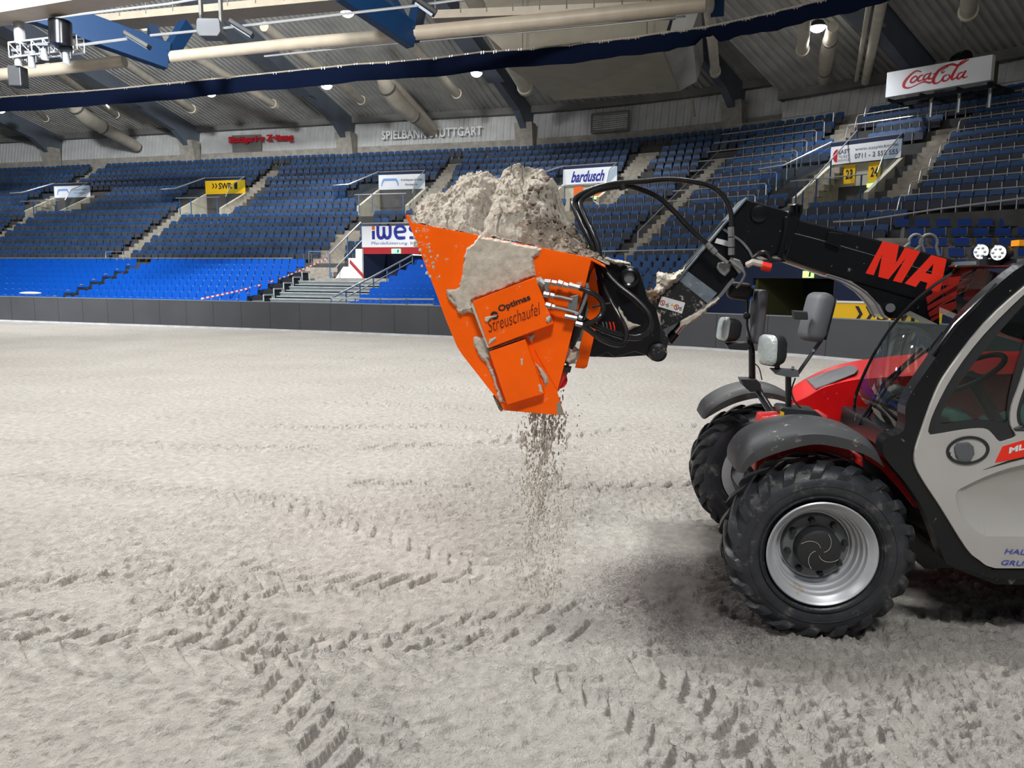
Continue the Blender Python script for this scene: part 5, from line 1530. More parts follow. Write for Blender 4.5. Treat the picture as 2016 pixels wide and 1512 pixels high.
# ------------------------------------------------------------------ wheels
TR = 0.46
def tyre_mb():
    prof = [(0.045, .262), (0.015, .275), (-0.004, .30), (-0.014, .335), (-0.010, .375), (0.012, .412), (0.05, .430), (.10, .437), (.16, .439), (.22, .437), (.27, .430), (.308, .412), (.33, .375), (.334, .335), (.324, .30), (.305, .275), (.275, .262)]
    mb = MB().lathe(prof, (0, 0, 0), 'y', 96)
    # raised rings on the sidewall
    for r_ in (0.296, 0.352): mb.lathe([(-0.006, r_ - .005), (-0.017, r_ - .002), (-0.017, r_ + .002), (-0.006, r_ + .005)], (0, 0, 0), 'y', 96)
    N = 19
    for side in (1, -1):
        for i in range(N):
            th0 = 2 * PI * (i + (0.5 if side < 0 else 0)) / N
            path = []
            for u in (-0.06, 0.15, 0.35, 0.55, 0.72, 0.86, 0.96, 1.04, 1.10):
                y = 0.16 - side * min(u, 1.0) * 0.160 - side * max(0, u - 1) * 0.02
                if u > 0.9: y -= side * 0.005
                rt = TR if u < 0.75 else TR - (u - 0.75) ** 1.6 * 0.36
                th = th0 + u * 0.36
                hw = 0.060 * (0.8 + 0.48 * u)
                path.append((y, rt, th, hw))
            vs = []
            for (y, rt, th, hw) in path:
                for (dr, dt) in ((-0.075, -hw * 1.25), (0, -hw * 0.8), (0, hw * 0.8), (-0.075, hw * 1.25)):
                    r = rt + dr; t = th + dt
                    yy = y + (side * 0.03 if dr < 0 and abs(y - .16) > .13 else 0)
                    vs.append((math.cos(t) * r, yy, math.sin(t) * r))
            k = len(path); fs = [(3, 2, 1, 0), tuple((k - 1) * 4 + j for j in range(4))]
            for a in range(k - 1):
                for j in range(4): fs.append((a * 4 + j, a * 4 + (j + 1) % 4, a * 4 + 4 + (j + 1) % 4, a * 4 + 4 + j))
            mb.add(vs, fs)
    return mb
def make_wheel(first=True):
    rim = MB().lathe([(0.30, .20), (0.30, .262), (.28, .262), (.24, .235), (.08, .225), (.05, .240), (.02, .262), (-.006, .268), (-.010, .262), (-0.002, .250), (.02, .238), (.026, .226), (.05, .222), (.055, .213), (.09, .208), (.094, .200), (.125, .195), (.13, .182), (.145, .176), (.145, .0)], (0, 0, 0), 'y', 72).build('wheel', m_rim, tele, smooth=True, angle=40, label='silver dished steel rim')
    t = tyre_mb().build('tyre', m_rubber, rim, smooth=True, angle=50)
    MB().lathe([(0.138, .168), (0.120, .160), (0.112, .120), (0.112, .05)], (0, 0, 0), 'y', 48).build('wheel_disc', m_rimdark, rim, smooth=True)
    cap = MB().lathe([(0.12, .112), (0.06, .110), (0.045, .104), (0.038, .09), (0.036, 0.0)], (0, 0, 0), 'y', 48).build('hub_cap', m_blackplastic, rim, smooth=True, label='black hub cap with a dusty swirl')
    mb = MB()
    for k in range(4):
        a0 = k * PI / 2 + 0.4
        pts = [(math.cos(a0 + 1.3 * t - 0.5) * (0.02 + 0.078 * t), 0.034, math.sin(a0 + 1.3 * t - 0.5) * (0.02 + 0.078 * t)) for t in [j / 8 for j in range(9)]]
        mb.tube(pts, 0.0013, 5)
    mb.build('swirl', m_stuck, rim)
    for k in range(8):
        a = 2 * PI * k / 8 + 0.2; c = (math.cos(a) * 0.14, 0.10, math.sin(a) * 0.14)
        n_ = MB().lathe([(0.02, 0.0), (-0.016, 0.0), (-0.016, 0.013), (0.02, 0.019)], (0, 0, 0), 'y', 6).build('wheel_nut', m_blackplastic, rim); n_.location = c
    return rim
w0 = make_wheel(); w0.location = (0, 0, 0.452)
def copy_tree(o, parent):
    c = o.copy(); COL.objects.link(c); c.parent = parent
    for ch in list(o.children):
        copy_tree(ch, c)
    return c
w1 = copy_tree(w0, tele); w1.location = (0, 1.84, 0.455); w1.rotation_euler = (0, 0.3, PI)
w2 = copy_tree(w0, tele); w2.location = (2.35, 0, 0.452); w2.rotation_euler = (0, 0.7, 0)
w3 = copy_tree(w0, tele); w3.location = (2.35, 1.84, 0.455); w3.rotation_euler = (0, 0.1, PI)
mb = MB()
for x in (0, 2.35): mb.cyl((x, 0.14, 0.46), (x, 1.70, 0.46), 0.08, 16); mb.ball((x, 0.92, 0.46), 0.18, 0.2, 0.18)
mb.build('axle', m_black, tele, smooth=True)

# ------------------------------------------------------------------ fenders
def fender(outer, inner, v0, v1, name, m_=m_fender):
    O = cr([V(x, y, v0) for x, y in outer], 5); I = cr([V(x, y, v0) for x, y in inner], 5)
    n = min(len(O), len(I)); vs = []; W = v1 - v0
    for i in range(n):
        o = O[i * (len(O) - 1) // (n - 1)]; q = I[i * (len(I) - 1) // (n - 1)]
        d = (o - q)
        for (f, t) in ((0.0, 0.0), (0.55, -0.01), (0.9, 0.02), (1.0, 0.07), (1.0, W - .06), (0.85, W), (0.72, W - .02), (0.84, W - 0.06), (0.84, 0.07), (0.55, 0.035), (0.05, 0.03)):
            p = q + d * f; vs.append(Vector((p.x, v0 + t, p.z)))
    k = 11; fs = [tuple(range(k))[::-1], tuple((n - 1) * k + j for j in range(k))]
    for i in range(n - 1):
        for j in range(k): fs.append((i * k + j, i * k + (j + 1) % k, (i + 1) * k + (j + 1) % k, (i + 1) * k + j))
    return MB().add(vs, fs).build(name, m_, tele, smooth=True, angle=50)
fender([(1451, 930), (1453, 903), (1480, 868), (1533, 846), (1603, 837), (1673, 848), (1719, 872), (1742, 918)], [(1466, 931), (1480, 915), (1508, 900), (1557, 884), (1606, 875), (1656, 882), (1705, 896), (1739, 919)], 0.0, 0.36, 'fender')
fender([(1383, 825), (1394, 800), (1428, 777), (1473, 763), (1515, 763), (1543, 771), (1570, 785)], [(1390, 824), (1410, 812), (1440, 797), (1468, 788), (1495, 784), (1530, 787), (1566, 800)], 1.46, 1.84, 'fender')

# ------------------------------------------------------------------ chassis and red front body
vpr([(1503, 823), (1631, 818), (1638, 838), (1640, 870), (1700, 900), (1700, 960), (1560, 960), (1486, 930), (1490, 880)], 0.40, 0.60, 'front_body', m_reddirty, bevel=0.01, label='red front body flecked with sand')
vpr([(1560, 872), (1700, 876), (1760, 920), (1850, 1020), (1885, 1110), (2500, 1110), (2500, 1000), (2200, 880), (1600, 868)], 0.62, 1.20, 'chassis', m_reddirty, bevel=0.01)
vpr([(1690, 878), (1745, 905), (1782, 950), (1822, 1012), (1880, 1120), (1820, 1120), (1740, 1010), (1690, 950)], 0.48, 0.62, 'inner_skirt', m_black, bevel=.003)
vpr([(1700, 885), (1745, 903), (1785, 950), (1818, 1004), (1800, 1000), (1770, 962), (1735, 925), (1705, 905)], 0.46, 0.475, 'inner_wing', m_red, bevel=0.005, label='dark red panel behind the tyre')
vpr([(1820, 1060), (1900, 1105), (2600, 1105), (2600, 1165), (1960, 1150), (1880, 1120)], 0.25, 1.5, 'belly_plate', m_blackdirty)
# hood on the far side
def hood():
    cre = [V(*p, 1.25) for p in ((1566, 792), (1590, 781), (1622, 763), (1665, 751), (1712, 745), (1850, 738), (2200, 734))]
    sil = [V(*p, 1.62) for p in ((1560, 762), (1588, 744), (1634, 723), (1672, 713), (1717, 706), (1850, 694), (2150, 690))]
    bot = [V(*p, 1.25) for p in ((1572, 800), (1590, 814), (1625, 824), (1660, 836), (1700, 846), (1850, 860), (2200, 870))]
    far = [Vector((p.x, 1.80, p.z - 0.14)) for p in sil]; fb = [Vector((p.x, 1.80, 0.75)) for p in sil]
    rows = [cr(r, 4) for r in (bot, cre, sil, far, fb)]; n = len(rows[0]); vs = []
    for r in rows: vs += r
    fs = []
    for a in range(4):
        for i in range(n - 1): fs.append((a * n + i, a * n + i + 1, (a + 1) * n + i + 1, (a + 1) * n + i))
    fs.append(tuple(a * n for a in range(5))); fs.append(tuple(a * n + n - 1 for a in range(5)))
    h = MB().add(vs, fs).build('hood', m_red, tele, smooth=True, angle=25, label='glossy red engine hood')
    # grey vent mesh let into the sloping top
    def on_top(px, py):
        # intersect with the top surface by bisection across v
        best = None
        for k in range(60):
            v = 1.25 + 0.37 * k / 59; p = V(px, py, v)
            # surface height at (x, v)
            t = (v - 1.25) / 0.37
            c = min(range(n), key=lambda i: abs(rows[1][i].x - p.x)); s_ = min(range(n), key=lambda i: abs(rows[2][i].x - p.x))
            z = rows[1][c].z * (1 - t) + rows[2][s_].z * t
            e_ = abs(z - p.z)
            if best is None or e_ < best[0]: best = (e_, Vector((p.x, v, z + 0.012)))
        return best[1]
    q = [on_top(*p) for p in ((1587, 750), (1630, 736), (1672, 724), (1684, 727), (1688, 733), (1682, 741), (1645, 755), (1606, 769), (1596, 760))]
    MB().prism(q, (0, 0, 0.006)).build('vent_mesh', mat('vent_mesh', (0.20, 0.20, 0.21), 0.7, bump=1.0, bscale=400), h)
hood()

# ------------------------------------------------------------------ cab
cab_v = 0.04
CABP = [(1779, 848), (1783, 800), (1800, 765), (1838, 710), (1868, 667), (1899, 624), (1930, 592), (1965, 560), (2016, 521), (2100, 480), (2120, 486), (2016, 566), (1938, 638), (1871, 724), (1842, 774), (1814, 850), (1801, 897), (1810, 934), (1853, 1002), (1903, 1082), (1928, 1105), (1953, 1119), (2016, 1122), (2600, 1124), (2600, 1142), (2016, 1140), (1964, 1139), (1939, 1134), (1916, 1124), (1876, 1115), (1858, 1100), (1826, 1017), (1783, 951), (1745, 905), (1738, 880), (1745, 862)]
def smp(L, n=3):
    return [(q.x, q.y) for q in cr([(x, y, 0) for x, y in L], n, True)]
cab = vpr(smp(CABP), cab_v, 0.14, 'cab', m_black, bevel=0.02, label='glossy black cab frame, dusty towards the sill')
# far pillar, cowl, roof
Fe = [(1689, 842), (1682, 805), (1690, 763), (1724, 691), (1771, 624), (1827, 571), (1877, 536), (1902, 519)]
Fp = cr([V(x, y, 0.84) for x, y in Fe], 4)
MB().tube(Fp, 0.009, 8).build('far_pillar', m_black, cab, smooth=True)
Ne = [(1772, 850), (1784, 797), (1800, 765), (1836, 712), (1866, 669), (1897, 626), (1962, 562), (1990, 541)]
Np = cr([V(x, y, 0.13) for x, y in Ne], 4)
def loft(A, B, bulge, m=8):
    n = len(A); vs = []
    for j in range(m + 1):
        t = j / m
        for i in range(n):
            p = A[i].lerp(B[i], t); p = p + Vector((-bulge * math.sin(PI * t), 0, 0)); vs.append(p)
    fs = [(j * n + i, j * n + i + 1, (j + 1) * n + i + 1, (j + 1) * n + i) for j in range(m) for i in range(n - 1)]
    return MB().add(vs, fs)
loft(Np, Fp, 0.03).build('windscreen', m_glass, cab, smooth=True, angle=80, label='curved windscreen')
# black band along the lower edge and the cowl under the windscreen
cow = [[V(1772, 850, .13), V(1738, 880, .13), V(1745, 905, .13)], [V(1689, 842, .84), V(1682, 850, .84), V(1690, 880, .84)]]
mb = MB(); vs = cow[0] + cow[1] + [p + Vector((.35, 0, 0)) for p in cow[0]] + [p + Vector((.35, 0, 0)) for p in cow[1]]
mb.add(vs, [(0, 1, 4, 3), (1, 2, 5, 4), (0, 3, 9, 6), (2, 8, 11, 5), (6, 9, 10, 7), (7, 10, 11, 8), (0, 6, 7, 1), (1, 7, 8, 2), (3, 4, 10, 9), (4, 5, 11, 10)])
mb.build('cowl', m_blackdirty, cab)
vpr([(1742, 846), (1800, 846), (1800, 910), (1752, 908), (1738, 882)], 0.16, 0.88, 'scuttle', m_black, cab, bevel=.01)
topN = Np[-1]; topF = Fp[-1]
zt = max(topN.z, topF.z) + 0.02
rx0 = min(topN.x, topF.x)
rf = MB(); rp = [(rx0 + 0.02, -0.01), (rx0 + 0.06, 0.02), (rx0 + 0.35, 0.05), (rx0 + 1.25, 0.07), (rx0 + 1.3, 0.0), (rx0 + 0.05, -0.02)]
rf.prism([Vector((x, 0.10, zt + dz - 0.03)) for x, dz in rp], (0, 0.80, 0)); rf.build('roof', m_black, cab, bevel=0.015)
# rear of the cab and engine deck behind it (outside the picture)
MB().box(rx0 + 1.22, rx0 + 1.32, 0.06, 0.86, 0.95, zt).build('rear_pillar', m_black, cab, bevel=0.01)
MB().box(2.9, 3.35, 0.35, 1.75, 0.45, 1.15).build('counterweight', m_reddirty, tele, bevel=0.04)
MB().box(1.0, 2.9, 0.55, 1.7, 0.55, 0.80).build('frame_rail', m_black, tele, bevel=0.02)
# interior
inn = MB(); bx = V(1925, 840, 0.45).x
inn.box(bx + 0.35, bx + 0.80, 0.22, 0.66, 1.00, 1.12); inn.hexa([(bx + .72, .24, 1.08), (bx + .86, .24, 1.08), (bx + .86, .64, 1.08), (bx + .72, .64, 1.08), (bx + .84, .26, 1.70), (bx + .96, .26, 1.70), (bx + .96, .62, 1.70), (bx + .84, .62, 1.70)])
inn.build('operator_seat', m_seatfabric, cab, bevel=0.04, seg=3)
sw = V(1905, 735, 0.42); ax = Vector((-0.55, 0, 0.83)).normalized(); e1 = Vector((0, 1, 0)); e2 = ax.cross(e1)
ring = [sw + (e1 * math.cos(2 * PI * i / 28) + e2 * math.sin(2 * PI * i / 28)) * 0.18 for i in range(28)]
mb = MB(); mb.tube(ring, 0.014, 8, closed=True); mb.tube([sw, sw - ax * 0.45], 0.03, 10); mb.bar(sw - e1 * 0.17, sw + e1 * 0.17, 0.03, 0.02); mb.build('steering_wheel', m_blackplastic, cab, smooth=True)
mb = MB(); mb.hexa([V(1790, 850, .2) , V(1850, 852, .2), V(1850, 852, .2) + Vector((0, .55, 0)), V(1790, 850, .2) + Vector((0, .55, 0)), V(1800, 800, .2), V(1848, 780, .2), V(1848, 780, .2) + Vector((0, .55, 0)), V(1800, 800, .2) + Vector((0, .55, 0))])
mb.build('dashboard', m_blackplastic, cab, bevel=0.03)
# made-up teal cloth standing in for an unclear teal shape behind the glass
def cloth():
    pts = []; A = V(1858, 838, 0.25)
    nx, ny = 26, 14; vs = []
    for j in range(ny):
        for i in range(nx):
            x = A.x + i / (nx - 1) * 0.52; y = 0.22 + j / (ny - 1) * 0.34
            z = 1.045 + 0.10 * math.sin(i * 0.32) * math.exp(-((j - 6) / 6.0) ** 2) + 0.012 * math.sin(i * 1.7 + j) + (0.05 if i > 14 else 0)
            vs.append((x, y, z))
    MB().add(vs, [(j * nx + i, j * nx + i + 1, (j + 1) * nx + i + 1, (j + 1) * nx + i) for j in range(ny - 1) for i in range(nx - 1)]).build('added_cloth', m_teal, cab, smooth=True, angle=80, label='added teal cloth standing in for an unclear shape')
cloth()
# ------------------------------------------------------------------ door
DO = [(1801, 897), (1814, 850), (1842, 774), (1871, 724), (1938, 638), (2016, 566), (2110, 494), (2200, 470), (2420, 468), (2430, 1118), (2016, 1119), (1953, 1117), (1928, 1103), (1903, 1080), (1853, 1000), (1810, 933)]
H1 = [(1828, 845), (1840, 808), (1879, 735), (1938, 658), (2016, 580), (2048, 556), (2042, 640), (2010, 750), (1992, 800), (1990, 836), (2001, 858), (1985, 866), (1968, 869), (1952, 852), (1938, 844), (1900, 846), (1838, 856), (1830, 853)]
H2 = [(2068, 552), (2040, 700), (2010, 790), (2005, 820), (2012, 838), (2030, 846), (2380, 840), (2380, 545)]
RC = [(2016, 915), (1951, 934), (1901, 957), (1885, 967), (1882, 981), (1891, 1011), (1914, 1039), (1939, 1053), (1975, 1056), (2340, 1056), (2380, 1040), (2380, 900), (2340, 890), (2150, 895)]
RI = [(2016, 921), (1951, 941), (1916, 953), (1900, 966), (1896, 983), (1901, 1003), (1918, 1018), (1939, 1026), (1975, 1028), (2330, 1028), (2350, 1020), (2350, 915), (2330, 905), (2150, 902)]
xz = lambda L, v: [(p.x, p.z) for p in (V(x, y, v) for x, y in L)]
DO, H1, H2, RC, RI, G1_ = (smp(q) for q in (DO, H1, H2, RC, RI, [(0, 0), (1, 1), (2, 2)]))
dv = 0.02
door = holed(xz(DO, dv), [xz(H1, dv), xz(H2, dv), xz(RC, dv)], dv, 0.03, 'door', m_silver, tele, bevel=0.004, label='light grey cab door with recessed panel')
A = [V(x, y, dv) for x, y in RC]; B = [V(x, y, dv) + Vector((0, 0.022, 0)) for x, y in RI]; n = len(A)
MB().add(A + B, [(i, (i + 1) % n, n + (i + 1) % n, n + i) for i in range(n)] + [tuple(range(n, 2 * n))]).build('recessed_panel', m_silver, door, smooth=True, angle=60)
G1 = [(1851, 830), (1855, 811), (1870, 783), (1903, 735), (1943, 683), (1990, 628), (2030, 590), (2022, 650), (1998, 730), (1986, 780), (1982, 812), (1980, 832), (1930, 826), (1860, 834)]
G1 = smp(G1)
holed(xz(H1, dv + .012), [xz(G1, dv + .012)], dv + .012, 0.006, 'window_border', m_blackplastic, door)
MB().prism([V(x, y, dv + .02) for x, y in G1], (0, 0.004, 0)).build('side_window', m_glassdark, door)
MB().prism([V(x, y, dv + .02) for x, y in H2], (0, 0.004, 0)).build('rear_window', m_glassdark, door)
g2 = cr([V(x, y, dv) for x, y in H2], 4, True); MB().tube(g2, 0.008, 6, closed=True).build('window_seal', m_blackplastic, door, smooth=True)
# oval handle
hc = V(1905, 886.5, dv); ex = (V(1948, 886.5, dv) - hc).length; ez = (V(1905, 858, dv) - hc).length
def oval(rx_, rz_, y, n=40): return [Vector((hc.x + rx_ * math.cos(2 * PI * i / n), y, hc.z + rz_ * math.sin(2 * PI * i / n) + 0.06 * rx_ * math.cos(2 * PI * i / n))) for i in range(n)]
mb = MB(); L_ = [oval(ex, ez, dv - .001), oval(ex * .97, ez * .96, dv - .008), oval(ex * .86, ez * .82, dv - .006), oval(ex * .78, ez * .72, dv + .02)]
vs = [v for l in L_ for v in l]; mb.add(vs, [(a * 40 + i, a * 40 + (i + 1) % 40, (a + 1) * 40 + (i + 1) % 40, (a + 1) * 40 + i) for a in range(3) for i in range(40)] + [tuple(3 * 40 + i for i in range(40))])
hd = mb.build('door_handle', m_blackplastic, door, smooth=True, angle=50, label='oval black handle bowl')
pd_ = [V(*q, dv) for q in ((1878, 880), (1884, 872), (1905, 870), (1915, 878), (1917, 893), (1910, 906), (1886, 905), (1880, 893))]
MB().prism([p - Vector((0, 0.012, 0)) for p in pd_], (0, 0.015, 0)).build('pull_paddle', m_greyplastic, hd, bevel=.003)
MB().cyl(V(1872, 893, dv) - Vector((0, .016, 0)), V(1872, 893, dv), 0.009, 16).build('lock_barrel', m_chrome, hd, smooth=True)
# model stripe, letters
st_ = vpr([(1974, 879), (2016, 866.5), (2140, 832), (2140, 862), (2016, 900), (1959, 911)], dv - .002, dv, 'stripe', m_letter, door)
ud = V(1990, 870, dv) - V(1990, 890, dv); xd = V(2016, 889, dv) - V(1975, 899, dv)
text_mb('MLT', V(1986, 893, dv - .003), V(2016, 885, dv) - V(1986, 893, dv), (V(2032, 880, dv) - V(1986, 893, dv)).length, (V(1986, 881, dv) - V(1986, 893, dv)).length, bold=0.04, depth=0.001).build('lettering', m_white, door)
tr = [V(x, y, dv - .002) for x, y in ((1936, 925), (1985, 907), (2140, 868), (2140, 871), (1985, 911))]
MB().prism(tr, (0, 0.002, 0)).build('pinstripe', m_ink, door)
m_bl = mat('lettering_blue', srgb(60, 75, 165), 0.6)
text_mb('HALL', V(1977, 1090, dv - .003), (1, 0, 0), (V(2028, 1090, dv) - V(1977, 1090, dv)).length, (V(1977, 1080, dv) - V(1977, 1090, dv)).length, shear=0.35, bold=0.01, depth=0.001).build('lettering', m_bl, door)
text_mb('GRUPPE', V(1969, 1112, dv - .003), (1, 0, 0), (V(2047, 1112, dv) - V(1969, 1112, dv)).length, (V(1969, 1102, dv) - V(1969, 1112, dv)).length, shear=0.35, bold=0.01, depth=0.001).build('lettering', m_bl, door)
# wipers
def wip(pix, v, r, name='wiper'):
    P = [V(x, y, v) for x, y in pix]; return MB().tube(P, r, 6).build(name, m_black, cab, smooth=True)
wp = wip([(1691, 836), (1742, 752), (1768, 730), (1800, 700), (1815, 686)], 0.52, 0.009)
MB().tube([V(1697, 838, .52), V(1748, 760, .52), V(1782, 722, .50), V(1836, 682, .42)], 0.007, 6).build('wiper_arm', m_black, cab, smooth=True)
MB().tube([V(1774, 844, .20), V(1800, 780, .20), V(1823, 722, .20), V(1835, 682, .20), V(1858, 655, .19)], 0.009, 6).build('wiper_blade', m_black, cab, smooth=True)
MB().tube([V(1775, 842, .17), V(1808, 772, .17), V(1845, 690, .17), V(1900, 620, .17)], 0.008, 6).build('wiper_arm', m_black, cab, smooth=True)
# grab bar beside the pillar
MB().tube([V(1962, 560, .06), V(1880, 640, .03), V(1836, 700, .06)], 0.010, 8).build('grab_bar', m_black, cab, smooth=True)
# roof lamps
for i, (px, py, rx_) in enumerate(((1937, 496, 13.5), (1971, 498, 14))):
    c = V(px, py, 0.30 if i else 0.38); r_ = (V(px + 17, py, .3) - V(px, py, .3)).length
    lp = MB().lathe([(0.10, 0.0), (0.10, r_ * .5), (0.03, r_), (-0.03, r_ * 1.02), (-0.035, r_ * .92)], (0, 0, 0), 'x', 28).build('work_lamp', m_black, tele, smooth=True, label='round roof work lamp')
    lp.location = c; lp.rotation_euler = (0, 0, 0.75); 
    g = MB().lathe([(-0.028, r_ * .93), (-0.036, r_ * .5), (-0.036, 0)], (0, 0, 0), 'x', 28).build('lens', m_led, lp, smooth=True)
    for k in range(6):
        a = k * PI / 3; MB().ball((-0.04, math.cos(a) * r_ * .52, math.sin(a) * r_ * .52), 0.006, r_ * .20, r_ * .20, 10, 6).build('reflector', m_lens, lp, smooth=True)
MB().bar(V(1925, 517, .34), V(2100, 512, .34), .03).build('lamp_rail', m_blackplastic, tele)
for i in range(2): MB().cyl(V(1940 + i * 34, 517, .34), V(1940 + i * 34, 503, .34), 0.012, 8).build('lamp_foot', m_blackplastic, tele)
MB().box(0, .12, 0, .08, 0, .03).build('beacon_base', mat('amber', srgb(235, 150, 20), .4), tele, label='small amber block on the roof').location = V(2006, 484, .4)

# ------------------------------------------------------------------ boom
bv0, bv1 = 0.92, 1.20
boom = vpr([(1545, 424), (1905, 536 - 18), (2016, 553), (2500, 705), (2500, 810), (1990, 662), (1855, 606), (1760, 578), (1640, 543), (1541, 508)], bv0, bv1, 'boom', m_black, bevel=0.012, label='long black telescopic boom')
# highlight along the boom's side bend, put in as a pale tube
sm = cr([V(x, y, bv0 - .001) for x, y in ((1549, 456), (1620, 474), (1730, 506), (1850, 540), (1960, 574), (2100, 617))], 3)
MB().tube(sm, 0.0022, 6).build('bend_highlight', m_plate, boom, smooth=True)
vpr([(1626, 478), (1633, 456), (1660, 460), (1654, 488)], bv0 - .03, bv0, 'bracket_box', m_black, boom, bevel=.004)
MB().tube([V(1543, 512, bv0 + .06), V(1575, 522, bv0 + .06), V(1626, 539, bv0 + .06)], 0.012, 8).build('underside_pipe', m_pipe, boom, smooth=True)
# lettering drawn from the photograph
def lett(poly, holes=()):
    if holes: return holed(xz(poly, bv0 - .003), [xz(h, bv0 - .003) for h in holes], bv0 - .003, .002, 'lettering', m_letter, boom)
    return vpr(poly, bv0 - .003, bv0 - .001, 'lettering', m_letter, boom)
lett([(1738, 475), (1770, 482), (1763, 520), (1782, 487), (1812, 495), (1775, 557), (1758, 553), (1783, 508), (1749, 550), (1729, 545), (1737, 500), (1720, 542), (1704, 538)])
lett([(1834, 502), (1864, 510), (1850, 576), (1822, 569), (1826, 557), (1812, 553), (1803, 565), (1781, 558)], [[(1838, 519), (1834, 540), (1822, 537)]])
lett([(1883, 515), (1915, 524), (1912, 555), (1925, 528), (1950, 534), (1922, 598), (1897, 590), (1902, 558), (1886, 586), (1858, 578)])
lett([(1965, 538), (1990, 545), (1960, 608), (1935, 600)]); lett([(2000, 548), (2050, 562), (2044, 575), (2030, 572), (2004, 620), (1982, 613), (2008, 566), (1994, 562)])
# wear pads and collar at the boom end
vpr([(1556, 404), (1567, 400), (1583, 403), (1577, 425), (1548, 512), (1530, 506), (1541, 470)], bv0 - .02, bv1 + .02, 'boom_collar', m_black, boom, bevel=.008)
for (a, b) in ((1560, 404), (1568, 402), (1577, 404)): MB().cyl(V(a, b + 14, bv0 - .035), V(a, b, bv0 - .035), 0.010, 10).build('adjuster_bolt', m_black, boom, smooth=True)
for (a, b) in ((1548, 480), (1541, 500)): MB().cyl(V(a, b + 12, bv0 - .035), V(a + 3, b, bv0 - .035), 0.009, 10).build('adjuster_bolt', m_black, boom, smooth=True)
# lifting eyes on top
for (a, b) in ((1803, 474), (1828, 478)):
    c = V(a, b, bv0 + .06); R = 0.048 if a > 1820 else .036; pts = [c + Vector((math.cos(t) * R, 0, math.sin(t) * R)) for t in [i * PI / 8 - .4 for i in range(11)]]
    MB().tube([pts[0] + Vector((.02, 0, -.06))] + pts + [pts[-1] + Vector((-.05, 0, -.05))], 0.009, 8).build('lifting_eye', m_rimdark, boom, smooth=True)
# inner section, head and nose
nose = vpr([(1467, 391), (1559, 418), (1553, 485), (1530, 500), (1513, 511), (1500, 505), (1482, 506), (1471, 522), (1446, 549), (1417, 580), (1353, 627), (1298, 652), (1281, 598), (1324, 554), (1332, 545)], bv0 + .03, bv1 - .03, 'boom_nose', m_black, boom, bevel=.008, label='black drop nose at the boom tip, caked in sand below')
vpr([(1463, 395), (1469, 388), (1472, 391), (1334, 555), (1330, 554)], bv0 - .0, bv1, 'nose_flange', m_plate, boom, bevel=.003)
vpr([(1443, 546), (1448, 551), (1420, 585), (1356, 631), (1352, 627), (1416, 581)], bv0 - .0, bv1, 'nose_lower_flange', m_rimdark, boom, bevel=.003)
vpr([(1350, 531), (1412, 577), (1394, 598), (1334, 550)], bv0 + .02, bv0 + .03, 'access_plate', m_plate, boom, label='dull galvanised plate dusted with sand')
vpr([(1324, 558), (1334, 550), (1394, 598), (1352, 626), (1300, 650), (1284, 600)], bv0 + .024, bv0 + .03, 'sandy_cheek', m_blackdirty, boom)
MB().lathe([(0.0, .05), (-.014, .048), (-.018, .035), (-.018, 0)], (0, 0, 0), 'y', 28).build('nose_pin', m_black, boom, smooth=True).location = V(1494, 421, bv0 + .03)
wl = cr([V(x, y, bv0 + .024) for x, y in ((1424, 451), (1440, 462), (1460, 476), (1474, 492), (1481, 506))], 4); MB().tube(wl, 0.008, 6).build('weld_edge', m_plate, boom, smooth=True)
# stickers
def sticker(q, name='warning_label'):
    o = vpr(q, bv0 + .019, bv0 + .0235, name, m_white, boom); return o
s_ = sticker([(1302.5, 583), (1349, 596), (1342.5, 617.6), (1296, 603.5)])
def ringpx(cx, cy, r, m_, parent, th=0.0022, v=bv0 + .018):
    c = V(cx, cy, v); R = (V(cx + r, cy, v) - c).length; pts = [c + Vector((math.cos(2 * PI * i / 16) * R, 0, math.sin(2 * PI * i / 16) * R)) for i in range(16)]
    return MB().tube(pts, th, 5, closed=True).build('pictogram', m_, parent)
for (cx, cy) in ((1304.5, 596), (1332, 604.5)):
    ringpx(cx, cy, 4.6, m_cokered, s_); MB().bar(V(cx - 3, cy - 3, bv0 + .018), V(cx + 3, cy + 3, bv0 + .018), .002).build('pictogram', m_cokered, s_); MB().bar(V(cx, cy - 2.5, bv0 + .018), V(cx, cy + 3, bv0 + .018), .003).build('pictogram', m_ink, s_)
vpr([(1324, 596.5), (1327, 603), (1320, 601.5)], bv0 + .018, bv0 + .019, 'pictogram', m_yellow, s_)
for (cx, cy) in ((1314, 602), (1340, 609)): ringpx(cx, cy, 2, m_ink, s_, .0015); MB().bar(V(cx - 4, cy - 2, bv0 + .018), V(cx + 3, cy - 5, bv0 + .018), .002).build('pictogram', m_ink, s_)
sticker([(1411, 469), (1436, 475), (1434, 485.5), (1407, 478)])
# valve manifold and fittings
mf = vpr([(1414, 517), (1433, 514), (1440, 522), (1438, 533), (1428, 545), (1418, 538), (1411, 528)], bv0 - .02, bv0 + .02, 'valve_block', m_steel, boom, bevel=.008)
vpr([(1440, 506), (1458, 512), (1466, 530), (1456, 540), (1441, 520)], bv0 - .05, bv0 + .0, 'coupling_plate', m_steel, boom, bevel=.006)
for off in (0, 6): MB().tube(cr([V(1436 + off, 512 + off, bv0 - .05), V(1458 + off * .4, 528 + off * .6, bv0 - .05), V(1466, 540, bv0 - .05), V(1459, 556, bv0 - .03), V(1450, 566, bv0)], 4), 0.008, 8).build('hydraulic_pipe', m_steel, boom, smooth=True)
MB().tube([V(1471, 522, bv0), V(1482, 516, bv0 - .02), V(1500, 520, bv0 - .02)], 0.02, 8).build('sandy_coupling', m_stuck, boom, smooth=True)
MB().cyl(V(1500, 523, bv0 - .03), V(1517, 527, bv0 - .03), 0.026, 12).build('safety_tag', m_letter, boom, smooth=True)
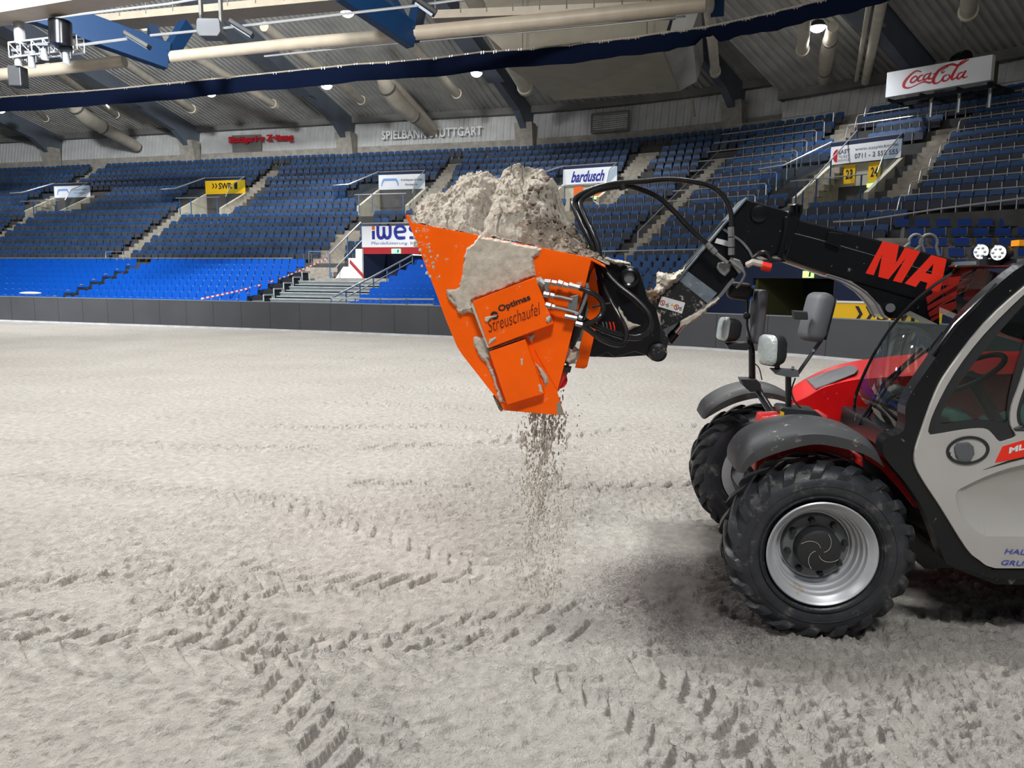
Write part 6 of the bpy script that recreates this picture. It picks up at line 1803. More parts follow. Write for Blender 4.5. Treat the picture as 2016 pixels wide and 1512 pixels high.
MB().tube(cr([V(1482, 508, bv0 - .01), V(1497, 497, bv0 - .02), V(1510, 498, bv0 - .02), V(1520, 512, bv0 - .02), V(1545, 512, bv0 - .01)], 4), 0.012, 8).build('hydraulic_hose', m_hose, boom, smooth=True)
# drag of the boom foot with cylinder
foot = vpr([(1640, 540), (1760, 570), (1850, 604), (1850, 640), (1792, 612), (1778, 622), (1768, 627), (1752, 627), (1742, 620), (1733, 602), (1708, 575), (1675, 553)], bv0 + .01, bv1 - .01, 'lift_bracket', m_black, boom, bevel=.008)
MB().cyl(V(1753, 606, bv0 - .03), V(1753, 606, bv0 + .05), 0.026, 20).build('lift_pin', m_greyplastic, boom, smooth=True)
cu = cr([V(x, y, bv0 - .01) for x, y in ((1628, 541), (1660, 551), (1695, 570), (1720, 592), (1736, 620), (1748, 628))], 4); MB().tube(cu, 0.007, 6).build('edge_pipe', m_rimdark, boom, smooth=True)
cu = cr([V(x, y, bv0 - .01) for x, y in ((1626, 545), (1652, 553), (1685, 573), (1708, 598), (1722, 625))], 4); MB().tube(cu, 0.006, 6).build('edge_pipe', m_rimdark, boom, smooth=True)
# tilt cylinder, links and coupler
MB().cyl(V(1372, 600, 1.05), V(1318, 668, 1.05), 0.022, 16).build('tilt_rod', m_chrome, boom, smooth=True, label='shiny chrome rod')
MB().cyl(V(1316, 672, 1.05), V(1330, 655, 1.05), 0.030, 16).build('rod_eye', m_black, boom, smooth=True)
cpl = vpr([(1186, 510), (1225, 519), (1248, 526), (1260, 536), (1266, 560), (1276, 590), (1292, 606), (1299, 640), (1300, 668), (1310, 690), (1306, 706), (1295, 712), (1284, 710), (1272, 700), (1250, 692), (1210, 704), (1195, 693), (1186, 700), (1172, 703), (1156, 702), (1160, 640), (1182, 600)], 0.55, 0.60, 'coupler_plate', m_black, tele, bevel=.006, label='black quick coupler cheek plate')
vpr([(1186, 510), (1225, 519), (1260, 536), (1276, 590), (1299, 640), (1300, 690), (1272, 700), (1210, 704), (1156, 702), (1160, 640)], 1.45, 1.50, 'coupler_plate', m_black, tele, bevel=.006)
MB().cyl(V(1239, 547, .49), V(1239, 547, .60), 0.058, 28, ).build('coupler_eye', m_black, cpl, smooth=True)
MB().lathe([(0, .030), (-.02, .030), (-.025, .040), (-.02, .052), (0, .054)], (0, 0, 0), 'y', 28).build('eye_ring', m_black, cpl, smooth=True).location = V(1239, 547, .49)
MB().lathe([(0, 0), (0, .029)], (0, 0, 0), 'y', 24).build('pin_end', m_steel, cpl, smooth=True).location = V(1239, 547, .485)
MB().cyl(V(1295, 694, .50), V(1295, 694, 1.55), 0.040, 24).build('coupler_pin', m_black, cpl, smooth=True)
MB().lathe([(0, .052), (-.02, .05), (-.03, .036), (-.03, 0)], (0, 0, 0), 'y', 24).build('pin_cap', m_blackdirty, cpl, smooth=True).location = V(1295, 694, .51)
vpr([(1300, 640), (1318, 668), (1312, 690), (1290, 705), (1262, 690), (1285, 640)], 0.75, 1.35, 'coupler_link', m_blackdirty, tele, bevel=.01)
vpr([(1180, 530), (1230, 545), (1262, 610), (1250, 665), (1180, 665), (1165, 600)], 0.62, 1.44, 'coupler_crossmember', m_black, tele, bevel=.01)
# ------------------------------------------------------------------ mirrors and head lamps on stalks
def rbox(c, sx, sy, sz, name, m_, parent, rot=(0, 0, 0), bev=0.02, label=None):
    o = MB().box(-sx / 2, sx / 2, -sy / 2, sy / 2, -sz / 2, sz / 2).build(name, m_, parent, bevel=bev, seg=4, label=label); o.location = c; o.rotation_euler = rot; 
    for p in o.data.polygons: p.use_smooth = True
    return o
# near stalk
v = 0.46
vpr([(1535, 806), (1541, 802), (1606, 809), (1622, 822), (1596, 826), (1570, 836), (1545, 828)], v - .06, v + .10, 'stalk_bracket', m_blackplastic, tele, bevel=.004)
vpr([(1536.5, 809), (1544, 812), (1543, 825), (1536, 821)], v - .062, v - .058, 'reflector', m_yellow, tele, label='small yellow reflector')
stk = MB().tube([V(1552, 812, v), V(1552, 740, v)], 0.016, 12).build('lamp_stalk', m_black, tele, smooth=True)
vpr([(1519, 727), (1540, 727), (1572, 729), (1574, 742), (1555, 743), (1530, 738)], v - .03, v + .04, 'bracket', m_greyplastic, stk, bevel=.003)
hp = V(1526, 689, v); body = MB(); sc = (V(1536, 689, v) - hp).length / 10
prof = [(-18 * sc, 0.5), (-14 * sc, .98), (-4 * sc, 1.0), (6 * sc, .92), (14 * sc, .62), (17 * sc, 0.35)]
def lampbody(c, sc, ry, rz, rot, lens_first=True, name='head_lamp'):
    L = []; n = 24
    for (x, f) in [(-13, .97), (-10, 1.0), (-2, .98), (7, .86), (13, .66), (15, .4), (15.2, 0.01)]:
        ring = []
        for i in range(n):
            a = 2 * PI * i / n; ca, sa = math.cos(a), math.sin(a); p = 0.5
            ring.append(Vector((x * sc, math.copysign(abs(ca) ** p, ca) * ry * f, math.copysign(abs(sa) ** p, sa) * rz * f)))
        L.append(ring)
    vs = [q for r in L for q in r]
    o = MB().add(vs, [(a * n + i, a * n + (i + 1) % n, (a + 1) * n + (i + 1) % n, (a + 1) * n + i) for a in range(len(L) - 1) for i in range(n)]).build(name, m_blackplastic, tele, smooth=True, angle=60)
    o.location = c; o.rotation_euler = rot
    L = []
    for (x, f) in [(-13, .94), (-16, .88), (-18.5, .6), (-19.5, .01)]:
        L.append([Vector((x * sc, math.copysign(abs(math.cos(2 * PI * i / n)) ** .5, math.cos(2 * PI * i / n)) * ry * f, math.copysign(abs(math.sin(2 * PI * i / n)) ** .5, math.sin(2 * PI * i / n)) * rz * f)) for i in range(n)])
    vs = [q for r in L for q in r]
    MB().add(vs, [(a * n + i, a * n + (i + 1) % n, (a + 1) * n + (i + 1) % n, (a + 1) * n + i) for a in range(3) for i in range(n)]).build('lens', m_lens, o, smooth=True, angle=60, label='clear ribbed lens')
    return o
lampbody(V(1524, 688, v), 0.0031, 0.085, 0.088, (0, 0, 0.45))
MB().cyl(V(1530, 712, v), V(1530, 736, v), 0.014, 10).build('lamp_foot', m_blackplastic, stk)
MB().cyl(V(1541, 676, v - .02), V(1547, 690, v - .02), 0.022, 10).build('lamp_plug', m_greyplastic, stk, smooth=True)
arm = MB().bar(V(1568, 739, v), V(1627, 655, v), 0.008, 0.05, up=(0, 1, 0)).build('mirror_arm', m_blackplastic, tele, bevel=.002)
for (a, b) in ((1601, 690), (1626, 656), (1561, 724)): MB().cyl(V(a, b, v - .035), V(a, b, v), 0.009, 8).build('bolt', m_steel, arm)
def mirror(c, w_, d_, h_, rot, name='mirror', m_=m_greyplastic):
    o = rbox(c, w_, d_, h_, name, m_, tele, rot, bev=min(w_, d_, h_) * 0.42); 
    g = MB().box(w_ * .5, w_ * .5 + 0.004, -d_ * .38, d_ * .38, -h_ * .42, h_ * .42).build('mirror_glass', m_chrome, o); return o
mirror(V(1606, 624, v), 0.105, 0.16, 0.265, (0.0, 0.22, 0.35))
cl = vpr([(1562, 611), (1590, 613), (1592, 630), (1564, 629)], v - .10, v - .05, 'mirror_clamp', m_blackplastic, tele, bevel=.006)
MB().tube(cr([V(1566, 744, v + .02), V(1558, 770, v + .02), V(1566, 792, v), V(1582, 808, v - .02)], 4), 0.004, 6).build('cable', m_ink, stk, smooth=True)
# far stalk
v = 1.22
tb = MB().tube([V(1527, 826, .70), V(1492, 768, v), V(1484, 762, v)], 0.024, 12).build('stalk_arm', m_black, tele, smooth=True)
vpr([(1458, 746), (1490, 747), (1498, 756), (1500, 770), (1478, 772), (1464, 760)], v - .06, v + .06, 'stalk_bracket', m_blackplastic, tele, bevel=.004)
stk2 = MB().tube([V(1481, 752, v), V(1480, 690, v), V(1476, 668, v)], [0.022, 0.020, 0.016], 12).build('lamp_stalk', m_black, tele, smooth=True)
MB().tube([V(1476, 668, v), V(1471, 640, v), V(1471, 562, v)], 0.007, 8).build('mirror_rod', m_black, stk2, smooth=True)
vpr([(1429, 677), (1470, 674), (1478, 682), (1470, 690), (1436, 688)], v - .05, v + .05, 'bracket', m_blackplastic, stk2, bevel=.004)
lampbody(V(1438, 649, v), 0.0036, 0.085, 0.080, (0, 0.12, 0.30))
mirror(V(1490, 623, v), 0.055, 0.16, 0.34, (0, 0.06, 0.25))
mirror(V(1456, 573, v), 0.16, 0.10, 0.11, (0, 0.1, 0.0), m_=m_blackplastic)
MB().ball(V(1470, 622, v), 0.024).build('ball_joint', m_blackplastic, stk2, smooth=True)
MB().tube(cr([V(1480, 712, v), V(1494, 724, v), V(1500, 748, v)], 4), 0.004, 6).build('cable', m_ink, stk2, smooth=True)
# ================================================================== spreader bucket
bx0 = V(1000, 700, 0.0); BO = Vector((bx0.x, 0, bx0.z)); BF = Frame(BO)
buck = empty('spreader_bucket', BF.world(), 'orange sand spreader bucket with side plate streaked in sand', 'bucket', -HA)
B0, B1 = -0.02, 1.88
def bpr(pix, v0, v1, name, m_, parent=buck, bevel=0.0, label=None): return vpr(pix, v0, v1, name, m_, parent, bevel, label, F=BF)
side = [(797.5, 421.5), (805, 437), (941, 463), (1064, 487), (1165, 508), (1150, 570), (1132, 630), (1110, 722), (1097, 772), (1111, 818), (992, 808), (982, 789), (966, 770), (911, 700), (900, 683), (878, 630), (860, 581), (830, 503)]
sp = bpr(side, B0, B0 + .012, 'side_plate', m_orange, bevel=.003, label='near orange side plate')
_f = [BF(x, y, B0) for x, y in side[:7] + [(1110, 712), (1040, 770)] + side[10:]]; MB().prism([Vector((p.x, B1 - .012, p.z)) for p in _f], (0, .012, 0)).build('side_plate', m_orange, buck)
def sheet(pix, name, m_, th=0.01, v0=B0 + .012, v1=B1 - .012, side_=1):
    P = [BF(x, y, B0) for x, y in pix]; vs = []
    for i, p in enumerate(P):
        t = (P[min(i + 1, len(P) - 1)] - P[max(i - 1, 0)]).normalized(); n = Vector((-t.z, 0, t.x)) * th * side_
        for (q, vv) in ((p, v0), (p + n, v0), (p + n, v1), (p, v1)): vs.append(Vector((q.x, vv, q.z)))
    k = len(P); fs = [(0, 1, 2, 3), tuple((k - 1) * 4 + j for j in (3, 2, 1, 0))]
    for a in range(k - 1):
        for j in range(4): fs.append((a * 4 + j, a * 4 + 4 + j, a * 4 + 4 + (j + 1) % 4, a * 4 + (j + 1) % 4))
    return MB().add(vs, fs).build(name, m_, buck)
sheet([(798, 423), (830, 503), (860, 581), (878, 630), (900, 683), (911, 700), (966, 770), (982, 789), (990, 806)], 'front_sheet', m_orange)
sheet([(1164, 508), (1150, 570), (1132, 630), (1112, 712)], 'rear_sheet', m_orange, side_=-1)
bpr([(1164, 507), (1192, 522), (1192, 527), (1164, 513)], B0 + .0, B1, 'top_lip', m_orange, bevel=.002)
bpr([(970, 779), (976, 778), (990, 800), (987, 811), (982, 806)], B0 + .01, B1, 'wiper_strip', m_rust)
# rear flange standing behind the side plate
bpr([(1164, 535), (1171, 526), (1183, 605), (1156, 722), (1150, 726), (1132, 724), (1141, 683), (1158, 611), (1152, 560)], 0.18, 0.205, 'rear_flange', m_orange, bevel=.002)
bpr([(1160, 528), (1164, 532), (1145, 612), (1128, 690), (1122, 686), (1140, 612)], 0.10, 1.8, 'rear_web', m_blackdirty)
mb = MB(); mb.cyl(BF(1100, 748, .04), BF(1100, 748, .5), 0.045, 14); mb.build('auger_shaft', m_red, buck, smooth=True, label='red auger end')
bpr([(1103, 729), (1119, 733), (1109, 752), (1099, 772), (1098, 748)], 0.02, 0.10, 'auger_bearing', m_red, bevel=.004)
bpr([(1104, 722), (1124, 726), (1122, 734), (1102, 730)], 0.0, 0.1, 'bearing_strip', m_ink)
bpr([(1096, 793), (1101, 791), (1111, 817), (1097, 816)], B0 - .002, B0, 'worn_patch', mat('worn_steel', (0.24, 0.24, 0.20), .6), label='paint worn to grey')
# folded plate: lower facet line
MB().tube([BF(1053, 688, B0 - .002), BF(1096, 764, B0 - .002)], 0.003, 6).build('fold_line', m_orange, buck)
# covers
npl = bpr([(930, 593), (1053, 545.4), (1089.7, 637.5), (963.7, 685)], B0 - .055, B0, 'name_plate', m_orange, bevel=.003, label='orange cover lettered in black')
bpr([(931, 596), (963.7, 685), (959, 684), (927, 600)], B0 - .05, B0, 'cover_edge', m_stuck)
cpn = bpr([(962.7, 692.5), (1033.6, 668), (1071.7, 775), (998.7, 797)], B0 - .045, B0, 'cover_panel', m_orange, bevel=.003)
MB().ball(BF(1081, 628, B0 - .057), .014, .006, .014).build('plate_bolt', m_steel, buck, smooth=True)
pv = B0 - .0575
p0 = BF(984.5, 617.5, pv); xd = (BF(1048, 592.5, pv) - p0); ud = (BF(979, 603, pv) - p0)
W_ = xd.length
text_mb('Optimas', p0 + xd.normalized() * 0.0, xd, W_ * 0.98, (BF(1044, 592, pv) - BF(1049, 607, pv)).length * 1.0, updir=ud, bold=0.025, depth=.001).build('lettering', m_ink, npl)
# script line in a light slanted hand
p0 = BF(962.5, 655, pv); xd2 = (BF(1067, 618, pv) - p0)
text_mb('Streuschaufel', p0, xd2, xd2.length * 0.96, (BF(962, 632, pv) - p0).length * 1.05, updir=ud, shear=0.30, bold=-0.012, depth=.001).build('lettering', mat('ink_brown', (0.07, 0.008, 0.004), .6), npl)
c = BF(973.5, 621, pv); R = (BF(981.5, 621, pv) - c).length
mb = MB(); vs = [c + Vector((math.cos(2 * PI * i / 24) * R, -.001, math.sin(2 * PI * i / 24) * R)) for i in range(24)]; mb.add(vs, [tuple(range(24))]); mb.build('logo', m_ink, npl)
MB().tube([c + Vector((-R * .9, -.002, -R * .25)), c + Vector((0, -.002, R * .1)), c + Vector((R * .9, -.002, R * .15))], R * .12, 6).build('logo', m_orange, npl)
# hexagon fittings and steel pipes on the side plate
fit = MB()
def hexn(a, b, r): 
    A = BF(*a); Bq = BF(*b); return MB().tube([A, Bq], r, 6).build('hose_fitting', m_steel, buck)
fv = B0 - .045
for (a, b, r) in (((1062, 553, fv), (1072, 560, fv), .018), ((1072, 555, fv), (1084, 556, fv), .017), ((1086, 556, fv), (1096, 558, fv), .015), ((1098, 556.5, fv), (1107, 560, fv), .019), ((1109, 560, fv), (1118, 563, fv), .015), ((1120, 561, fv), (1127, 563.5, fv), .017), ((1127, 563, fv), (1142, 567, fv), .0135),
                  ((1076, 562, fv), (1078, 574, fv), .012), ((1070, 579, fv), (1081, 581, fv), .016), ((1083, 581, fv), (1091, 583, fv), .014), ((1074, 600, fv), (1084, 603, fv), .016), ((1086, 603, fv), (1092, 605, fv), .013), ((1133, 636.5, fv), (1147, 640, fv), .014), ((1139, 624, fv), (1146, 627, fv), .012), ((1112, 622, fv), (1136, 627, fv), .012)): hexn(a, b, r)
def pipe(pts, r=0.0085): return MB().tube(cr([BF(x, y, fv) for x, y in pts], 5), r, 10).build('steel_pipe', m_steel, buck, smooth=True)
pipe([(1091, 583), (1105, 585), (1118, 588), (1127, 590)]); pipe([(1092, 605), (1110, 609), (1128, 614), (1138, 617)]); pipe([(1155, 557), (1157, 565), (1155, 580), (1148, 600), (1140, 617), (1132, 618)])
bpr([(1123, 583), (1139, 580), (1136, 610), (1130, 615), (1116, 607)], fv + .005, B0, 'pipe_bracket', m_steel, bevel=.003)
# hoses
def hose(pts, r, label=None): return MB().tube(cr([BF(x, y, v) for x, y, v in pts], 6), r, 12).build('hydraulic_hose', m_hose, buck, smooth=True, label=label)
hose([(1440, 450, .86), (1439, 420, .84), (1428, 392, .82), (1405, 370, .80), (1371, 359, .75), (1319, 353, .70), (1268, 357, .62), (1203, 363, .52), (1152, 379, .42), (1129, 396, .34), (1133, 415, .30), (1151, 454, .26), (1167, 487, .24), (1176, 526, .22), (1188, 567, .16), (1211, 610, .10), (1231, 648, .06), (1229, 674, .03), (1212, 678, 0), (1185, 668, -.04), (1160, 650, -.06), (1146, 640, fv)], .0145)
hose([(1392, 480, .86), (1358, 449, .84), (1324, 413, .80), (1293, 387, .74), (1255, 371, .66), (1224, 367, .56), (1177, 375, .46), (1147, 392, .38), (1143, 407, .33), (1158, 441, .28), (1176, 480, .24), (1182, 510, .22), (1191, 534, .20), (1216, 562, .18), (1250, 589, .16), (1276, 618, .14), (1280, 645, .12), (1262, 663, .10), (1230, 663, .06), (1190, 650, .0), (1160, 636, -.03), (1147, 627, fv)], .0155)
hose([(1140, 378 + 10, .40), (1133, 398, .36), (1140, 420, .33), (1156, 456, .29), (1170, 490, .27), (1178, 525, .25), (1184, 548, .24)], .012)
hose([(1268, 356, .64), (1203, 362, .56), (1160, 374, .48), (1142, 386, .41)], .012)
hose([(1141, 567, fv), (1160, 574, fv - .01), (1177, 584, fv), (1187, 600, fv + .02), (1184, 618, fv + .02), (1170, 632, fv), (1147, 640, fv - .0)], .0125)
for (x0, y0, x1, y1, v) in ((1439, 447, 1440, 466, .86), (1440, 468, 1440, 486, .86), (1440, 488, 1440, 502, .86), (1391, 479, 1400, 489, .86), (1401, 490, 1409, 498, .86), (1410, 499, 1432, 518, .87)):
    MB().tube([BF(x0, y0, v), BF(x1, y1, v)], .019 if (x0, y0) != (1410, 499) else .013, 8).build('hose_fitting', m_steel, buck)
MB().tube([BF(1166, 604, .0), BF(1202, 597, .0)], 0.006, 6).build('cable_tie', m_ink, buck)
MB().tube([BF(1178, 402, .3), BF(1168, 395, .3)], 0.003, 6).build('cable_tie', m_white, buck)
MB().tube([BF(1224, 362, .55), BF(1226, 374, .55)], 0.018, 8).build('hose_clip', m_ink, buck)
for i in range(4): MB().tube(cr([BF(1186 + 7 * i, 634, .45), BF(1189 + 7 * i, 648, .44), BF(1186 + 7 * i, 656, .46)], 3), .004, 6).build('spring_coil', m_steel if i < 2 else m_letter, buck, smooth=True)

# ------------------------------------------------------------------ sand caked on plates
def inpoly(x, y, P):
    c = np.zeros(x.shape, bool); n = len(P)
    for i in range(n):
        x0, y0 = P[i]; x1, y1 = P[(i + 1) % n]
        k = ((y0 > y) != (y1 > y)) & (x < (x1 - x0) * (y - y0) / (y1 - y0 + 1e-12) + x0); c ^= k
    return c
def edist(x, y, P):
    d = np.full(x.shape, 9.0); n = len(P)
    for i in range(n):
        ax, ay = P[i]; bx, by = P[(i + 1) % n]; l2 = (bx - ax) ** 2 + (by - ay) ** 2 + 1e-12
        t = np.clip(((x - ax) * (bx - ax) + (y - ay) * (by - ay)) / l2, 0, 1)
        d = np.minimum(d, np.hypot(x - ax - t * (bx - ax), y - ay - t * (by - ay)))
    return d
def caked(pix, v, th, F, parent, seed=1, res=0.005, m_=None, label=None, rough=1.0, edge=0.02, name='sand_cake'):
    """lump of sand stuck on a plate that faces the near side: outline traced, thickness th"""
    P = [(q.x, q.z) for q in (F(x, y, v) for x, y in pix)]
    xs = np.arange(min(p[0] for p in P) - .02, max(p[0] for p in P) + .02, res); zs = np.arange(min(p[1] for p in P) - .02, max(p[1] for p in P) + .02, res)
    X, Z = np.meshgrid(xs, zs)
    wx = X + (fbm(X * 45, Z * 45, seed, 3) - .5) * .03 * min(1, edge / .02); wz = Z + (fbm(X * 45, Z * 45, seed + 7, 3) - .5) * .03 * min(1, edge / .02)
    ins = inpoly(wx, wz, P); d = np.where(ins, edist(wx, wz, P), 0)
    h = th * smooth01(d / edge) ** 0.6 * (0.75 + 0.5 * fbm(X * 9, Z * 9, seed + 2, 3)) + np.where(ins, 1, 0) * th * 0.35 * rough * (fbm(X * 35, Z * 28, seed + 5, 4) - .5)
    h = np.where(ins, np.maximum(h, 0.0008), 0)
    ny, nx = X.shape; idx = np.full((ny, nx), -1); Vv = []; 
    keep = ins.copy(); keep[1:, :] |= ins[:-1, :]; keep[:, 1:] |= ins[:, :-1]; keep[:-1, :] |= ins[1:, :]; keep[:, :-1] |= ins[:, 1:]
    cells = keep[:-1, :-1] & keep[1:, :-1] & keep[:-1, 1:] & keep[1:, 1:] & (ins[:-1, :-1] | ins[1:, :-1] | ins[:-1, 1:] | ins[1:, 1:])
    used = np.zeros((ny, nx), bool); used[:-1, :-1] |= cells; used[1:, :-1] |= cells; used[:-1, 1:] |= cells; used[1:, 1:] |= cells
    idx[used] = np.arange(used.sum())
    Vv = np.stack([X[used], (v - h + np.where(ins, 0, 0.001))[used], Z[used]], 1)
    j, i = np.nonzero(cells)
    Fc = np.stack([idx[j, i], idx[j, i + 1], idx[j + 1, i + 1], idx[j + 1, i]], 1)
    o = np_mesh(name, Vv, Fc, m_ or m_stuck, parent)
    if label: o['label'] = label
    return o
Z1_ = lambda L: [(780 + x / 4.582, 320 + y / 4.582) for x, y in L]
Z2_ = lambda L: [(860 + x / 4.724, 520 + y / 4.724) for x, y in L]
caked(Z1_([(740, 660), (900, 690), (1100, 730), (1310, 775), (1295, 830), (1240, 870), (1238, 930), (1255, 1030), (1000, 1130), (690, 1250), (715, 1370), (640, 1340), (590, 1370), (540, 1310), (480, 1240), (450, 1170), (510, 1140), (560, 1130), (600, 1010), (610, 860), (640, 770), (690, 730)]), B0, .022, BF, buck, 3, .0028, edge=.012, rough=.8, name='sand_smear', label='broad smear of pale sand')
caked(Z2_([(90, 240), (150, 225), (200, 260), (195, 330), (230, 400), (330, 390), (370, 470), (300, 450), (240, 470), (190, 420), (150, 360), (100, 300)]), B0 - .004, .035, BF, buck, 5, .0028, edge=.03, rough=1.6)
caked(Z2_([(345, 680), (470, 668), (485, 790), (520, 860), (480, 880), (500, 950), (540, 1000), (560, 1100), (600, 1220), (640, 1290), (590, 1280), (560, 1200), (520, 1080), (490, 990), (450, 920), (400, 860), (350, 770)]), B0, .02, BF, buck, 8, .0028, edge=.012)
caked(Z2_([(500, 778), (820, 665), (832, 690), (500, 805)]), B0, .02, BF, buck, 11, .003, edge=.008)
caked(Z2_([(900, 900), (990, 990), (1040, 1060), (1035, 1105), (1000, 1140), (985, 1080)]), B0, .012, BF, buck, 12, .003, edge=.01)
caked(Z2_([(835, 665), (910, 640), (915, 680), (885, 725), (865, 710), (855, 680)]), B0, .025, BF, buck, 14, .003, edge=.012)
caked(Z2_([(485, 745), (490, 700), (550, 672), (552, 700), (500, 748)]), B0 - .055, .008, BF, buck, 15, .002, edge=.006)
caked(Z2_([(445, 490), (490, 480), (560, 478), (565, 495), (510, 505), (470, 545), (445, 530)]), B0 - .055, .010, BF, buck, 16, .002, edge=.006)
caked(Z2_([(1012, 490), (1045, 478), (1060, 505), (1040, 540), (1015, 530)]), B0 - .058, .012, BF, buck, 17, .002, edge=.01)
caked(Z2_([(780, 880), (802, 880), (800, 945), (785, 945)]), B0 - .045, .004, BF, buck, 18, .002, edge=.004)
caked(Z2_([(945, 1120), (970, 1120), (985, 1200), (955, 1190)]), B0 - .045, .004, BF, buck, 19, .002, edge=.004)
caked([(1052, 548), (1066, 545), (1074, 552), (1072, 575), (1064, 578), (1058, 565)], B0 - .01, .02, BF, buck, 20, .003, edge=.01)
caked([(1120, 690), (1134, 682), (1142, 688), (1136, 710), (1120, 722), (1110, 715)], 0.06, .04, BF, buck, 21, .004, edge=.02)
# small spatters
random.seed(4)
sp_ = [(870 + x, 520 + y) for x, y in ()]
for k in range(46):
    a = random.random(); px = 812 + 45 * a + random.gauss(0, 9); py = 448 + 85 * a + random.gauss(0, 14)
    if not (808 < px < 905 and py > 442 + (px - 805) * .2): continue
    s = 0.7 + random.random() * 2.2
    caked([(px - s, py + s), (px - s * .6, py - s * 1.4), (px + s * .8, py - s), (px + s, py + s * 1.3)], B0, .003, BF, buck, 30 + k, .0022, edge=.004, name='sand_splash')
# coupler and boom nose
caked([(1292, 537), (1306, 538), (1318, 541), (1332, 536), (1352, 522), (1344, 535), (1333, 552), (1318, 566), (1305, 578), (1294, 586), (1286, 575), (1292, 560)], bv0 + .02, .06, V, tele, 22, .0028, edge=.03, rough=1.8)
caked([(1270, 575), (1282, 566), (1298, 570), (1300, 578), (1286, 600), (1272, 603)], .70, .02, V, tele, 23, .0028, m_=m_rust, edge=.02, name='rust_patch')
caked([(1340, 632), (1356, 624), (1385, 607), (1416, 584), (1419, 588), (1390, 612), (1356, 640), (1338, 645)], bv0, .015, V, tele, 24, .0028, edge=.01)
caked([(1186, 508), (1194, 506), (1206, 512), (1222, 512), (1240, 518), (1242, 524), (1228, 523), (1208, 519), (1190, 514)], .53, .03, V, tele, 25, .0028, edge=.015)
caked([(1216, 602), (1222, 610), (1228, 622), (1238, 634), (1262, 640), (1236, 650), (1222, 640), (1217, 622)], .545, .02, V, tele, 26, .0028, edge=.012)
caked([(1227, 536), (1236, 525), (1246, 528), (1248, 532), (1236, 534), (1228, 541)], .545, .02, V, tele, 27, .003, edge=.01)
caked([(1276, 606), (1290, 608), (1300, 620), (1300, 640), (1290, 622), (1278, 616)], .68, .02, V, tele, 28, .0028, edge=.01)

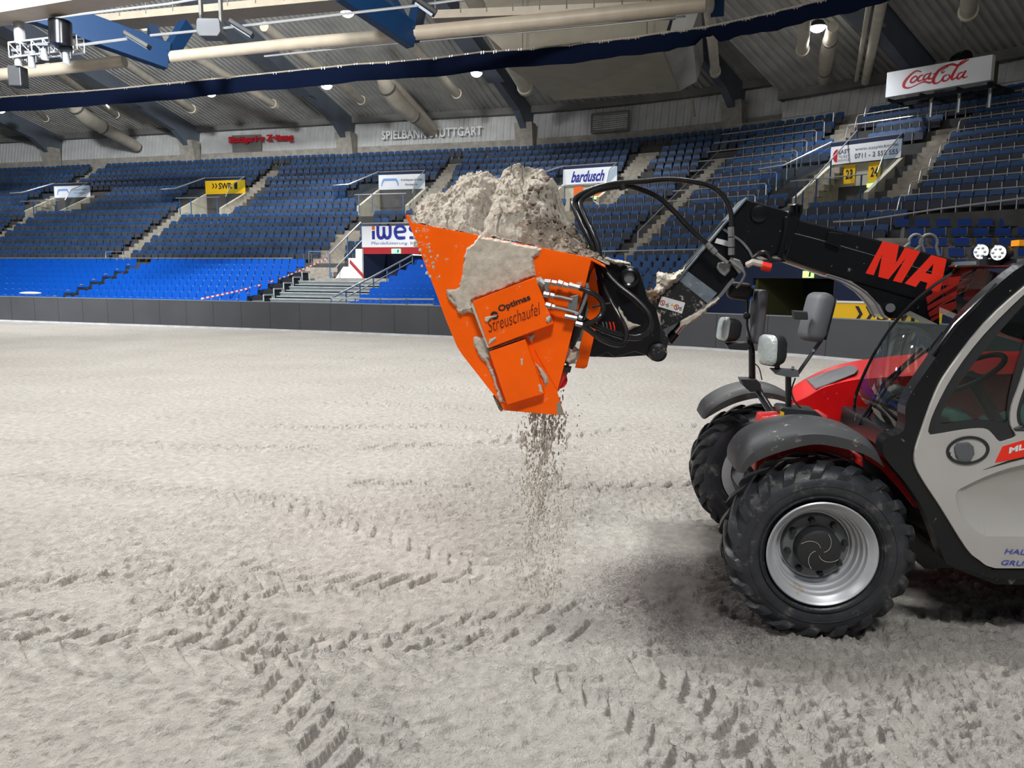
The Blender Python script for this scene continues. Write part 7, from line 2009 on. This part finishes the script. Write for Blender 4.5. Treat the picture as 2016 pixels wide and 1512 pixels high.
# ------------------------------------------------------------------ heap of sand in the bucket
def heap():
    E = [BF(x, y, B0) for x, y in ((797.5, 422), (805, 437), (941, 463), (1064, 487), (1165, 508), (1192, 522))]
    ex = np.array([p.x for p in E]); ezz = np.array([p.z for p in E])
    K = [BF(x, y, 0.45) for x, y in ((804, 425), (812, 418), (826, 396), (850, 388), (880, 378), (893, 372), (905, 352), (920, 342), (940, 340), (958, 345), (975, 353), (986, 346), (1000, 335), (1020, 333), (1040, 337), (1058, 337), (1072, 346), (1082, 362), (1090, 385), (1098, 418), (1108, 436), (1124, 446), (1138, 466), (1152, 484), (1168, 496), (1186, 510), (1200, 520))]
    kx = np.array([p.x for p in K]); kz = np.array([p.z for p in K]); kx[0] = ex[0]
    xs = np.linspace(ex[0] + .01, ex[-1] + .02, 300); vs_ = np.concatenate([np.linspace(B0 + .012, .6, 300), np.linspace(.605, B1 - .012, 160)])
    X, Vv = np.meshgrid(xs, vs_)
    ze = np.interp(X, ex, ezz)
    # crest line moved a little along the bucket so that it is not a plain extrusion
    xq = X + 0.05 * (fbm(Vv * 2.2, X * 0.6, 2, 3) - .5) * np.clip((Vv - .5), 0, 1) * 4
    zk = np.interp(xq, kx, kz) * 1.0
    r = Vv / 0.45
    up = np.clip(r, 0, 1) ** 0.62
    far = 1 - smooth01((Vv - 0.75) / 1.1)
    sh = np.where(Vv < 0.45, up, 0.25 + 0.75 * far)
    H = np.maximum(zk - ze, 0.0)
    # slumped flank on the rear side: the cliff face next to it
    Z = ze + H * sh
    # cliff between the two lobes
    groove = np.exp(-((X - BF(972, 400, .3).x - 0.10 * (Vv - .3)) / 0.03) ** 2) * 0.05 * (Vv < .9)
    n1 = (fbm(X * 9, Vv * 9, 41, 5, .6) - .5); n2 = (fbm(X * 30 + Z * 18, Vv * 34, 52, 4, .65) - .5)
    k = np.clip(H * 8, 0, 1) * np.clip((Vv - B0) / .06, 0.0, 1)
    crk = smooth01((np.abs(fbm(X * 11 + 3, Z * 3.5 + Vv * 6, 77, 3) - .5) * -1 + .035) / .03) * 0.035
    Z = Z + k * (n1 * 0.10 + n2 * 0.060 - groove - crk * (Vv < .8)) + 0.012 * n2 * (1 - k) + 0.004
    # overhanging roughness sideways
    dv = k * (fbm(X * 14, Z * 14, 66, 4) - .5) * 0.09 * (Vv < .6) * np.clip((Vv - .03) / .1, 0, 1); dx = k * (fbm(Vv * 14, Z * 14, 71, 3) - .5) * 0.04
    Y = np.maximum(Vv + dv, B0 + .004)
    ny, nx = X.shape; P = np.stack([(X + dx).ravel(), Y.ravel(), Z.ravel()], 1); idx = np.arange(ny * nx).reshape(ny, nx)
    Fc = np.stack([idx[:-1, :-1].ravel(), idx[:-1, 1:].ravel(), idx[1:, 1:].ravel(), idx[1:, :-1].ravel()], 1)
    e = np_mesh('sand_heap', P, Fc, m_heap)
    e.data.materials.append(m_heapdamp)
    cx = X[:-1, :-1]; cz = (Z - ze)[:-1, :-1] / np.maximum(H[:-1, :-1], .03); 
    xa = BF(1012, 440, .2).x; nn_ = fbm(cx * 7, Vv[:-1, :-1] * 7 + Z[:-1, :-1] * 5, 90, 4)
    hgt = (Z[:-1, :-1] - np.interp(cx, [BF(1000, 380, .3).x, BF(1105, 445, .3).x, BF(1180, 512, .3).x], [BF(1000, 385, .3).z, BF(1105, 445, .3).z, BF(1180, 512, .3).z]))
    n5 = fbm(cx * 40, Vv[:-1, :-1] * 40 + Z[:-1, :-1] * 30, 93, 3)
    damp = ((cx - xa) * 1.6 + (nn_ - .5) * .5 + (n5 - .5) * .35 > 0) & (hgt < (nn_ - .5) * 0.16 + (n5 - .5) * .1)
    e.data.polygons.foreach_set('material_index', damp.ravel().astype(np.int32)); e.data.update()
    e.location = BF.world(); e.rotation_euler = (0, 0, -HA)
    thing(e, 'heaped pile of pale sand filling the orange bucket', 'sand pile')
    # loose dark clods lying on the damp flank
    random.seed(11); lab_ = []
    tri = 0
    vsf = Z
    mbs = []
    for kk in range(150):
        i = random.randint(170, 285); j = random.randint(10, 210)
        px = X[j, i]; pz_ = Z[j, i]; pv_ = Y[j, i]
        r_ = random.choice((.006, .008, .010, .013, .018)) * random.uniform(.7, 1.2)
        mbs.append((px, pv_, pz_, r_))
    mb = MB()
    for (a, b, c_, r_) in mbs:
        s0 = len(mb.v); mb.ball((a, b - r_ * .2, c_ + r_ * .3), r_, r_ * .8, r_ * .8, 7, 5)
        for q in range(s0, len(mb.v)):
            v = mb.v[q]; f = 1 + random.uniform(-.25, .25); mb.v[q] = (a + (v[0] - a) * f, b + (v[1] - b) * f, c_ + (v[2] - c_) * f)
    o = mb.build('clods', m_heapdamp, smooth=False, clean=False); o.location = BF.world(); o.rotation_euler = (0, 0, -HA); o['kind'] = 'stuff'
    thing(o, 'loose damp clods scattered over the dark flank of the heap', 'sand')
heap()

# ------------------------------------------------------------------ sand falling out of the slot
def falling():
    rng = random.Random(21); mb = MB()
    A = BF(994, 808, .0); Bq = BF(1108, 816, .0)
    wz0 = A.z; ground = -BO.z
    def clump(p, r, el, rx):
        s0 = len(mb.v); n, m = 5, 4
        mb.ball(p, r, r * rng.uniform(.6, 1), r * el, n, m)
        for q in range(s0, len(mb.v)):
            v = mb.v[q]; f = 1 + rng.uniform(-.4, .35); g = rng.uniform(-.3, .3) * r
            mb.v[q] = (p[0] + (v[0] - p[0]) * f + g, p[1] + (v[1] - p[1]) * f, p[2] + (v[2] - p[2]) * f)
    H = wz0 - ground
    for k in range(270):      # falling curtains of crumbs: seeds with followers
        t = rng.random() ** 1.25
        z = wz0 - t * H * 0.97
        u = 0.20 + 0.55 * rng.random() + rng.gauss(0, .10 + .12 * t) + 0.12 * t
        x = A.x + (Bq.x - A.x) * u; v = 0.02 + rng.random() ** 1.5 * 1.3
        for q in range(rng.randint(3, 12)):
            rr = rng.choice((.0025, .003, .004, .005, .0065)) * (1.1 - .45 * t)
            clump((x + rng.gauss(0, .012), v + rng.gauss(0, .03), z + rng.gauss(0, .045)), rr, rng.uniform(1.2, 3.0), 1)
    for k in range(120):
        t = rng.random(); z = wz0 - t * H; x = A.x + (Bq.x - A.x) * rng.uniform(-.25, 1.6); clump((x, rng.random() * 1.2, z), rng.uniform(.002, .005), rng.uniform(1, 2), 1)
    o = mb.build('falling_sand', m_grain, clean=False); o.location = BF.world(); o.rotation_euler = (0, 0, -HA); o['kind'] = 'stuff'
    thing(o, 'crumbs of sand falling from the slot of the orange bucket', 'sand')
falling()
bpy.context.view_layer.update()
